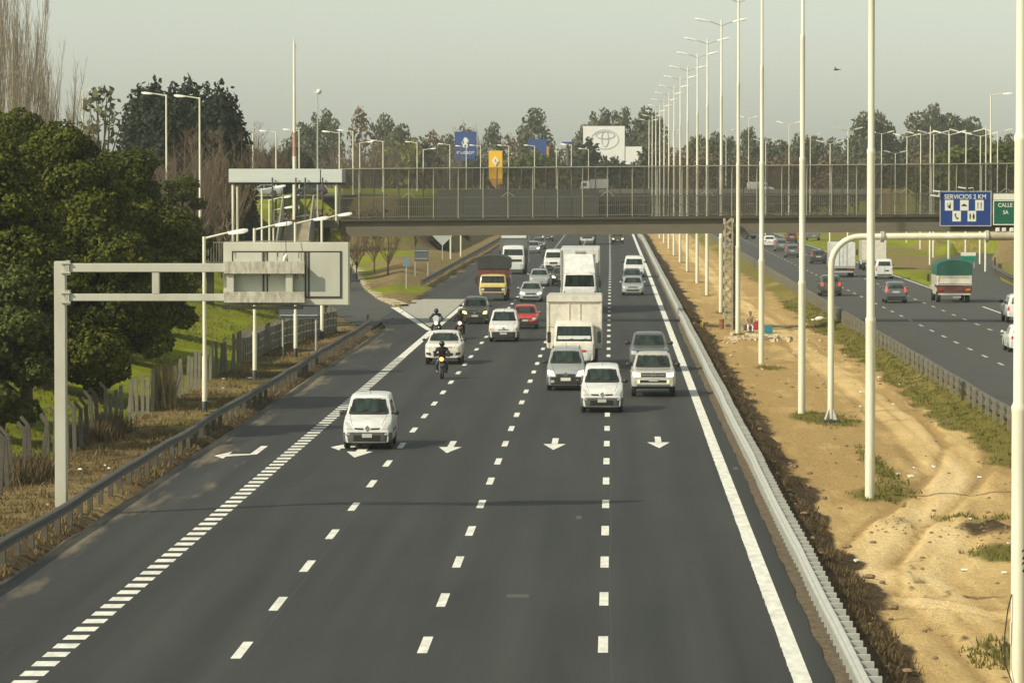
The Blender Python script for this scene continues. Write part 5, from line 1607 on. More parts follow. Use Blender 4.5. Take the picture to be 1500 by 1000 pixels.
def sedan_spec(p, H=1.45, **kw):
    L = kw.pop('L', 4.3)
    d = dict(name='sedan_car', L=L, hw=0.86, paint=p, top=[(0, 0.52), (0.05, 0.68), (0.2, 0.76), (1.0, 0.92), (1.15, 0.96), (1.85, 1.36), (2.1, H - 0.03), (2.5, H), (2.95, H - 0.04), (3.6, 1.02), (3.75, 0.98), (L - 0.1, 0.95), (L, 0.7)],
             belt=lambda y: 0.88, tumble=0.18, wheels=(0.85, L - 0.95), wr=0.30, screen=((0.68, 0.99), (0.55, 1.36)),
             side=[[(1.42, 0.94), (2.15, 0.94), (2.15, 1.33), (1.88, 1.33)], [(2.22, 0.94), (3.35, 0.95), (3.0, 1.30), (2.22, 1.33)]], rear_screen=((0.6, 1.02), (0.52, 1.3)),
             front=[('grille', M['black_plastic'], box4(-0.36, 0.36, 0.58, 0.68), 0.01), ('lower_grille', M['under'], box4(-0.6, 0.6, 0.30, 0.42), 0.01),
                    ('headlight*', M['lens'], [(0.46, 0.57), (0.77, 0.60), (0.78, 0.75), (0.5, 0.71)], 0.012), ('licence_plate', M['plate'], box4(-0.2, 0.2, 0.43, 0.54), 0.03)],
             rear=[('tail_lamp*', M['red_lens'], box4(0.5, 0.8, 0.72, 0.88)), ('licence_plate', M['plate'], box4(-0.24, 0.24, 0.6, 0.72), 0.012)],
             mirror=(0.99, 1.42), seams=(1.3, 2.18), handles=(2.05, 3.0), beltz=0.9)
    d.update(kw)
    return d

def pickup_spec(p, **kw):
    d = dict(name='pickup_truck', L=5.2, hw=0.95, paint=p, top=[(0, 0.80), (0.03, 0.98), (0.14, 1.07), (0.5, 1.11), (1.25, 1.17), (1.4, 1.21), (1.95, 1.66), (2.15, 1.77), (2.5, 1.82), (3.3, 1.80), (3.5, 1.70), (3.62, 1.25), (3.7, 1.16), (5.1, 1.15), (5.2, 1.0)],
             belt=lambda y: 1.10 if y < 3.5 else 1.05, tumble=0.19, sill=0.40, bumper_z=0.45, wheels=(0.92, 4.0), wr=0.38, screen=((0.72, 1.24), (0.60, 1.68)), roof_r=0.12, nose_in=0.12,
             side=[[(1.62, 1.16), (2.5, 1.16), (2.5, 1.64), (2.08, 1.64)], [(2.58, 1.16), (3.35, 1.16), (3.25, 1.64), (2.58, 1.64)]], rear_screen=((0.62, 1.25), (0.56, 1.62)),
             front=[('grille', M['black_plastic'], box4(-0.52, 0.52, 0.86, 1.03), 0.012), ('chrome_bar', M['chrome'], box4(-0.50, 0.50, 0.93, 0.95), 0.02), ('headlight*', M['lit_head'], [(0.56, 0.85), (0.86, 0.88), (0.87, 1.05), (0.58, 1.02)], 0.012),
                    ('lower_grille', M['under'], box4(-0.68, 0.68, 0.63, 0.72), 0.012), ('fog_lamp*', M['lit_yellow'], box4(0.58, 0.67, 0.61, 0.72), 0.02), ('licence_plate', M['plate'], box4(-0.2, 0.2, 0.67, 0.79), 0.03),
                    ('skid_plate', M['grey_plastic'], box4(-0.72, 0.72, 0.45, 0.53), 0.012)],
             rear=[('tail_lamp*', M['red_lens'], box4(0.8, 0.92, 0.8, 1.1)), ('licence_plate', M['plate'], box4(-0.24, 0.24, 0.6, 0.72), 0.012)],
             logo=(0.945, 0.10, 'vee'), mirror=(1.28, 1.75), mirror_mat=M['black_plastic'], mirror_s=1.35, seams=(1.5, 2.54), handles=(2.4, 3.2), beltz=1.08, rails=(2.3, 3.3))
    d.update(kw)
    return d

lit = lambda sp, m=None: dict(sp, front=[(i[0], (m or M['lit_head']) if i[0].startswith('headlight') else i[1], *i[2:]) for i in sp['front']])

def spot(px, py): return ground_at(px, py)

# ---- towards the camera
car(van_spec(WHITE, steel=True), 'white delivery van with grey bumper alone in the left lane, nearest to the camera', 'van', spot(539, 657))
car(van_spec(WHITE), 'white delivery van with a fluted grey bumper beside the silver pickup', 'van', spot(882, 603))
car(van_spec(SILVER, name='delivery_van', rails=(2.0, 3.6), front=[('bumper', M['black_plastic'], box4(-0.80, 0.80, 0.27, 0.60), 0.035), ('grille', M['black_plastic'], box4(-0.42, 0.42, 0.60, 0.74), 0.016),
    ('headlight*', M['lit_head'], [(0.48, 0.66), (0.77, 0.68), (0.79, 0.90), (0.56, 0.86)], 0.014), ('fog_lamp*', M['lens'], box4(0.50, 0.66, 0.36, 0.47), 0.046), ('licence_plate', M['white_sign'], box4(-0.22, 0.22, 0.44, 0.58), 0.06)],
    logo=(0.72, 0.085, 'round')), 'silver small van with roof rails in front of the white box truck', 'van', spot(829, 571))
car(pickup_spec(SAND), 'champagne silver pickup with lit headlights and yellow fog lamps, right lane', 'pickup truck', spot(957, 580))
x, y = spot(951, 543)
car(pickup_spec(GREY, logo=None, front=[('grille', M['black_plastic'], box4(-0.55, 0.55, 0.78, 1.0), 0.012), ('headlight*', M['lens'], [(0.58, 0.8), (0.86, 0.84), (0.87, 1.0), (0.6, 0.98)], 0.012), ('lower_grille', M['under'], box4(-0.7, 0.7, 0.55, 0.66), 0.012)]),
    'grey pickup partly hidden behind the champagne silver pickup', 'pickup truck', (x, y))
cross = hatch_spec(paint('warm_white', (0.76, 0.73, 0.66)), 1.60, 4.3, 0.92, name='crossover_car', sill=0.32, bumper_z=0.34, wr=0.34,
    top=[(0, 0.70), (0.04, 0.88), (0.2, 1.0), (1.0, 1.10), (1.2, 1.15), (1.9, 1.5), (2.2, 1.58), (2.6, 1.61), (3.5, 1.56), (3.95, 1.4), (4.22, 1.05), (4.3, 0.8)], belt=lambda y: 1.0,
    screen=((0.70, 1.17), (0.58, 1.52)), side=[[(1.5, 1.08), (2.3, 1.08), (2.3, 1.46), (2.0, 1.46)], [(2.38, 1.08), (3.4, 1.08), (3.2, 1.46), (2.38, 1.46)]], mirror=(1.14, 1.5), mirror_mat=M['black_plastic'], beltz=1.02, tumble=0.2,
    front=[('lower_grille', M['under'], box4(-0.48, 0.48, 0.44, 0.58), 0.014), ('headlight*', M['lens'], [(0.62, 0.80), (0.88, 0.82), (0.86, 0.94), (0.70, 0.90)], 0.012), ('fog_lamp*', M['black_plastic'], [(0.60, 0.46), (0.86, 0.50), (0.86, 0.60), (0.64, 0.60)], 0.012), ('grille', M['black_plastic'], box4(-0.45, 0.45, 0.84, 0.87), 0.01), ('licence_plate', M['plate'], box4(-0.2, 0.2, 0.62, 0.73), 0.03)])
t = car(cross, 'cream white crossover with a dark roof behind the leading motorcycle', 'car', spot(650, 533))
car(lit(van_spec(DARK, name='minivan', top=[(0, 0.58), (0.03, 0.74), (0.12, 0.85), (0.9, 1.04), (1.05, 1.09), (1.7, 1.56), (1.95, 1.64), (2.4, 1.68), (3.5, 1.66), (3.9, 1.5), (4.03, 1.1)], screen=((0.66, 1.12), (0.55, 1.54)), belt=lambda y: 0.98,
    side=[[(1.40, 1.06), (2.2, 1.06), (2.2, 1.5), (1.74, 1.5)], [(2.30, 1.06), (3.6, 1.06), (3.45, 1.5), (2.30, 1.5)]], rear_screen=((0.6, 1.1), (0.5, 1.5)), mirror=(1.1, 1.34), logo=(0.72, 0.09, 'vee'), rub=None, wrap=None, rails=(2.0, 3.5),
    front=[('grille', M['under'], box4(-0.42, 0.42, 0.64, 0.74), 0.012), ('lower_grille', M['under'], box4(-0.55, 0.55, 0.30, 0.42), 0.012), ('headlight*', M['lit_yellow'], [(0.50, 0.64), (0.77, 0.66), (0.78, 0.84), (0.56, 0.80)], 0.014), ('licence_plate', M['plate'], box4(-0.2, 0.2, 0.46, 0.58), 0.03)]), M['lit_yellow']),
    'near-black minivan with lit yellowish headlights behind the motorcycles', 'minivan', spot(696, 474))
car(van_spec(WHITE, steel=True, rails=(2.1, 3.4), top=[(0, 0.60), (0.03, 0.76), (0.10, 0.86), (0.30, 0.93), (0.95, 1.08), (1.08, 1.12), (1.72, 1.60), (1.90, 1.70), (2.3, 1.76), (3.5, 1.76), (3.85, 1.72), (3.97, 1.6), (4.03, 1.2)],
    front=[('bumper', M['black_plastic'], box4(-0.80, 0.80, 0.25, 0.58), 0.035), ('grille', M['black_plastic'], box4(-0.3, 0.3, 0.66, 0.70), 0.012), ('headlight*', M['lens'], [(0.52, 0.63), (0.77, 0.63), (0.78, 0.80), (0.56, 0.80)], 0.014), ('indicator*', M['amber'], box4(0.70, 0.79, 0.63, 0.78), 0.024), ('licence_plate', M['plate'], box4(-0.2, 0.2, 0.42, 0.54), 0.06)], logo=(0.76, 0.07, 'round')),
    'older white van with black bumper beside the red car', 'van', spot(738, 500))
car(hatch_spec(RED, 1.42, 3.8, 0.81, front=[('grille', M['black_plastic'], box4(-0.40, 0.40, 0.60, 0.67), 0.01), ('bumper', M['black_plastic'], box4(-0.78, 0.78, 0.26, 0.46), 0.02), ('headlight*', M['lens'], [(0.46, 0.56), (0.74, 0.58), (0.76, 0.70), (0.5, 0.68)], 0.012), ('licence_plate', M['plate'], box4(-0.2, 0.2, 0.47, 0.58), 0.03)], logo=(0.66, 0.06, 'round')),
    'bright red small hatchback half hidden by the older white van', 'car', spot(769, 481))
car(lit(sedan_spec(SILVER, 1.46)), 'silver sedan with bright headlights ahead of the red car', 'car', spot(778, 442))
car(sedan_spec(SILVER, 1.45, front=[('grille', M['chrome'], box4(-0.5, 0.5, 0.58, 0.68), 0.01), ('headlight*', M['lens'], [(0.52, 0.57), (0.77, 0.60), (0.78, 0.72), (0.56, 0.70)], 0.012), ('licence_plate', M['plate'], box4(-0.2, 0.2, 0.43, 0.54), 0.03)]),
    'pale silver sedan directly behind the bright silver sedan', 'car', spot(790, 419))
BIGVAN = dict(name='cargo_van', L=5.4, hw=0.98, top=[(0, 0.7), (0.05, 0.95), (0.2, 1.08), (0.9, 1.3), (1.0, 1.35), (1.55, 1.95), (1.8, 2.12), (2.3, 2.2), (5.1, 2.2), (5.35, 2.05), (5.4, 1.5)], belt=lambda y: 1.2 if y > .8 else 0.95 + .2 * y, tumble=0.16, wheels=(0.95, 4.3), wr=0.34,
    screen=((0.76, 1.38), (0.66, 1.92)), side=[[(1.3, 1.3), (2.1, 1.3), (2.1, 1.85), (1.65, 1.85)]], rear_screen=((0.7, 1.4), (0.64, 1.95)), mirror=(1.4, 1.3), mirror_mat=M['black_plastic'], mirror_s=1.5, beltz=1.2, seams=(1.2, 2.2),
    front=[('bumper', M['black_plastic'], box4(-0.92, 0.92, 0.28, 0.55), 0.03), ('grille', M['black_plastic'], box4(-0.4, 0.4, 0.66, 0.86), 0.012), ('headlight*', M['lens'], [(0.52, 0.7), (0.9, 0.72), (0.9, 0.95), (0.6, 0.92)], 0.012), ('licence_plate', M['plate'], box4(-0.2, 0.2, 0.4, 0.52), 0.05)],
    rear=[('tail_lamp*', M['red_lens'], box4(0.84, 0.94, 0.8, 1.3)), ('rear_bumper', M['black_plastic'], box4(-0.9, 0.9, 0.3, 0.5), 0.02), ('licence_plate', M['plate'], box4(-0.24, 0.24, 0.6, 0.72), 0.012)], nose_in=0.14, aerial=2.4)
car(dict(BIGVAN, paint=WHITE, top=[(k[0], k[1] * 0.93) for k in BIGVAN['top']], screen=((0.76, 1.29), (0.66, 1.78)), side=[[(1.3, 1.22), (2.1, 1.22), (2.1, 1.7), (1.65, 1.7)]], rear_screen=((0.7, 1.3), (0.64, 1.8))), 'white cargo van partly hidden behind the white articulated truck', 'van', spot(811, 396))
car(lit(hatch_spec(DKGREEN, 1.5)), 'dark hatchback with one lit headlight showing past the articulated truck', 'car', spot(822, 417))
car(lit(sedan_spec(SILVER, 1.47)), 'silver car with glaring headlights beside the white dark-boxed truck', 'car', spot(781, 371))
car(hatch_spec(GREY, 1.5), 'small grey car just right of the glaring silver car', 'car', spot(790, 364.5))
car(sedan_spec(DARK, 1.45), 'dark car just under the footbridge girder in the left lanes', 'car', spot(802, 353))
car(lit(hatch_spec(DARK, 1.5), M['lit_yellow']), 'dark car with two yellow headlights under the footbridge girder', 'car', spot(905, 357))
car(sedan_spec(SILVER, 1.46, front=[('grille', M['black_plastic'], box4(-0.36, 0.36, 0.60, 0.68), 0.01), ('lower_grille', M['under'], box4(-0.5, 0.5, 0.34, 0.46), 0.01), ('headlight*', M['lens'], [(0.46, 0.57), (0.77, 0.60), (0.78, 0.75), (0.5, 0.71)], 0.012), ('licence_plate', M['plate'], box4(-0.2, 0.2, 0.46, 0.56), 0.03)]), 'silver sedan leading a queue of three in the right lane', 'car', spot(927, 432))
car(sedan_spec(BLUEGREY, 1.5), 'blue grey car squeezed between the silver sedan and a white van', 'car', spot(926, 419))
car(dict(BIGVAN, paint=WHITE, top=[(k[0], k[1] * 0.88) for k in BIGVAN['top']], screen=((0.76, 1.22), (0.66, 1.68)), side=[[(1.3, 1.16), (2.1, 1.16), (2.1, 1.6), (1.65, 1.6)]], rear_screen=((0.7, 1.3), (0.64, 1.7))), 'white van last in the queue of three in the right lane', 'van', spot(929, 406))

# ---- away from the camera on the opposite carriageway
lt = lambda sp: dict(sp, rear=[(i[0], M['lit_tail'] if i[0].startswith('tail') else i[1], *i[2:]) for i in sp['rear']])
car(lt(hatch_spec(DKGREEN, 1.62, 4.0, 0.87)), 'dark green-grey hatchback with glowing tail lamps behind the bent gantry pipe', 'car', spot(1216, 433), True)
car(lt(hatch_spec(BLUEGREY, 1.55, 3.9, 0.85, rear=[('tail_lamp*', M['lit_tail'], [(0.60, 0.82), (0.80, 0.82), (0.72, 1.22), (0.62, 1.20)], 0.014), ('rear_bumper', M['black_plastic'], box4(-0.80, 0.80, 0.28, 0.50), 0.02), ('licence_plate', M['plate'], box4(-0.26, 0.26, 0.76, 0.88), 0.012)])),
    'blue-grey hatchback with red tail lamps in the middle lane left of the green-tarped truck', 'car', spot(1311, 443), True)
car(van_spec(WHITE, rub=None, rear=[('tail_lamp*', M['red_lens'], box4(0.72, 0.80, 0.75, 1.1)), ('rear_bumper', M['grey_plastic'], box4(-0.78, 0.78, 0.30, 0.46), 0.03), ('licence_plate', M['under'], box4(-0.4, -0.05, 0.70, 0.82)), ('door_gap', M['under'], box4(-0.01, 0.01, 0.5, 1.65), 0.004)], rear_screen=((0.58, 1.2), (0.5, 1.6))),
    'white panel van with rounded rear windows in the right lane of the opposite road', 'van', spot(1294, 408), True)
car(hatch_spec(DARK, 1.5), 'dark car left of the white box truck on the opposite road', 'car', spot(1198, 386), True)
car(hatch_spec(BLUEGREY, 1.5), 'teal grey car at the edge of a lamp post, left of the dark car', 'car', spot(1160, 377), True)
car(hatch_spec(GREY, 1.55), 'grey car with a white plate, second of the far group under the girder', 'car', spot(1144, 368), True)
car(sedan_spec(WHITE, 1.45), 'white sedan leftmost of the far group under the girder', 'car', spot(1127, 361), True)
car(hatch_spec(MAROON, 1.5), 'dark red car behind the tall lamp post on the opposite road', 'car', spot(1159, 355), True)
car(pickup_spec(GREY, logo=None), 'grey off-roader entering the far slip road', 'car', spot(1191, 352), True)
x, y = spot(1494, 472)
car(pickup_spec(WHITE, logo=None, name='off_road_car', hw=0.94, rear_screen=((0.66, 1.22), (0.58, 1.62)), top=[(0, 0.80), (0.03, 0.98), (0.14, 1.07), (0.5, 1.11), (1.25, 1.17), (1.4, 1.21), (1.95, 1.66), (2.15, 1.77), (2.5, 1.82), (4.4, 1.80), (4.6, 1.65), (4.75, 1.15), (4.8, 0.9)], L=4.8, wheels=(0.92, 3.75),
    side=[[(1.62, 1.16), (2.5, 1.16), (2.5, 1.64), (2.08, 1.64)], [(2.58, 1.16), (3.4, 1.16), (3.4, 1.64), (2.58, 1.64)], [(3.5, 1.16), (4.35, 1.16), (4.25, 1.62), (3.5, 1.64)]]),
    'tall white off-road car behind the nearest lamp post at the right edge', 'car', (x, y), True)
x, y = spot(1499, 515)
car(sedan_spec(WHITE, 1.45), 'low white sedan behind the nearest lamp post at the right edge', 'car', (x, y), True)
car(dict(BIGVAN, paint=WHITE, rz=math.pi / 2, z=6.06, name='cargo_van'), 'white van crossing the far overpass, right half of the photo', 'van', (31.8, 803))
car(dict(sedan_spec(DARK), rz=math.pi / 2, z=6.06), 'dark car crossing the far overpass near the right edge', 'car', (58, 803))
car(dict(sedan_spec(SILVER), rz=-math.pi / 2, z=7.06), 'silver car parked on the upper road under the white canopy', 'car', (-42.5, 476))
car(dict(hatch_spec(DARK), rz=-math.pi / 2, z=7.06), 'dark car on the upper road seen under the white canopy', 'car', (-37.8, 489))

# ================================================================ trucks
def cab(t, L, hw, H, p, base=0.5, glass=(1.25, 1.95), kind='flat', wheels=(), wr=0.45, y0=0.0, front=(), slope=0.12):
    """cab-over truck cab with a tall upright face"""
    g0, g1 = glass
    top = [(0, base + 0.35), (0.02, g0 - 0.22), (0.06, g0 - 0.04), (0.06 + slope * 0.3, g0 + 0.06), (0.10 + slope, g1 + 0.02), (0.22 + slope, H - 0.05), (0.5 + slope, H), (L - 0.2, H), (L, H - 0.1)]
    sh = Shell(L, hw, top, lambda y: g0 + 0.02, 0.07, base, wheels, wr, nose=0.25, nose_in=0.10, tail_in=0.02, roof_r=0.12, bumper_z=base)
    sh.mb.build('cab', p, t, 38)
    q = MB(); sh.patch(q, 'f', [(-hw * 0.86, g0 + 0.08), (hw * 0.86, g0 + 0.08), (hw * 0.80, g1), (-hw * 0.80, g1)], 10, 5); q.build('windscreen', M['glass'], t, 50)
    for d in 'ls':
        q = MB(); sh.patch(q, d, [(0.35 + slope, g0 + 0.05), (min(L - 0.3, 1.25), g0 + 0.05), (min(L - 0.3, 1.25), g1), (0.42 + slope, g1)], 5, 4); q.build('side_window', M['glass'], t, 50)
        q = MB(); sh.patch(q, d, [(0.3, base + 0.1), (0.32, base + 0.1), (0.32, g0), (0.3, g0)], 1, 5, 0.003, 0.01); q.build('door_seam', M['under'], t)
    for nm, m, c, *o in front:
        off = o[0] if o else 0.01
        if nm.endswith('*'):
            for s in (-1, 1):
                q = MB(); sh.patch(q, 'f', [(a * s, b_) for a, b_ in c], 5, 3, off); q.build(nm[:-1], m, t, 50)
        else:
            q = MB(); sh.patch(q, 'f', c, 10, 3, off); q.build(nm, m, t, 50)
    for s in (-1, 1):
        b = MB(); b.tube([(s * (hw - 0.03), 0.3, g1 - 0.05), (s * (hw + 0.2), 0.16, g1 - 0.02), (s * (hw + 0.2), 0.16, g0 + 0.05)], 0.02, 6)
        b.box(s * (hw + 0.2) - 0.09, s * (hw + 0.2) + 0.09, 0.10, 0.19, g0 + 0.0, g0 + 0.55, 0.03); b.build('wing_mirror', M['black_plastic'], t, 50)
    wb = MB()
    for x0 in (-0.5, 0.15):
        p0, _ = sh.hit(x0, g0 + 0.10, 'f'); p1, _ = sh.hit(x0 + 0.45, g0 + 0.22, 'f')
        wb.bar(p0 + Vector((0, -0.02, 0)), p1 + Vector((0, -0.02, 0)), 0.02, 0.015)
    wb.build('wiper', M['black_plastic'], t)
    return sh
def running_gear(t, hw, ys, r, y0, y1, zf):
    b = MB(); b.box(-0.42, 0.42, y0, y1, zf - 0.22, zf); b.box(-hw * 0.8, hw * 0.8, y0 + 0.5, y0 + 1.4, zf - 0.5, zf - 0.1); b.build('chassis', M['under'], t)
    for y in ys:
        for s in (-1, 1): wheel(t, s * (hw - 0.17), y, r, 0.30, True)
TF = lambda hw, g0, base: [('bumper', M['white_sheet'], box4(-hw * 0.95, hw * 0.95, base + 0.02, base + 0.30), 0.03), ('grille', M['black_plastic'], box4(-hw * 0.55, hw * 0.55, base + 0.42, base + 0.52), 0.012),
                     ('headlight*', M['lens'], box4(hw * 0.62, hw * 0.9, base + 0.34, base + 0.52), 0.014), ('licence_plate', M['plate'], box4(-0.2, 0.2, base + 0.08, base + 0.2), 0.05)]

# white ribbed box truck, nearest
x, y = spot(841, 540)
y = 199.5; x = (841 - 896) / 6000 * y
t = thing('box_truck', 'white box truck with a ribbed high body, close behind the silver small van', 'truck', (x, y, 0))
cab(t, 1.85, 1.02, 2.32, CREAM, 0.42, (1.28, 2.08), wheels=(0.95,), wr=0.40, slope=0.22, front=TF(1.02, 1.3, 0.42) + [('dashboard_panel', M['white_sheet'], box4(-0.80, 0.80, 1.46, 1.62), 0.012), ('red_badge', M['red_letter'], box4(0.3, 0.62, 0.86, 0.92), 0.014)])
b = MB(); b.box(-1.34, 1.34, 1.95, 8.2, 0.92, 3.5, 0.03); b.build('cargo_box', CREAM, t)
b = MB()
b.box(-1.36, 1.36, 1.86, 1.97, 3.22, 3.56, 0.02)
for xx in (-0.27, 0.27): b.box(xx - 0.03, xx + 0.03, 1.91, 1.96, 0.95, 3.2, 0.008)
for xx in (-1.30, 1.30): b.box(xx - 0.05, xx + 0.05, 1.91, 1.96, 0.95, 3.2, 0.008)
for k in range(12):
    for s in (-1, 1): b.box(s * 1.355 - 0.016, s * 1.355 + 0.016, 2.1 + k * 0.52, 2.16 + k * 0.52, 0.98, 3.45)
b.build('body_ribs', CREAM, t)
running_gear(t, 1.15, (0.95, 6.3), 0.40, 0.5, 8.0, 0.90)
# white articulated truck with wind deflector
y = 281.0; x = (849 - 896) / 6000 * y
t = thing('articulated_truck', 'white articulated truck with a big roof wind deflector behind the ribbed box truck', 'truck', (x, y, 0))
cab(t, 2.2, 1.18, 2.75, WHITE, 0.45, (1.75, 2.62), wheels=(1.3,), wr=0.5, slope=0.12, front=[('bumper', WHITE, box4(-1.1, 1.1, 0.47, 0.8), 0.03), ('grille', M['black_plastic'], box4(-0.6, 0.6, 1.35, 1.42), 0.012), ('headlight*', M['lens'], box4(0.72, 1.05, 0.85, 1.05), 0.014), ('side_vent*', M['black_plastic'], box4(1.0, 1.1, 1.35, 1.5), 0.012), ('licence_plate', M['plate'], box4(-0.2, 0.2, 0.55, 0.67), 0.05)])
b = MB()
vs = [(-1.05, 0.35, 2.74), (1.05, 0.35, 2.74), (1.1, 2.1, 2.74), (-1.1, 2.1, 2.74), (-0.62, 0.75, 3.15), (0.62, 0.75, 3.15), (0.88, 1.9, 4.02), (-0.88, 1.9, 4.02), (-1.08, 2.1, 4.0), (1.08, 2.1, 4.0)]
b.add(vs, [(0, 1, 5, 4), (4, 5, 6, 7), (1, 2, 9, 6), (1, 6, 5), (0, 4, 7), (0, 7, 8, 3), (7, 6, 9, 8), (3, 8, 9, 2), (0, 3, 2, 1)]); b.build('wind_deflector', WHITE, t, 30)
b = MB(); b.box(-1.36, 1.36, 2.5, 15, 1.1, 4.38, 0.03); b.build('cargo_box', WHITE, t)
b = MB(); b.box(-0.35, 0.35, 2.42, 2.52, 4.10, 4.24, 0.01); b.box(-1.36, -1.26, 2.44, 2.5, 1.2, 4.3); b.box(1.26, 1.36, 2.44, 2.5, 1.2, 4.3); b.build('front_fitting', M['galv'], t)
running_gear(t, 1.22, (1.3, 4.2, 11.5, 12.8), 0.5, 0.6, 14.8, 1.08)
# yellow truck with a dark tarpaulin
x, y = spot(722, 441)
t = thing('tarpaulin_truck', 'pale yellow truck with a dark domed tarpaulin body in the left lane', 'truck', (x, y, 0))
cab(t, 1.8, 1.04, 1.98, YELLOW, 0.45, (1.28, 1.88), wheels=(0.9,), wr=0.42, slope=0.25, front=[('grille', M['black_plastic'], box4(-0.95, 0.95, 0.72, 1.05), 0.012), ('headlight*', M['lens'], box4(0.66, 0.92, 0.78, 0.98), 0.02), ('bumper', M['galv_dull'], box4(-1.0, 1.0, 0.45, 0.64), 0.04)])
b = MB(); b.box(-1.2, 1.2, 1.95, 7.5, 1.0, 2.5, 0.02); b.build('cargo_body', MAROON, t)
b = MB()
arc = [(-1.24, 2.42), (-1.24, 3.0)] + [(1.24 * math.cos(a), 3.0 + 0.42 * math.sin(a)) for a in [math.pi - k * math.pi / 10 for k in range(1, 10)]] + [(1.24, 3.0), (1.24, 2.42)]
b.prism(arc, 1.85, 7.6); b.build('tarpaulin', weathered('dark_tarpaulin', (0.022, 0.025, 0.024), (0.05, 0.055, 0.05), 0.7, scale=1.5, bmp=0.5), t, 35)
running_gear(t, 1.12, (0.9, 5.8), 0.42, 0.5, 7.3, 0.95)
# white truck with a dark box
x, y = spot(752, 402)
t = thing('box_truck', 'white-cabbed truck with a tall dark grey box behind the yellow truck', 'truck', (x, y, 0))
cab(t, 2.0, 1.08, 2.75, WHITE, 0.5, (1.75, 2.4), wheels=(1.0,), wr=0.45, front=[('bumper', M['white_sheet'], box4(-1, 1, 0.5, 0.75), 0.03), ('grille', M['black_plastic'], box4(-0.8, 0.8, 1.22, 1.45), 0.012), ('headlight*', M['lens'], box4(0.66, 0.95, 0.8, 1.0), 0.014)])
b = MB(); b.box(-1.35, 1.35, 2.1, 9.0, 1.0, 3.85, 0.03); b.build('cargo_box', GREY, t)
b = MB(); b.box(-1.2, 1.2, 2.04, 2.11, 3.45, 3.7, 0.01); b.build('box_header', M['white_sheet'], t)
running_gear(t, 1.2, (1.0, 6.8), 0.45, 0.5, 8.8, 0.98)
# dark truck far under the girder
x, y = spot(860, 358)
t = thing('tipper_truck', 'dark truck under the footbridge girder above the articulated truck', 'truck', (x, y, 0))
cab(t, 2.0, 1.1, 2.6, DARK, 0.5, (1.5, 2.3), wheels=(1.0,), wr=0.48, front=TF(1.1, 1.5, 0.5))
b = MB(); b.box(-1.25, 1.25, 2.1, 8, 1.05, 3.0, 0.03); b.build('cargo_body', DARK, t)
running_gear(t, 1.2, (1.0, 5.5, 6.7), 0.48, 0.5, 7.8, 1.0)
# opposite carriageway: rear ends in view
def away_box(name, label, px, py, w_, h, Lb, mb_, p, zf=1.0):
    x, y = spot(px, py)
    L = Lb + 2.2
    t = thing(name, label, 'truck', (x, y + L, 0), math.pi)
    cab(t, 1.95, w_ / 2 - 0.12, min(2.5, h - 0.4), p, 0.5, (1.4, 2.05), wheels=(0.95,), wr=0.42, front=TF(w_ / 2 - 0.12, 1.4, 0.5))
    running_gear(t, w_ / 2 - 0.05, (0.95, L - 1.6), 0.42, 0.5, L - 0.2, zf - 0.02)
    return t, L
t, L = away_box('box_truck', 'white box truck with two rear doors right of the dark car, opposite road', 1234, 406, 2.35, 3.2, 5.0, None, WHITE)
b = MB(); b.box(-1.17, 1.17, 2.15, L, 1.02, 3.25, 0.03); b.build('cargo_box', WHITE, t)
b = MB(); b.box(-0.02, 0.02, L, L + 0.02, 1.1, 3.15)
for s in (-0.35, 0.35): b.box(s - 0.015, s + 0.015, L, L + 0.04, 1.1, 3.15)
b.build('door_bar', M['galv'], t)
for s in (-1, 1):
    b = MB(); b.box(s * 0.85 - 0.2, s * 0.85 + 0.2, L - 0.1, L + 0.02, 0.72, 0.86, 0.01); b.build('tail_lamp', M['red_lens'], t)
b = MB(); b.box(-1.15, 1.15, L - 0.15, L + 0.01, 0.86, 1.0); b.box(-1.0, 1.0, L - 0.1, L, 0.45, 0.6); b.build('rear_frame', M['galv'], t)
t, L = away_box('box_truck', 'white box truck partly hidden by the lamp post, ahead of the white panel van', 1280, 396, 2.4, 3.2, 5.5, None, WHITE)
b = MB(); b.box(-1.2, 1.2, 2.15, L, 1.02, 3.3, 0.03); b.build('cargo_box', CREAM, t)
b = MB(); b.box(-1.15, 1.15, L - 0.15, L + 0.01, 0.8, 1.0); b.box(-0.02, 0.02, L, L + 0.02, 1.1, 3.15); b.build('rear_frame', M['galv'], t)
t, L = away_box('tarpaulin_truck', 'cream truck with a green tarpaulin and low cream tailgate, right lane of the opposite road', 1397, 443, 2.6, 3.0, 5.2, None, CREAM)
b = MB(); b.box(-1.3, 1.3, 2.1, L, 1.30, 2.12, 0.02); b.build('cargo_body', CREAM, t)
b = MB(); b.box(-1.2, 1.2, L, L + 0.04, 1.42, 1.50, 0.01); b.box(-1.2, 1.2, L, L + 0.04, 1.9, 1.98, 0.01)
for s in (-1.22, 1.22): b.box(s - 0.04, s + 0.04, L, L + 0.05, 1.34, 2.1)
b.build('tailgate_trim', CREAM, t)
b = MB()
arc = [(-1.32, 2.06), (-1.32, 2.75)] + [(1.32 * math.cos(a), 2.75 + 0.42 * math.sin(a)) for a in [math.pi - k * math.pi / 10 for k in range(1, 10)]] + [(1.32, 2.75), (1.32, 2.06)]
b.prism(arc, 2.3, L + 0.06); b.build('tarpaulin', weathered('green_tarpaulin', (0.010, 0.095, 0.062), (0.006, 0.06, 0.042), 0.65, scale=1.2, bmp=0.4), t, 35)
b = MB(); b.box(-1.28, 1.28, L - 0.3, L - 0.02, 0.72, 1.24, 0.01); b.build('rear_panel', MAROON, t)
b = MB(); b.box(-1.2, 1.2, L - 0.12, L + 0.02, 0.58, 0.70, 0.01); b.build('rear_bumper', M['sign_back'], t)
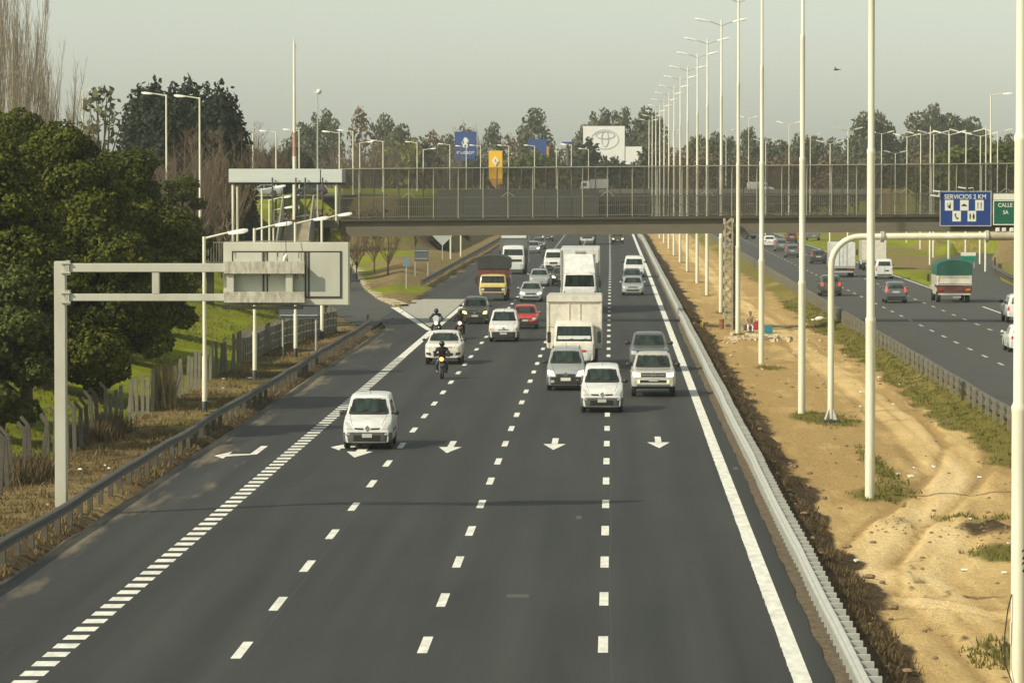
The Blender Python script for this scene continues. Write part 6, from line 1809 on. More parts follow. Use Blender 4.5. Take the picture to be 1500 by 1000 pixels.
for s in (-1, 1):
    b = MB(); b.box(s * 1.02 - 0.18, s * 1.02 + 0.18, L - 0.02, L + 0.03, 0.9, 1.04, 0.01); b.build('tail_lamp', M['red_lens'] if s > 0 else M['amber'], t)
b = MB(); b.box(-0.5, 0.1, L - 0.1, L - 0.06, 0.36, 0.52, 0.01); b.build('licence_plate', M['plate'], t)
x, y = spot(1092, 350)
t = thing('flatbed_truck', 'orange-bodied truck far off under the footbridge girder, opposite road', 'truck', (x + 1.3, y, 0), 0.9)
cab(t, 1.8, 1.0, 2.1, DARK, 0.5, (1.3, 1.9), wheels=(0.9,), wr=0.42, front=TF(1.0, 1.3, 0.5))
b = MB(); b.box(-1.15, 1.15, 1.95, 6.2, 0.95, 1.9, 0.03); b.build('cargo_body', ORANGE, t)
running_gear(t, 1.12, (0.9, 5.0), 0.42, 0.5, 6.0, 0.93)
t = thing('box_truck', 'white box truck crossing the far overpass, facing left', 'truck', (-6.2, 806, 6.06), -math.pi / 2)
t.rotation_euler = (0, 0, math.pi / 2 + math.pi)
cab(t, 1.9, 1.05, 2.35, WHITE, 0.45, (1.3, 2.0), wheels=(0.95,), wr=0.42, front=TF(1.05, 1.3, 0.45))
b = MB(); b.box(-1.15, 1.15, 2.0, 5.6, 0.95, 2.75, 0.03); b.build('cargo_box', paint('pale_grey', (0.45, 0.47, 0.46)), t)
running_gear(t, 1.15, (0.95, 4.4), 0.42, 0.5, 5.5, 0.93)
t = thing('box_truck', 'dull red box truck seen through the railings, beyond the far overpass', 'truck', (3.5, 968, 0), -math.pi / 2)
cab(t, 1.9, 1.1, 2.4, MAROON, 0.5, (1.4, 2.0), wheels=(0.95,), wr=0.45, front=TF(1.1, 1.4, 0.5))
b = MB(); b.box(-1.2, 1.2, 2.0, 6.5, 0.98, 3.2, 0.03); b.build('cargo_box', RED, t)
b = MB(); b.prism(ell(0.0, 2.2, 0.5, 0.35, 14), 0, 0.02); o = b.build('emblem', M['white_board'], t); o.location = (-1.22, 5.0, 0); o.rotation_euler = (0, 0, -math.pi / 2)
running_gear(t, 1.2, (0.95, 5.2), 0.45, 0.5, 6.4, 0.96)
# ================================================================ trees
def leaf_mesh(name, clumps, n_per_m2, size, mat, seed, fill=0.35, up=0.25, squash=0.85):
    """many small leaf-spray faces through a set of clumps [(x, y, z, r)]"""
    g = np.random.default_rng(seed)
    P_, Nn, S = [], [], []
    for (cx, cy, cz, r) in clumps:
        n = max(12, int(n_per_m2 * r * r))
        d = g.normal(size=(n, 3)); d /= np.linalg.norm(d, axis=1)[:, None]
        rr = r * np.where(g.random(n) < fill, g.random(n) ** 0.5, 0.86 + 0.22 * g.random(n))
        rr = rr * (1 + 0.16 * np.sin(d[:, 0] * 5 + cx * 3) * np.cos(d[:, 2] * 6 + cz * 2))
        P_.append(np.stack([cx + d[:, 0] * rr, cy + d[:, 1] * rr, cz + d[:, 2] * rr * squash], 1))
        nn = d + g.normal(size=(n, 3)) * 0.65 + np.array([0, 0, up]); Nn.append(nn / np.linalg.norm(nn, axis=1)[:, None])
        S.append(size * (0.6 + 0.8 * g.random(n)))
    P_, Nn, S = np.concatenate(P_), np.concatenate(Nn), np.concatenate(S)
    n = len(P_)
    a = g.normal(size=(n, 3)); t = np.cross(Nn, a); t /= np.linalg.norm(t, axis=1)[:, None] + 1e-9
    b = np.cross(Nn, t)
    asp = 0.45 + 0.35 * g.random(n)
    V = np.stack([P_ - t * S[:, None], P_ - b * (S * asp)[:, None], P_ + t * S[:, None], P_ + b * (S * asp)[:, None]], 1).reshape(-1, 3)
    F = np.arange(4 * n).reshape(n, 4)
    return np_mesh(name, V, F, mat)

def branch_mesh(name, segs, mat, n=5):
    """segs: list of (p0, p1, r0, r1)"""
    V, F = [], []
    for p0, p1, r0, r1 in segs:
        p0, p1 = Vector(p0), Vector(p1)
        d = (p1 - p0)
        if d.length < 1e-5: continue
        d.normalize()
        u = d.orthogonal().normalized(); w = d.cross(u)
        b = len(V)
        for p, r in ((p0, r0), (p1, r1)):
            for k in range(n):
                a = 2 * math.pi * k / n
                V.append(p + (u * math.cos(a) + w * math.sin(a)) * r)
        for k in range(n):
            F.append((b + k, b + (k + 1) % n, b + n + (k + 1) % n, b + n + k))
    return np_mesh(name, [tuple(v) for v in V], F, mat, True)

def limbs_to(clumps, base, h0, r0, g, bend=0.3):
    segs = []
    fork = Vector((base[0] + g.uniform(-.3, .3), base[1] + g.uniform(-.3, .3), base[2] + h0))
    mid = Vector(base).lerp(fork, 0.5) + Vector((g.uniform(-.15, .15), g.uniform(-.1, .1), 0))
    segs += [(Vector(base) - Vector((0, 0, 0.4)), mid, r0 * 1.25, r0), (mid, fork, r0, r0 * 0.85)]
    for c in clumps:
        e = Vector(c[:3])
        m1 = fork.lerp(e, 0.45) + Vector((g.uniform(-bend, bend), g.uniform(-bend, bend), g.uniform(0, bend)))
        segs += [(fork, m1, r0 * 0.5, r0 * 0.32), (m1, e, r0 * 0.32, r0 * 0.12)]
    return segs

def tree(name, label, loc, clumps, leafm, barkm, h0, r0, dens, size, seed, group=None, fill=0.35, stems=((0, 0),), squash=0.85, cat='tree'):
    g = random.Random(seed)
    t = thing(name, label, cat, loc, 0, group)
    link('crown', leaf_mesh('crown', clumps, dens, size, leafm, seed, fill, squash=squash), t)
    segs = []
    per = max(1, len(stems))
    for i, (sx, sy) in enumerate(stems):
        segs += limbs_to(clumps[i::per], (sx, sy, 0), h0, r0, g)
    link('trunk', branch_mesh('trunk', segs, barkm, 7), t)
    return t

def blob(n, rx, ry, z0, z1, r, seed, taper=0.6, dome=True):
    g = random.Random(seed)
    out = []
    for k in range(n):
        f = (k + 0.5) / n
        z = z0 + (z1 - z0) * f
        w = (1 - taper * abs(2 * f - 0.75) ** 1.6) if dome else (1 - taper * f)
        a = k * 2.4 + g.uniform(-0.4, 0.4)
        q = math.sqrt(g.uniform(0.15, 1.0)) * w
        out.append((rx * q * math.cos(a), ry * q * math.sin(a), z + g.uniform(-0.3, 0.3), r * g.uniform(0.65, 1.15) * (0.75 + 0.35 * w)))
    return out

def tz(x, y): return float(terrain(np.array(float(x)), np.array(float(y))))

# the big olive-green trees on the left bank
near = [(-22.6, 146, 10.6, 3.2, 36, 'broad olive-green tree at the far left edge, dark trunk on the lawn', 1.75),
        (-22.3, 165, 11.2, 3.7, 54, 'tallest of the olive-green trees on the left bank, rounded crown', 1.75),
        (-29.0, 196, 10.9, 4.4, 44, 'olive-green tree with a high flat top behind the gantry column', 1.85),
        (-23.0, 190, 10.3, 3.2, 44, 'lower olive-green tree whose crown reaches toward the bridge stairs', 1.6),
        (-28.4, 268, 7.9, 2.4, 22, 'smallest olive-green tree on the bank, nearest the bridge stairs', 1.2),
        (-21.2, 140, 6.9, 1.7, 18, 'yellowish bushy young tree at the far left edge', 1.3),
        (-23.9, 216, 6.6, 2.1, 24, 'low round olive-green tree between the gantry arms and the fence', 1.3)]
for i, (x, y, h, rad, n, lab, r) in enumerate(near):
    z = tz(x, y)
    r *= 0.72; low = (1.3, 0.1, 0.5, 0.0, 0.0, 0.3, 0.0)[i]
    tree('olive_tree', lab, (x, y, z), blob(n, rad, rad, low + r * 0.8, h - r * 0.9, r, 40 + i, 0.55), M['leaf_olive'] if i != 5 else M['leaf_green'], M['bark'], 1.9, 0.24, 1500, 0.092, 90 + i, 'olive-green trees on the left bank', 0.3,
         stems=((0, 0), (1.5, 0.8)) if i < 3 else ((0, 0),), squash=0.66)

def bare(name, label, loc, h, spread, n_main, mat, seed, group=None, upright=0.85, twig=6, r0=0.16, dens=1.0):
    g = random.Random(seed)
    segs, trunk = [], []
    t = thing(name, label, 'tree', loc, 0, group)
    top = Vector((0, 0, h * 0.30))
    trunk.append((Vector((0, 0, -0.4)), top, r0, r0 * 0.8))
    for k in range(n_main):
        a = g.uniform(0, 2 * math.pi)
        f = g.uniform(0.2, 1.0)
        b0 = Vector((0, 0, h * g.uniform(0.12, 0.3)))
        hh = h * g.uniform(0.72, 1.0) * (1 - 0.25 * f * (1 - upright))
        e = Vector((math.cos(a) * spread * f, math.sin(a) * spread * f, hh))
        m1 = b0.lerp(e, 0.4) + Vector((math.cos(a), math.sin(a), 0)) * spread * 0.12
        pts = [b0, m1, m1.lerp(e, 0.5) + Vector((g.uniform(-.2, .2), g.uniform(-.2, .2), 0)), e]
        rr = [r0 * 0.45, r0 * 0.30, r0 * 0.18, r0 * 0.05]
        for j in range(3): trunk.append((pts[j], pts[j + 1], rr[j], rr[j + 1]))
        for q in range(int(twig * dens)):
            u = g.uniform(0.15, 0.97)
            j = min(2, int(u * 3)); p = pts[j].lerp(pts[j + 1], u * 3 - j)
            aa = g.uniform(0, 2 * math.pi)
            L = h * g.uniform(0.06, 0.17) * (1.15 - u * 0.6)
            d = Vector((math.cos(aa) * (1.05 - upright), math.sin(aa) * (1.05 - upright), upright + g.uniform(-0.1, 0.3))).normalized()
            e2 = p + d * L
            segs.append((p, e2, r0 * 0.10, r0 * 0.05))
            for w_ in range(3):
                p2 = p.lerp(e2, g.uniform(0.25, 0.9))
                d2 = (d + Vector((g.uniform(-.7, .7), g.uniform(-.7, .7), g.uniform(-.2, .4))) * (1.3 - upright)).normalized()
                segs.append((p2, p2 + d2 * L * g.uniform(0.3, 0.6), r0 * 0.055, r0 * 0.03))
    link('trunk', branch_mesh('trunk', trunk, mat, 6), t)
    link('crown', branch_mesh('crown', segs, mat, 3), t)
    return t

# bare poplars at the far left
pop = [(-36, 250, 18.5), (-38.5, 262, 17.5), (-36.2, 270, 13.5), (-40, 255, 20.5), (-34.6, 258, 9.0), (-37.4, 281, 11), (-41.5, 275, 21), (-35.6, 247, 19.5), (-38.2, 252, 20), (-40.5, 266, 18), (-39.2, 284, 16), (-36.9, 259, 14.5)]
p0 = bare('bare_poplar', 'x', (0, 0, 0), 19.0, 1.9, 13, M['twig'], 5, None, 0.90, 20, 0.11)
p1 = bare('bare_poplar', 'x', (0, 0, 0), 17.0, 2.2, 12, M['twig'], 6, None, 0.88, 20, 0.11)
xs = sorted(q[0] / q[1] for q in pop)
for i, (x, y, h) in enumerate(pop):
    src = (p0, p1)[i % 2]
    o = src if i < 2 else another(src, (0, 0, 0), 0)
    o.location = (x, y, tz(x, y)); o.rotation_euler = (0, 0, i * 1.3); o.scale = (1, 1, h / (19.0, 17.0)[i % 2])
    o['label'] = f'tall bare poplar with upright branches at the top left, {ORD[xs.index(x / y)] if xs.index(x / y) else "leftmost"} from the left'
    o['group'] = 'bare poplars at the top left'

# dark conifers on the bank
def conifer(name, label, loc, h, r, mat, seed, group=None, dens=62, size=0.22, ragged=0.3):
    g = random.Random(seed)
    cl = []
    n = int(h / 0.5)
    for k in range(n):
        f = k / (n - 1)
        z = 0.8 + (h - 1.0) * f
        rr = r * (1 - f) ** 0.5 + 0.22
        for q in range(3 if f < 0.9 else 2):
            a = k * 2.1 + q * 2.1 + g.uniform(-.4, .4)
            cl.append((math.cos(a) * rr * 0.55, math.sin(a) * rr * 0.55, z + g.uniform(-ragged, ragged), rr * g.uniform(0.5, 0.78) + 0.28))
    t = thing(name, label, 'tree', loc, 0, group)
    link('crown', leaf_mesh('crown', cl, dens, size, mat, seed, 0.4), t)
    link('trunk', branch_mesh('trunk', [((0, 0, -0.4), (0, 0, h * 0.9), 0.22, 0.04)], M['bark'], 6), t)
    return t
c0 = conifer('dark_cypress', 'x', (0, 0, 0), 13.5, 2.1, M['leaf_dark'], 71)
c1 = conifer('dark_cypress', 'x', (0, 0, 0), 12.0, 2.6, M['leaf_dark'], 72, ragged=0.7)
cyp = [(203, 128, 372), (228, 126, 380), (252, 125, 376), (276, 124, 384), (303, 126, 378), (322, 133, 374), (340, 150, 380), (214, 142, 365), (238, 145, 360), (264, 150, 366), (290, 148, 362), (312, 158, 360)]
cs = sorted(q[0] for q in cyp)
for i, (px, pt, Y) in enumerate(cyp):
    x, ztop = at_depth(px, pt, Y)
    z = tz(x, Y); h = ztop - z
    src = (c0, c1)[i % 2]
    o = src if i < 2 else another(src, (0, 0, 0), 0)
    o.location = (x, Y, z); o.rotation_euler = (0, 0, i * 0.9); k = h / (13.5, 12.0)[i % 2]; o.scale = (1.0, 1.0, k)
    o['label'] = f'dark blue-green cypress in the clump above the big olive trees, {ORD[cs.index(px)] if cs.index(px) else "leftmost"} from the left'
    o['group'] = 'dark cypresses on the left bank'
for i, (px, pt, Y) in enumerate(((352, 205, 560), (368, 212, 562), (386, 220, 566), (402, 216, 564), (416, 222, 568), (430, 212, 570), (446, 224, 566))):
    x, ztop = at_depth(px, pt, Y)
    o = another(c0, (x, Y, 6.8), i * 0.7, f'small dark conifer in the hedge behind the white canopy, {ORD[i] if i else "leftmost"} from the left', 'small conifers behind the canopy', ((ztop - 6.8) / 13.5 * 1.5,) * 2 + ((ztop - 6.8) / 13.5,))
x, zt = at_depth(148, 114, 400)
def euc(name, label, loc, h, w_, n, mat, seed, group=None, r=1.6, dens=30, size=0.34, low=0.35, bark='pale_bark'):
    cl = blob(n, w_, w_, h * low, h - r * 0.7, r, seed, 0.5)
    return tree(name, label, loc, cl, mat, M[bark], h * low * 0.75, 0.28, dens, size, seed, group, 0.45)
euc('spiky_pine', 'ragged grey-green pine between the poplars and the dark cypresses', (x, 400, tz(x, 400)), zt - tz(x, 400), 2.8, 17, M['leaf_euc'], 81, None, 1.15, 14, 0.42, 0.35, 'bark')

# brown bare trees on the bank and behind the canopy
b0 = bare('bare_tree', 'x', (0, 0, 0), 9.0, 2.8, 11, M['twig_brown'], 11, None, 0.55, 26, 0.13)
b1 = bare('bare_tree', 'x', (0, 0, 0), 10.0, 3.2, 11, M['twig_brown'], 12, None, 0.5, 26, 0.14)
brown = [(256, 196, 330), (268, 172, 334), (286, 165, 328), (302, 168, 336), (322, 172, 332), (338, 172, 340), (352, 182, 520), (374, 170, 530), (392, 190, 525), (40, 150, 300), (75, 152, 310), (105, 160, 305), (412, 205, 522), (430, 200, 530)]
br_s = sorted(q[0] for q in brown)
for i, (px, pt, Y) in enumerate(brown):
    x, zt = at_depth(px, pt, Y)
    z = tz(x, Y); src = (b0, b1)[i % 2]
    o = src if i < 2 else another(src, (0, 0, 0), 0)
    k = (zt - z) / (9.0, 10.0)[i % 2]
    o.location = (x, Y, z); o.rotation_euler = (0, 0, i * 1.1); o.scale = (0.9 * k, 0.9 * k, k)
    o['label'] = f'brown leafless tree on the left bank behind the olive trees, {ORD[br_s.index(px)] if br_s.index(px) else "leftmost"} from the left'
    o['group'] = 'brown leafless trees on the left bank'

# far trees beyond the overpass, a few crowns reused at different sizes
proto = {}
proto['euc_open'] = (euc('eucalyptus_tree', 'x', (0, 0, 0), 20.0, 4.6, 26, M['leaf_euc'], 101, None, 1.9, 34, 0.38, 0.30), 20.0)
proto['euc_tall'] = (euc('eucalyptus_tree', 'x', (0, 0, 0), 22.0, 3.4, 20, M['leaf_euc'], 102, None, 1.7, 34, 0.38, 0.25), 22.0)
proto['broad'] = (euc('broad_tree', 'x', (0, 0, 0), 14.0, 5.4, 30, M['leaf_euc'], 103, None, 2.2, 32, 0.40, 0.16), 14.0)
proto['rust'] = (euc('winter_tree', 'x', (0, 0, 0), 13.0, 3.4, 18, M['leaf_rust'], 104, None, 1.6, 30, 0.32, 0.14), 13.0)
proto['bush'] = (euc('green_bush', 'x', (0, 0, 0), 8.0, 4.6, 22, M['leaf_green'], 105, None, 1.8, 36, 0.34, 0.10, 'bark'), 8.0)
proto['yell'] = (euc('yellow_tree', 'x', (0, 0, 0), 9.0, 4.0, 16, M['leaf_yellow'], 106, None, 1.7, 30, 0.34, 0.12), 9.0)
proto['con'] = (conifer('far_conifer', 'x', (0, 0, 0), 9.0, 2.2, M['leaf_con'], 107, None, 30, 0.3), 9.0)
proto['bare'] = (bare('far_bare_tree', 'x', (0, 0, 0), 14.0, 4.2, 18, M['twig_brown'], 108, None, 0.62, 12, 0.28), 14.0)
proto['rustb'] = (bare('brown_thicket_tree', 'x', (0, 0, 0), 9.0, 4.6, 22, M['twig_brown'], 109, None, 0.55, 14, 0.24), 9.0)
NAMES = {'euc_open': 'loose grey-green eucalyptus', 'euc_tall': 'tall slim eucalyptus', 'broad': 'broad grey-green tree', 'rust': 'rust-brown winter tree', 'bush': 'bright green bushy tree', 'yell': 'yellow-green tree', 'con': 'dark conifer', 'bare': 'leafless tree', 'rustb': 'brown leafless thicket tree'}
# (kind, photo x, top y, depth, width factor)
far = [('euc_open', 470, 158, 900, 0.75), ('broad', 445, 178, 880, 0.8), ('euc_tall', 488, 168, 880, .7), ('rust', 530, 156, 870, 0.75), ('euc_open', 562, 165, 960, 0.7), ('broad', 586, 180, 940, 0.7), ('yell', 598, 193, 850, 1.3), ('rustb', 540, 196, 845, 1.4), ('rustb', 568, 205, 845, 1.4),
       ('rustb', 505, 200, 850, 1.3), ('rustb', 605, 205, 850, 1.4), ('rust', 630, 190, 900, 0.9), ('con', 622, 214, 850, 1.5), ('rustb', 645, 205, 860, 1.3), ('broad', 655, 195, 1000, 0.8), ('bare', 690, 170, 930, 1.0), ('rust', 682, 182, 940, 0.7), ('euc_tall', 722, 174, 920, 0.75),
       ('bare', 712, 186, 940, 0.8), ('rust', 748, 196, 960, 0.8), ('euc_tall', 783, 152, 930, 1.0), ('euc_open', 768, 182, 940, 0.5), ('broad', 800, 200, 1000, 0.7), ('bush', 778, 217, 840, 1.25), ('bush', 750, 232, 838, 1.0), ('con', 700, 232, 842, 1.0), ('con', 690, 236, 842, 1.5),
       ('euc_open', 878, 157, 960, 0.8), ('euc_open', 908, 155, 970, 0.8), ('broad', 862, 178, 980, 0.8), ('euc_open', 945, 155, 960, 0.8), ('euc_tall', 962, 160, 950, 0.8), ('con', 861, 206, 846, 1.35), ('con', 885, 236, 842, 1.4), ('con', 902, 232, 844, 1.3), ('con', 848, 232, 842, 1.5), ('rust', 835, 212, 930, .9), ('rust', 850, 225, 850, .9),
       ('con', 947, 218, 860, 1.3), ('rust', 970, 208, 900, 1.0), ('broad', 930, 200, 980, 0.8), ('rust', 1003, 214, 920, 0.9), ('broad', 1020, 196, 940, 0.7), ('broad', 1048, 192, 930, 0.75), ('euc_open', 1068, 198, 960, 0.6), ('euc_open', 1094, 184, 900, 0.7), ('broad', 1120, 200, 950, 0.8), ('broad', 1145, 204, 960, 0.7),
       ('rust', 1036, 222, 860, 1.2), ('broad', 1170, 192, 950, 0.6), ('broad', 1195, 198, 960, 0.7), ('euc_open', 1222, 200, 970, 0.7), ('euc_tall', 1262, 158, 900, 0.9), ('euc_open', 1284, 158, 905, 0.8), ('euc_open', 1300, 176, 910, 0.5), ('broad', 1255, 196, 930, 0.7), ('rust', 1320, 206, 930, 0.9),
       ('euc_open', 1345, 162, 940, 0.9), ('euc_open', 1366, 150, 950, 0.8), ('broad', 1392, 165, 960, 0.9), ('broad', 1418, 170, 970, 0.8), ('broad', 1435, 185, 960, 0.6), ('broad', 1335, 195, 930, 0.9), ('rust', 1090, 225, 860, 1.2), ('rust', 1150, 224, 870, 1.3), ('rust', 1215, 226, 870, 1.3), ('broad', 1280, 220, 865, 1.0), ('rust', 1350, 222, 870, 1.2),
       ('bush', 1405, 214, 560, 1.15), ('broad', 1432, 208, 570, 0.9), ('bush', 1462, 206, 560, 1.1), ('broad', 1492, 205, 570, 0.9), ('broad', 1480, 195, 800, 0.8), ('bush', 1385, 240, 555, 1.0), ('rust', 748, 236, 850, 0.8), ('rustb', 660, 228, 842, 1.3), ('rustb', 815, 228, 870, 1.3), ('rustb', 985, 225, 870, 1.3), ('rustb', 1125, 226, 860, 1.3)]
used, order = set(), {}
for kind in NAMES: order[kind] = sorted(q[1] for q in far if q[0] == kind)
fg = random.Random(44)
for i, (kind, px, pt, Y, wf) in enumerate(far):
    src, h0 = proto[kind]
    x, zt = at_depth(px, pt, Y)
    z = tz(x, Y) if Y < 700 else 0.0
    k = (zt - z) / h0
    o = src if kind not in used else another(src, (0, 0, 0), 0)
    used.add(kind)
    o.location = (x, Y, z); o.rotation_euler = (0, 0, fg.uniform(0, 6.28))
    o.scale = (wf * (0.5 + 0.5 * k), wf * (0.5 + 0.5 * k), k)
    r_ = order[kind].index(px)
    o['label'] = f'{NAMES[kind]} on the far skyline, {ORD[r_] if 0 < r_ < 20 else ("leftmost" if r_ == 0 else f"number {r_ + 1}")} of its kind from the left'
    o['group'] = NAMES[kind] + 's on the skyline'
# the far-off wood that closes the horizon
g = random.Random(9)
cl = []
for k in range(620):
    x = g.uniform(-430, 470); y = g.uniform(1040, 1250)
    top = 11 + 6.5 * float(fbm(np.array(x / 26.0), np.array(0.5), 70))
    cl.append((x, y, g.uniform(1, max(4, top)), g.uniform(2.8, 4.6)))
o = link('far_wood', leaf_mesh('far_wood', cl, 9, 0.9, M['leaf_euc'], 300, 0.2))
tag(o, kind='stuff')
# leafless trees and scrub on the grass gore under the bridge
gore_t = [(512, 412, 340, 5.2, 'dark leafless bush where the slip road meets the footbridge'), (548, 400, 350, 6.0, 'brown twiggy tree with a forked trunk on the gore'), (568, 404, 346, 5.6, 'brown twiggy tree right of the forked one on the gore'), (608, 372, 332, 5.5, 'thin brown tree at the back of the gore under the bridge'), (522, 404, 338, 5.0, 'second dark leafless bush beside the slip road kerb')]
for i, (px, pb, pt, h, lab) in enumerate(gore_t):
    x, y = ground_at(px, pb, 0.4)
    z = tz(x, y)
    if i in (0, 4):
        q = another(b1, (x, y, z), i, lab, 'leafless trees on the gore', (0.55, 0.55, 0.62))
    else:
        another(b0, (x, y, z), i, lab, 'leafless trees on the gore', (0.72, 0.72, 0.68))
bs = blob(26, 9.0, 1.6, 0.6, 2.6, 1.2, 222, 0.2)
o = tree('hedge', 'dark brown hedge of scrub along the bank under the footbridge', (-31, 470, 2.4), bs, M['leaf_rust'], M['bark'], 0.5, 0.08, 30, 0.25, 222, cat='hedge')
for i, (px, pb, s) in enumerate(((672, 372, 1.0), (655, 360, 1.3), (700, 355, 0.8))):
    x, y = ground_at(px, pb); another(c1, (x - 2.5, y, 0), 0, f'small dark evergreen beside the gore guardrail, {ORD[i]} from the camera', 'evergreens beside the gore guardrail', (0.5 * s, 0.5 * s, 0.28 * s))

# ---- grass, weeds and litter
def blades(name, pts, h, mat, seed, lean=0.5, width=0.02):
    g_ = np.random.default_rng(seed)
    pts = np.asarray(pts, float)
    n = len(pts)
    hh = h * (0.5 + 0.9 * g_.random(n))
    a = g_.uniform(0, 2 * np.pi, n)
    d = np.stack([np.cos(a), np.sin(a), np.zeros(n)], 1)
    b_ = np.stack([-np.sin(a), np.cos(a), np.zeros(n)], 1)
    le = lean * hh * g_.random(n)
    w_ = width * (0.6 + 0.8 * g_.random(n))
    b2 = b_ * np.cos(a * 3)[:, None] + d * np.sin(a * 3)[:, None]
    top = pts + np.array([0, 0, 1.0]) * hh[:, None] + d * le[:, None]
    V = np.stack([pts - b2 * w_[:, None], pts + b2 * w_[:, None], top + b2 * (w_ * 0.25)[:, None], top - b2 * (w_ * 0.25)[:, None]], 1).reshape(-1, 3)
    me = np_mesh(name, V, np.arange(4 * n).reshape(n, 4), mat)
    return tag(link(name, me), kind='stuff')
gg = np.random.default_rng(5)
def scatter(n, x0, x1, y0, y1, keep, zf, clump=0.0):
    x = gg.uniform(x0, x1, n); y = y0 + (y1 - y0) * gg.random(n) ** 1.6
    m = keep(x, y)
    x, y = x[m], y[m]
    if clump:
        x = np.repeat(x, 9) + gg.normal(0, clump, len(x) * 9); y = np.repeat(y, 9) + gg.normal(0, clump * 1.5, len(y) * 9)
    return np.stack([x, y, zf(x, y) - 0.02], 1)
blades('verge_grass', scatter(2600, -18.4, -14.35, 84, 250, lambda x, y: fbm(x / 1.6, y / 3.0, 91) > -0.25, terrain, 0.14), 0.14, M['straw'], 1, 0.9, 0.02)
blades('fence_weeds', scatter(4600, -19.6, -16.9, 84, 150, lambda x, y: (fbm(x / 2.0, y / 5.0, 92) > -0.15) & (np.abs(x - np.interp(y, [q[1] for q in fp], [q[0] for q in fp])) < 0.55), terrain, 0.13), 0.62, M['weed'], 2, 0.6, 0.025)
blades('bank_grass', scatter(5000, -42, -19.2, 130, 300, lambda x, y: fbm(x / 3.0, y / 6.0, 93) > -0.1, terrain, 0.25), 0.14, M['leaf_yellow'], 3, 0.9, 0.03)
blades('median_weeds', scatter(2000, 4.75, 6.0, 62, 300, lambda x, y: fbm(x / 0.6, y / 1.4, 94) > 0.02, median_h, 0.07), 0.16, M['weed'], 4, 0.9, 0.018)
def mg(x, y):
    v = 0.75 * ss(12.1, 13.6, x + 0.9 * fbm(x / 1.3, y / 4.0, 41)) * ss(105, 135, y)
    for k in range(-1, 6): v = v + 0.95 * np.exp(-((x - 8.1) / 1.05) ** 2 - ((y - 125 - 42.2 * k) / 3.6) ** 2)
    for cx, cy, rx, ry in ((8.95, 138, 0.55, 14), (10.4, 117, 1.4, 2.2), (10.2, 106.5, 1.2, 2.8), (8.9, 163, 1.3, 5), (9.2, 85, 1.2, 3)): v = v + np.exp(-((x - cx) / rx) ** 2 - ((y - cy) / ry) ** 2)
    return v > 0.45 + 0.3 * gg.random(len(x))
blades('median_grass', scatter(9000, 6.6, 15.2, 76, 320, mg, median_h, 0.10), 0.11, M['leaf_yellow'], 6, 0.9, 0.022)
bl = gg.normal(0, 1, (300, 2)) * np.array([0.16, 0.5]) + np.array([-18.1, 166.0])
blades('straw_clump', np.c_[bl, terrain(bl[:, 0], bl[:, 1])], 1.35, M['straw_pale'], 7, 0.5, 0.025)

# loose stones and clods on the dirt
b = MB(); rr = random.Random(6)
for k in range(700):
    x = rr.uniform(5.2, 13.5); y = 70 + 230 * rr.random() ** 1.5
    if k > 560: x, y = (rr.gauss(7.9, 0.5), rr.gauss(113, 2.2)) if k % 2 else (rr.gauss(10.2, 0.6), rr.gauss(112, 1.6))
    if k <= 560 and x > 7 and rr.random() < 0.55: continue
    s = rr.uniform(0.02, 0.10) * (1.3 if x < 6.6 else 0.8) * (0.6 if k > 560 else 1)
    z = float(median_h(np.array(x), np.array(y)))
    b.ball((x, y, z + s * 0.3), (s * rr.uniform(0.8, 1.4), s * rr.uniform(0.8, 1.4), s * 0.6), 6, 4)
tag(b.build('loose_clods', weathered('clods', (0.24, 0.17, 0.09), (0.13, 0.09, 0.05), 0.95, scale=3)), kind='stuff')
b = MB()
for k in range(46):
    x, y = (rr.uniform(6, 13.8), 80 + 170 * rr.random()) if k < 34 else (rr.uniform(-18, -14.6), rr.uniform(95, 200))
    z = float(median_h(np.array(x), np.array(y))) if k < 34 else tz(x, y)
    s = rr.uniform(0.05, 0.13)
    a = rr.uniform(0, 3)
    b.obox((x, y, z + 0.03), (s * 1.6, s, 0.04), Matrix.Rotation(a, 3, 'Z') @ Matrix.Rotation(0.5, 3, 'X'))
tag(b.build('litter', M['white_sign']), kind='stuff')

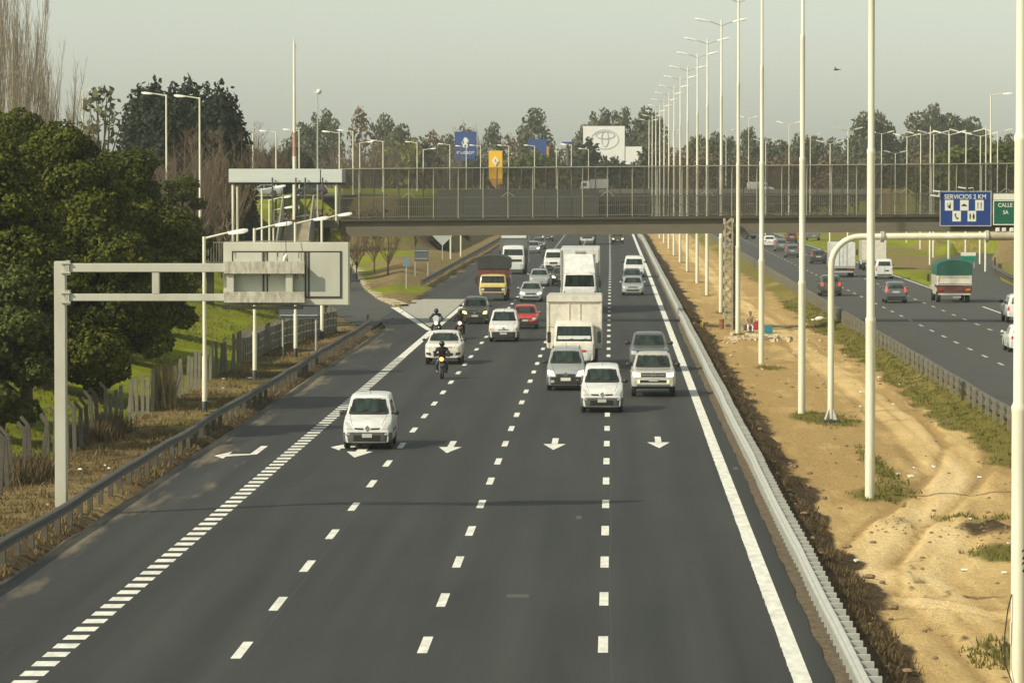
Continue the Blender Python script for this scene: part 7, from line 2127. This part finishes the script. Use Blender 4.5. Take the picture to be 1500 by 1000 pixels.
# ================================================================ people
skin = weathered('skin', (0.32, 0.19, 0.125), (0.27, 0.15, 0.10), 0.6, scale=5)
def person(label, loc, joints, sizes, mats, classify, rz=0.0, hair=None, head=(0, 0, 1.6), helmet=None, scale=1.0, hands='grip'):
    """joints: name -> (xyz, parent); one continuous skinned body"""
    names = list(joints)
    me = bpy.data.meshes.new('body')
    V = [joints[n][0] for n in names]
    E = [(names.index(joints[n][1]), i) for i, n in enumerate(names) if joints[n][1]]
    Rr = [sizes[n] for n in names]
    for s in (-1, 1):      # five bent fingers on each hand
        wi = names.index('handL' if s < 0 else 'handR')
        w_ = Vector(V[wi])
        fw = (w_ - Vector(V[names.index('wristL' if s < 0 else 'wristR')])).normalized()
        for k in range(5):
            if k < 4:
                o = w_ + fw * 0.045 + Vector(((k - 1.5) * 0.021, 0, 0.012))
                seg = [o, o + fw * (0.035 + 0.006 * (k in (1, 2))) + Vector((0, 0, -0.012)), o + fw * 0.035 + Vector((0, 0.005, -0.045)), o + fw * 0.005 + Vector((0, 0.005, -0.06))]
            else:
                o = w_ + Vector((-s * 0.04, 0, -0.005))
                seg = [o, o + fw * 0.03 + Vector((-s * 0.012, 0, -0.02)), o + fw * 0.045 + Vector((-s * 0.005, 0, -0.045))]
            prev = wi
            for j, p in enumerate(seg):
                V.append(tuple(p)); Rr.append((0.010, 0.0095, 0.009, 0.008)[min(j, 3)]); E.append((prev, len(V) - 1)); prev = len(V) - 1
    me.from_pydata(V, E, [])
    o = bpy.data.objects.new('body', me); COL.objects.link(o)
    sk = o.modifiers.new('skin', 'SKIN'); o.modifiers.new('sub', 'SUBSURF').levels = 1
    lay = me.skin_vertices[0].data
    for i, r in enumerate(Rr):
        lay[i].radius = (r, r) if not hasattr(r, '__len__') else r
        lay[i].use_root = (i == 0)
    bpy.context.view_layer.update()
    em = bpy.data.meshes.new_from_object(o.evaluated_get(bpy.context.evaluated_depsgraph_get()))
    bpy.data.objects.remove(o)
    em.materials.clear()
    for m in mats: em.materials.append(m)
    for p in em.polygons:
        p.use_smooth = True
        p.material_index = classify(p.center)
    t = thing('person', label, 'person', loc, rz)
    t.scale = (scale,) * 3
    link('body', em, t)
    hx, hy, hz = head
    if helmet:
        b = MB(); b.ball((hx, hy, hz), (0.135, 0.16, 0.145), 16, 10); b.build('helmet', helmet, t, 60)
        b = MB(); b.ball((hx, hy - 0.06, hz + 0.0), (0.115, 0.108, 0.07), 14, 8); b.build('visor', M['glass'], t, 60)
    elif hair:
        b = MB(); b.ball((hx, hy, hz), (0.078, 0.098, 0.118), 14, 10)
        b.ball((hx, hy - 0.098, hz - 0.012), (0.014, 0.02, 0.024), 8, 6)
        for s in (-1, 1): b.ball((hx + s * 0.08, hy + 0.01, hz - 0.01), (0.012, 0.02, 0.032), 8, 6)
        b.build('head', skin, t, 60)
        b = MB()
        for s in (-1, 1): b.ball((hx + s * 0.031, hy - 0.088, hz + 0.008), (0.012, 0.01, 0.008), 8, 6)
        b.box(hx - 0.024, hx + 0.024, hy - 0.094, hy - 0.08, hz - 0.056, hz - 0.048)
        b.build('eyes_and_mouth', M['symbol'], t)
        b = MB(); b.ball((hx, hy + 0.018, hz + 0.035), (0.088, 0.102, 0.105), 14, 10); b.build('hair', hair, t, 60)
    return t
def cloth(n, c): return weathered('cloth_' + n, c, tuple(k * 0.6 for k in c), 0.85, scale=6)
RIDE = {'pelvis': ((0, 0.30, 0.86), None), 'waist': ((0, 0.24, 1.02), 'pelvis'), 'chest': ((0, 0.14, 1.24), 'waist'), 'upper': ((0, 0.08, 1.38), 'chest'), 'neck': ((0, 0.04, 1.47), 'upper'), 'chin': ((0, 0.01, 1.56), 'neck')}
RS = {'pelvis': (0.17, 0.14), 'waist': (0.16, 0.12), 'chest': (0.19, 0.13), 'upper': (0.17, 0.11), 'neck': 0.065, 'chin': 0.075}
for s, n in ((-1, 'L'), (1, 'R')):
    RIDE.update({'shoulder' + n: ((s * 0.21, 0.08, 1.38), 'upper'), 'elbow' + n: ((s * 0.36, -0.06, 1.15), 'shoulder' + n), 'wrist' + n: ((s * 0.33, -0.29, 1.06), 'elbow' + n), 'hand' + n: ((s * 0.33, -0.35, 1.06), 'wrist' + n),
                 'hip' + n: ((s * 0.12, 0.26, 0.83), 'pelvis'), 'knee' + n: ((s * 0.24, -0.14, 0.70), 'hip' + n), 'ankle' + n: ((s * 0.22, 0.16, 0.33), 'knee' + n), 'toe' + n: ((s * 0.23, -0.04, 0.28), 'ankle' + n)})
    RS.update({'shoulder' + n: 0.085, 'elbow' + n: 0.058, 'wrist' + n: 0.04, 'hand' + n: (0.042, 0.02), 'hip' + n: 0.11, 'knee' + n: 0.075, 'ankle' + n: 0.055, 'toe' + n: 0.045})
def ride_cls(c):
    if abs(c.x) > 0.26 and c.y < -0.30 and c.z > 0.9: return 3
    if c.z < 0.40: return 2
    if c.z < 0.93 and not (abs(c.x) > 0.27 and c.y < 0.0 and c.z > 0.88): return 1
    return 0
def motorcycle(label, loc, p, head_mat, rz=0.0, extra=None):
    t = thing('motorcycle', label, 'motorcycle', (*loc, 0), rz)
    for y, w_ in ((-0.68, 0.10), (0.66, 0.13)):
        b = MB()
        b.lathe([(0.235, -w_ / 2 + 0.01), (0.285, -w_ / 2), (0.31, -w_ / 5), (0.31, w_ / 5), (0.285, w_ / 2), (0.235, w_ / 2 - 0.01)], 'x', (0, y, 0.31), 22)
        o = b.build('wheel', M['rubber'], t, 40)
        b = MB(); b.lathe([(0.232, -0.05), (0.232, 0.05), (0.05, 0.07), (0.05, -0.07)], 'x', (0, y, 0.31), 16); b.build('rim', M['rim'], o, 40)
    b = MB()
    for s in (-1, 1): b.tube([(s * 0.09, -0.68, 0.31), (s * 0.09, -0.40, 0.98)], 0.024, 8)
    b.build('fork', M['galv_dull'], t, 40)
    b = MB(); b.tube([(0, -0.92, 0.60), (0, -0.72, 0.67), (0, -0.5, 0.62)], [0.05, 0.075, 0.06], 8); b.build('front_mudguard', p, t, 40)
    b = MB(); b.ball((0, -0.50, 0.92), (0.12, 0.12, 0.12), 14, 10); b.build('headlight_shell', p, t, 60)
    b = MB(); b.ball((0, -0.57, 0.92), (0.10, 0.075, 0.10), 14, 10); b.build('headlight', head_mat, t, 60)
    b = MB(); b.tube([(-0.38, -0.33, 1.04), (-0.2, -0.38, 1.05), (0, -0.40, 1.0), (0.2, -0.38, 1.05), (0.38, -0.33, 1.04)], 0.016, 8); b.build('handlebar', M['black_plastic'], t, 40)
    for s in (-1, 1):
        b = MB(); b.tube([(s * 0.26, -0.36, 1.05), (s * 0.33, -0.40, 1.22)], 0.008, 5); b.ball((s * 0.35, -0.40, 1.25), (0.06, 0.02, 0.045), 10, 6); b.build('mirror', M['black_plastic'], t, 50)
        b = MB(); b.ball((s * 0.17, -0.46, 0.86), (0.035, 0.04, 0.035), 8, 6); b.build('indicator', M['amber'], t, 50)
    b = MB(); b.ball((0, -0.12, 0.84), (0.15, 0.28, 0.15), 14, 10); b.build('fuel_tank', p, t, 60)
    b = MB(); b.box(-0.13, 0.13, 0.10, 0.75, 0.72, 0.80, 0.03); b.build('seat', M['black_plastic'], t, 50)
    b = MB(); b.box(-0.15, 0.15, -0.25, 0.22, 0.32, 0.66, 0.05); b.tube([(0, -0.38, 0.92), (0, -0.25, 0.45), (0, 0.25, 0.4), (0, 0.66, 0.31)], 0.035, 6); b.build('engine', M['galv_dull'], t, 40)
    b = MB(); b.tube([(0.16, -0.25, 0.42), (0.18, 0.1, 0.28), (0.18, 0.8, 0.42)], [0.025, 0.03, 0.05], 8); b.build('exhaust', M['galv_dull'], t, 40)
    b = MB(); b.tube([(0, 0.55, 0.76), (0, 0.85, 0.74), (0, 0.98, 0.62)], [0.08, 0.08, 0.05], 8); b.build('tail', p, t, 40)
    b = MB()
    for s in (-1, 1): b.tube([(s * 0.05, -0.02, 0.30), (s * 0.28, -0.02, 0.28)], 0.018, 6)
    b.build('footpeg', M['black_plastic'], t, 40)
    if extra: extra(t)
    return t
BLACKC, NAVY, DENIM, BROWN = cloth('black', (0.02, 0.02, 0.02)), cloth('navy', (0.018, 0.028, 0.075)), cloth('denim', (0.045, 0.06, 0.11)), cloth('brown', (0.045, 0.03, 0.022))
BOOT = weathered('boots', (0.025, 0.022, 0.02), (0.05, 0.045, 0.04), 0.7)
TAN_BOOT = weathered('pale_boots', (0.33, 0.30, 0.2), (0.2, 0.18, 0.12), 0.8)
GLOVE = weathered('gloves', (0.02, 0.02, 0.02), (0.04, 0.04, 0.04), 0.7)
HEL_B = weathered('black_helmet', (0.015, 0.015, 0.016), (0.03, 0.03, 0.03), 0.25, coat=0.8)
HEL_G = weathered('grey_helmet', (0.10, 0.09, 0.085), (0.06, 0.055, 0.05), 0.3, coat=0.6)
for (px, py, lab, plab, pm, hm_, mats, hel) in (
        (646, 556, 'dark motorcycle with an orange headlight leading in front of the cream crossover', 'rider in black jacket and blue trousers on the leading motorcycle', paint('bike_black', (0.025, 0.025, 0.03)), M['lit_orange'], [BLACKC, DENIM, TAN_BOOT, GLOVE], HEL_B),
        (673, 497, 'red-trimmed motorcycle with a bright headlight beside the near-black minivan', 'rider in dark brown clothing and a grey helmet on the red-trimmed motorcycle', paint('bike_red', (0.30, 0.045, 0.03)), M['lit_head'], [BROWN, BLACKC, BOOT, GLOVE], HEL_G),
        (638, 497, 'motorcycle with a white windshield and lit headlight behind the cream crossover', 'rider in a navy jacket and black helmet behind the cream crossover', paint('bike_blue', (0.02, 0.03, 0.07)), M['lit_head'], [NAVY, BLACKC, BOOT, GLOVE], HEL_B)):
    x, y = spot(px, py)
    ex = None
    if px == 638:
        def ex(t):
            b = MB(); b.prism([(-0.14, 0.98), (0.14, 0.98), (0.18, 1.25), (0.08, 1.36), (-0.08, 1.36), (-0.18, 1.25)], -0.46, -0.44); b.build('windshield', M['white_sheet'], t)
    motorcycle(lab, (x, y + 0.95), pm, hm_, extra=ex)
    person(plab, (x, y + 0.95, 0), RIDE, RS, mats, ride_cls, helmet=hel, head=(0, -0.01, 1.62))

# somebody sitting among the rubble on the median
SIT = {'pelvis': ((0, 0.10, 0.42), None), 'waist': ((0, 0.07, 0.58), 'pelvis'), 'chest': ((0, 0.0, 0.80), 'waist'), 'upper': ((0, -0.04, 0.94), 'chest'), 'neck': ((0, -0.06, 1.03), 'upper'), 'chin': ((0, -0.08, 1.09), 'neck')}
SSZ = dict(RS)
for s, n in ((-1, 'L'), (1, 'R')):
    SIT.update({'shoulder' + n: ((s * 0.19, -0.03, 0.94), 'upper'), 'elbow' + n: ((s * 0.27, -0.12, 0.68), 'shoulder' + n), 'wrist' + n: ((s * 0.15, -0.33, 0.58), 'elbow' + n), 'hand' + n: ((s * 0.11, -0.38, 0.56), 'wrist' + n),
                'hip' + n: ((s * 0.10, 0.08, 0.40), 'pelvis'), 'knee' + n: ((s * 0.15, -0.36, 0.46), 'hip' + n), 'ankle' + n: ((s * 0.14, -0.38, 0.08), 'knee' + n), 'toe' + n: ((s * 0.15, -0.54, 0.04), 'ankle' + n)})
x, y = ground_at(1099, 485, -0.3)
zz = float(median_h(np.array(x), np.array(y)))
person('person in a sandy top and white trousers sitting on the rubble between the lamp posts', (x, y, zz), SIT, SSZ, [cloth('sand', (0.38, 0.29, 0.17)), cloth('white', (0.7, 0.68, 0.62)), BOOT, skin],
       lambda c: 3 if (abs(c.x) < 0.2 and c.y < -0.31 and c.z > 0.5) or c.z > 1.0 else (2 if c.z < 0.10 else (1 if c.z < 0.52 else 0)), hair=weathered('dark_hair', (0.015, 0.011, 0.008), (0.03, 0.02, 0.015), 0.8), head=(0, -0.10, 1.18))
b = MB(); b.box(-0.22, 0.22, -0.1, 0.32, 0.0, 0.30, 0.03)
o = b.build('stone_block', M['concrete']); o.location = (x, y, zz); tag(o, 'rough stone block used as a seat on the rubble', 'block')
# rubble heap, tools and containers of the dig
b = MB(); rr = random.Random(16)
for k in range(90):
    xx = rr.gauss(8.6, 1.0); yy = rr.gauss(241.5, 2.2); s = rr.uniform(0.08, 0.24)
    z = float(median_h(np.array(xx), np.array(yy)))
    b.obox((xx, yy, z + s * 0.3), (s * 1.5, s * 1.3, s), Matrix.Rotation(rr.uniform(0, 3), 3, 'Z') @ Matrix.Rotation(rr.uniform(-.5, .5), 3, 'X'))
tag(b.build('rubble', weathered('pale_rubble', (0.52, 0.43, 0.28), (0.34, 0.26, 0.16), 0.95, scale=2)), kind='stuff')
def prop(name, lab, cat, px, py, fn):
    x, y = ground_at(px, py, -0.3)
    z = float(median_h(np.array(x), np.array(y)))
    b = MB(); fn(b)
    m = PROPM[name]
    o = b.build(name, m, None, 40); o.location = (x, y, z)
    return tag(o, lab, cat)
PROPM = {'plastic_crate': weathered('teal_plastic', (0.05, 0.25, 0.30), (0.04, 0.18, 0.22), 0.5), 'marker_stake': weathered('yellow_stake', (0.62, 0.52, 0.08), (0.4, 0.34, 0.06), 0.6), 'bucket': weathered('grey_bucket', (0.32, 0.35, 0.34), (0.22, 0.24, 0.23), 0.5),
         'red_can': weathered('red_can', (0.42, 0.03, 0.05), (0.25, 0.02, 0.03), 0.5), 'rusty_drum': weathered('rust', (0.24, 0.09, 0.04), (0.12, 0.06, 0.04), 0.85), 'white_sack': weathered('sack', (0.66, 0.64, 0.56), (0.5, 0.48, 0.4), 0.9)}
def crate(b):
    b.box(-0.36, 0.36, -0.25, 0.25, 0.0, 0.05); b.box(-0.36, -0.32, -0.25, 0.25, 0.05, 0.5); b.box(0.32, 0.36, -0.25, 0.25, 0.05, 0.5); b.box(-0.32, 0.32, -0.25, -0.21, 0.05, 0.5); b.box(-0.32, 0.32, 0.21, 0.25, 0.05, 0.5)
    for z in (0.15, 0.3, 0.45): b.box(-0.38, 0.38, -0.27, 0.27, z - 0.015, z + 0.015)
prop('plastic_crate', 'teal plastic crate on the dirt right of the rubble', 'crate', 1123, 485, crate)
prop('marker_stake', 'yellow stake stuck in the dirt beside the guardrail', 'stake', 1029, 481, lambda b: (b.bar((0, 0, -0.3), (0.03, 0, 0.55), 0.07, 0.05), b.bar((-0.1, 0, -0.2), (-0.09, 0, 0.4), 0.05, 0.04)))
prop('bucket', 'grey bucket left of the seated person', 'bucket', 1089, 482, lambda b: (b.lathe([(0.14, 0), (0.19, 0.36), (0.2, 0.37), (0.17, 0.34)], n=14), b.tube([(-0.19, 0, 0.36), (0, 0.05, 0.5), (0.19, 0, 0.36)], 0.01, 5)))
prop('red_can', 'small red can between the bucket and the seated person', 'can', 1094, 482, lambda b: (b.box(-0.16, 0.16, -0.09, 0.09, 0, 0.3, 0.04), b.tube([(0.08, 0, 0.3), (0.12, 0, 0.36)], 0.03, 8), b.bar((-0.1, 0, 0.36), (0.04, 0, 0.36), 0.03, 0.03)))
prop('red_can', 'tall red can right of the seated person, against a lamp post', 'can', 1108, 481, lambda b: (b.box(-0.18, 0.18, -0.1, 0.1, 0, 0.55, 0.05), b.tube([(0.08, 0, 0.55), (0.12, 0, 0.62)], 0.03, 8), b.bar((-0.12, 0, 0.6), (0.04, 0, 0.6), 0.03, 0.03)))
prop('rusty_drum', 'reddish brown drum at the foot of the lattice pier', 'drum', 1058, 480, lambda b: b.lathe([(0.20, 0), (0.20, 0.02), (0.19, 0.04), (0.19, 0.28), (0.2, 0.3), (0.19, 0.32), (0.19, 0.58), (0.2, 0.6), (0.2, 0.62), (0.17, 0.61)], n=16))
prop('white_sack', 'white sack lying on the opposite side of the dirt strip by the guardrail', 'sack', 1201, 471, lambda b: (b.ball((0, 0, 0.16), (0.34, 0.24, 0.17), 12, 8), b.ball((0.3, 0.05, 0.12), (0.14, 0.12, 0.10), 10, 6), b.ball((-0.45, 0.2, 0.08), (0.16, 0.12, 0.09), 10, 6)))

# a bird over the road
b = MB()
for s in (-1, 1):
    b.add([(0, -0.05, 0), (0, 0.06, 0), (s * 0.16, 0.03, 0.07), (s * 0.15, -0.05, 0.075), (s * 0.30, 0.06, 0.03), (0, 0.0, 0.02), (s * 0.16, -0.01, 0.09)], [(0, 1, 2, 3), (3, 2, 4), (0, 3, 6, 5), (1, 5, 6, 2), (6, 3, 4), (2, 6, 4)])
b.ball((0, 0, 0), (0.05, 0.15, 0.045), 10, 8); b.ball((0, -0.16, 0.01), (0.03, 0.045, 0.03), 8, 6)
b.add([(-0.02, 0.12, 0), (0.02, 0.12, 0), (0.05, 0.26, 0.0), (-0.05, 0.26, 0.0), (0, 0.18, 0.012)], [(0, 1, 2, 3), (0, 1, 4), (1, 2, 4), (2, 3, 4), (3, 0, 4)])
bird = b.build('bird', weathered('bird_feathers', (0.05, 0.045, 0.04), (0.09, 0.08, 0.07), 0.9, scale=8), None, 40)
x, z = at_depth(1224, 103, 210)
bird.location = (x, 210, z); bird.rotation_euler = (0.1, 0.35, -0.9)
tag(bird, 'small dark bird flying in the sky right of the lamp posts', 'bird')
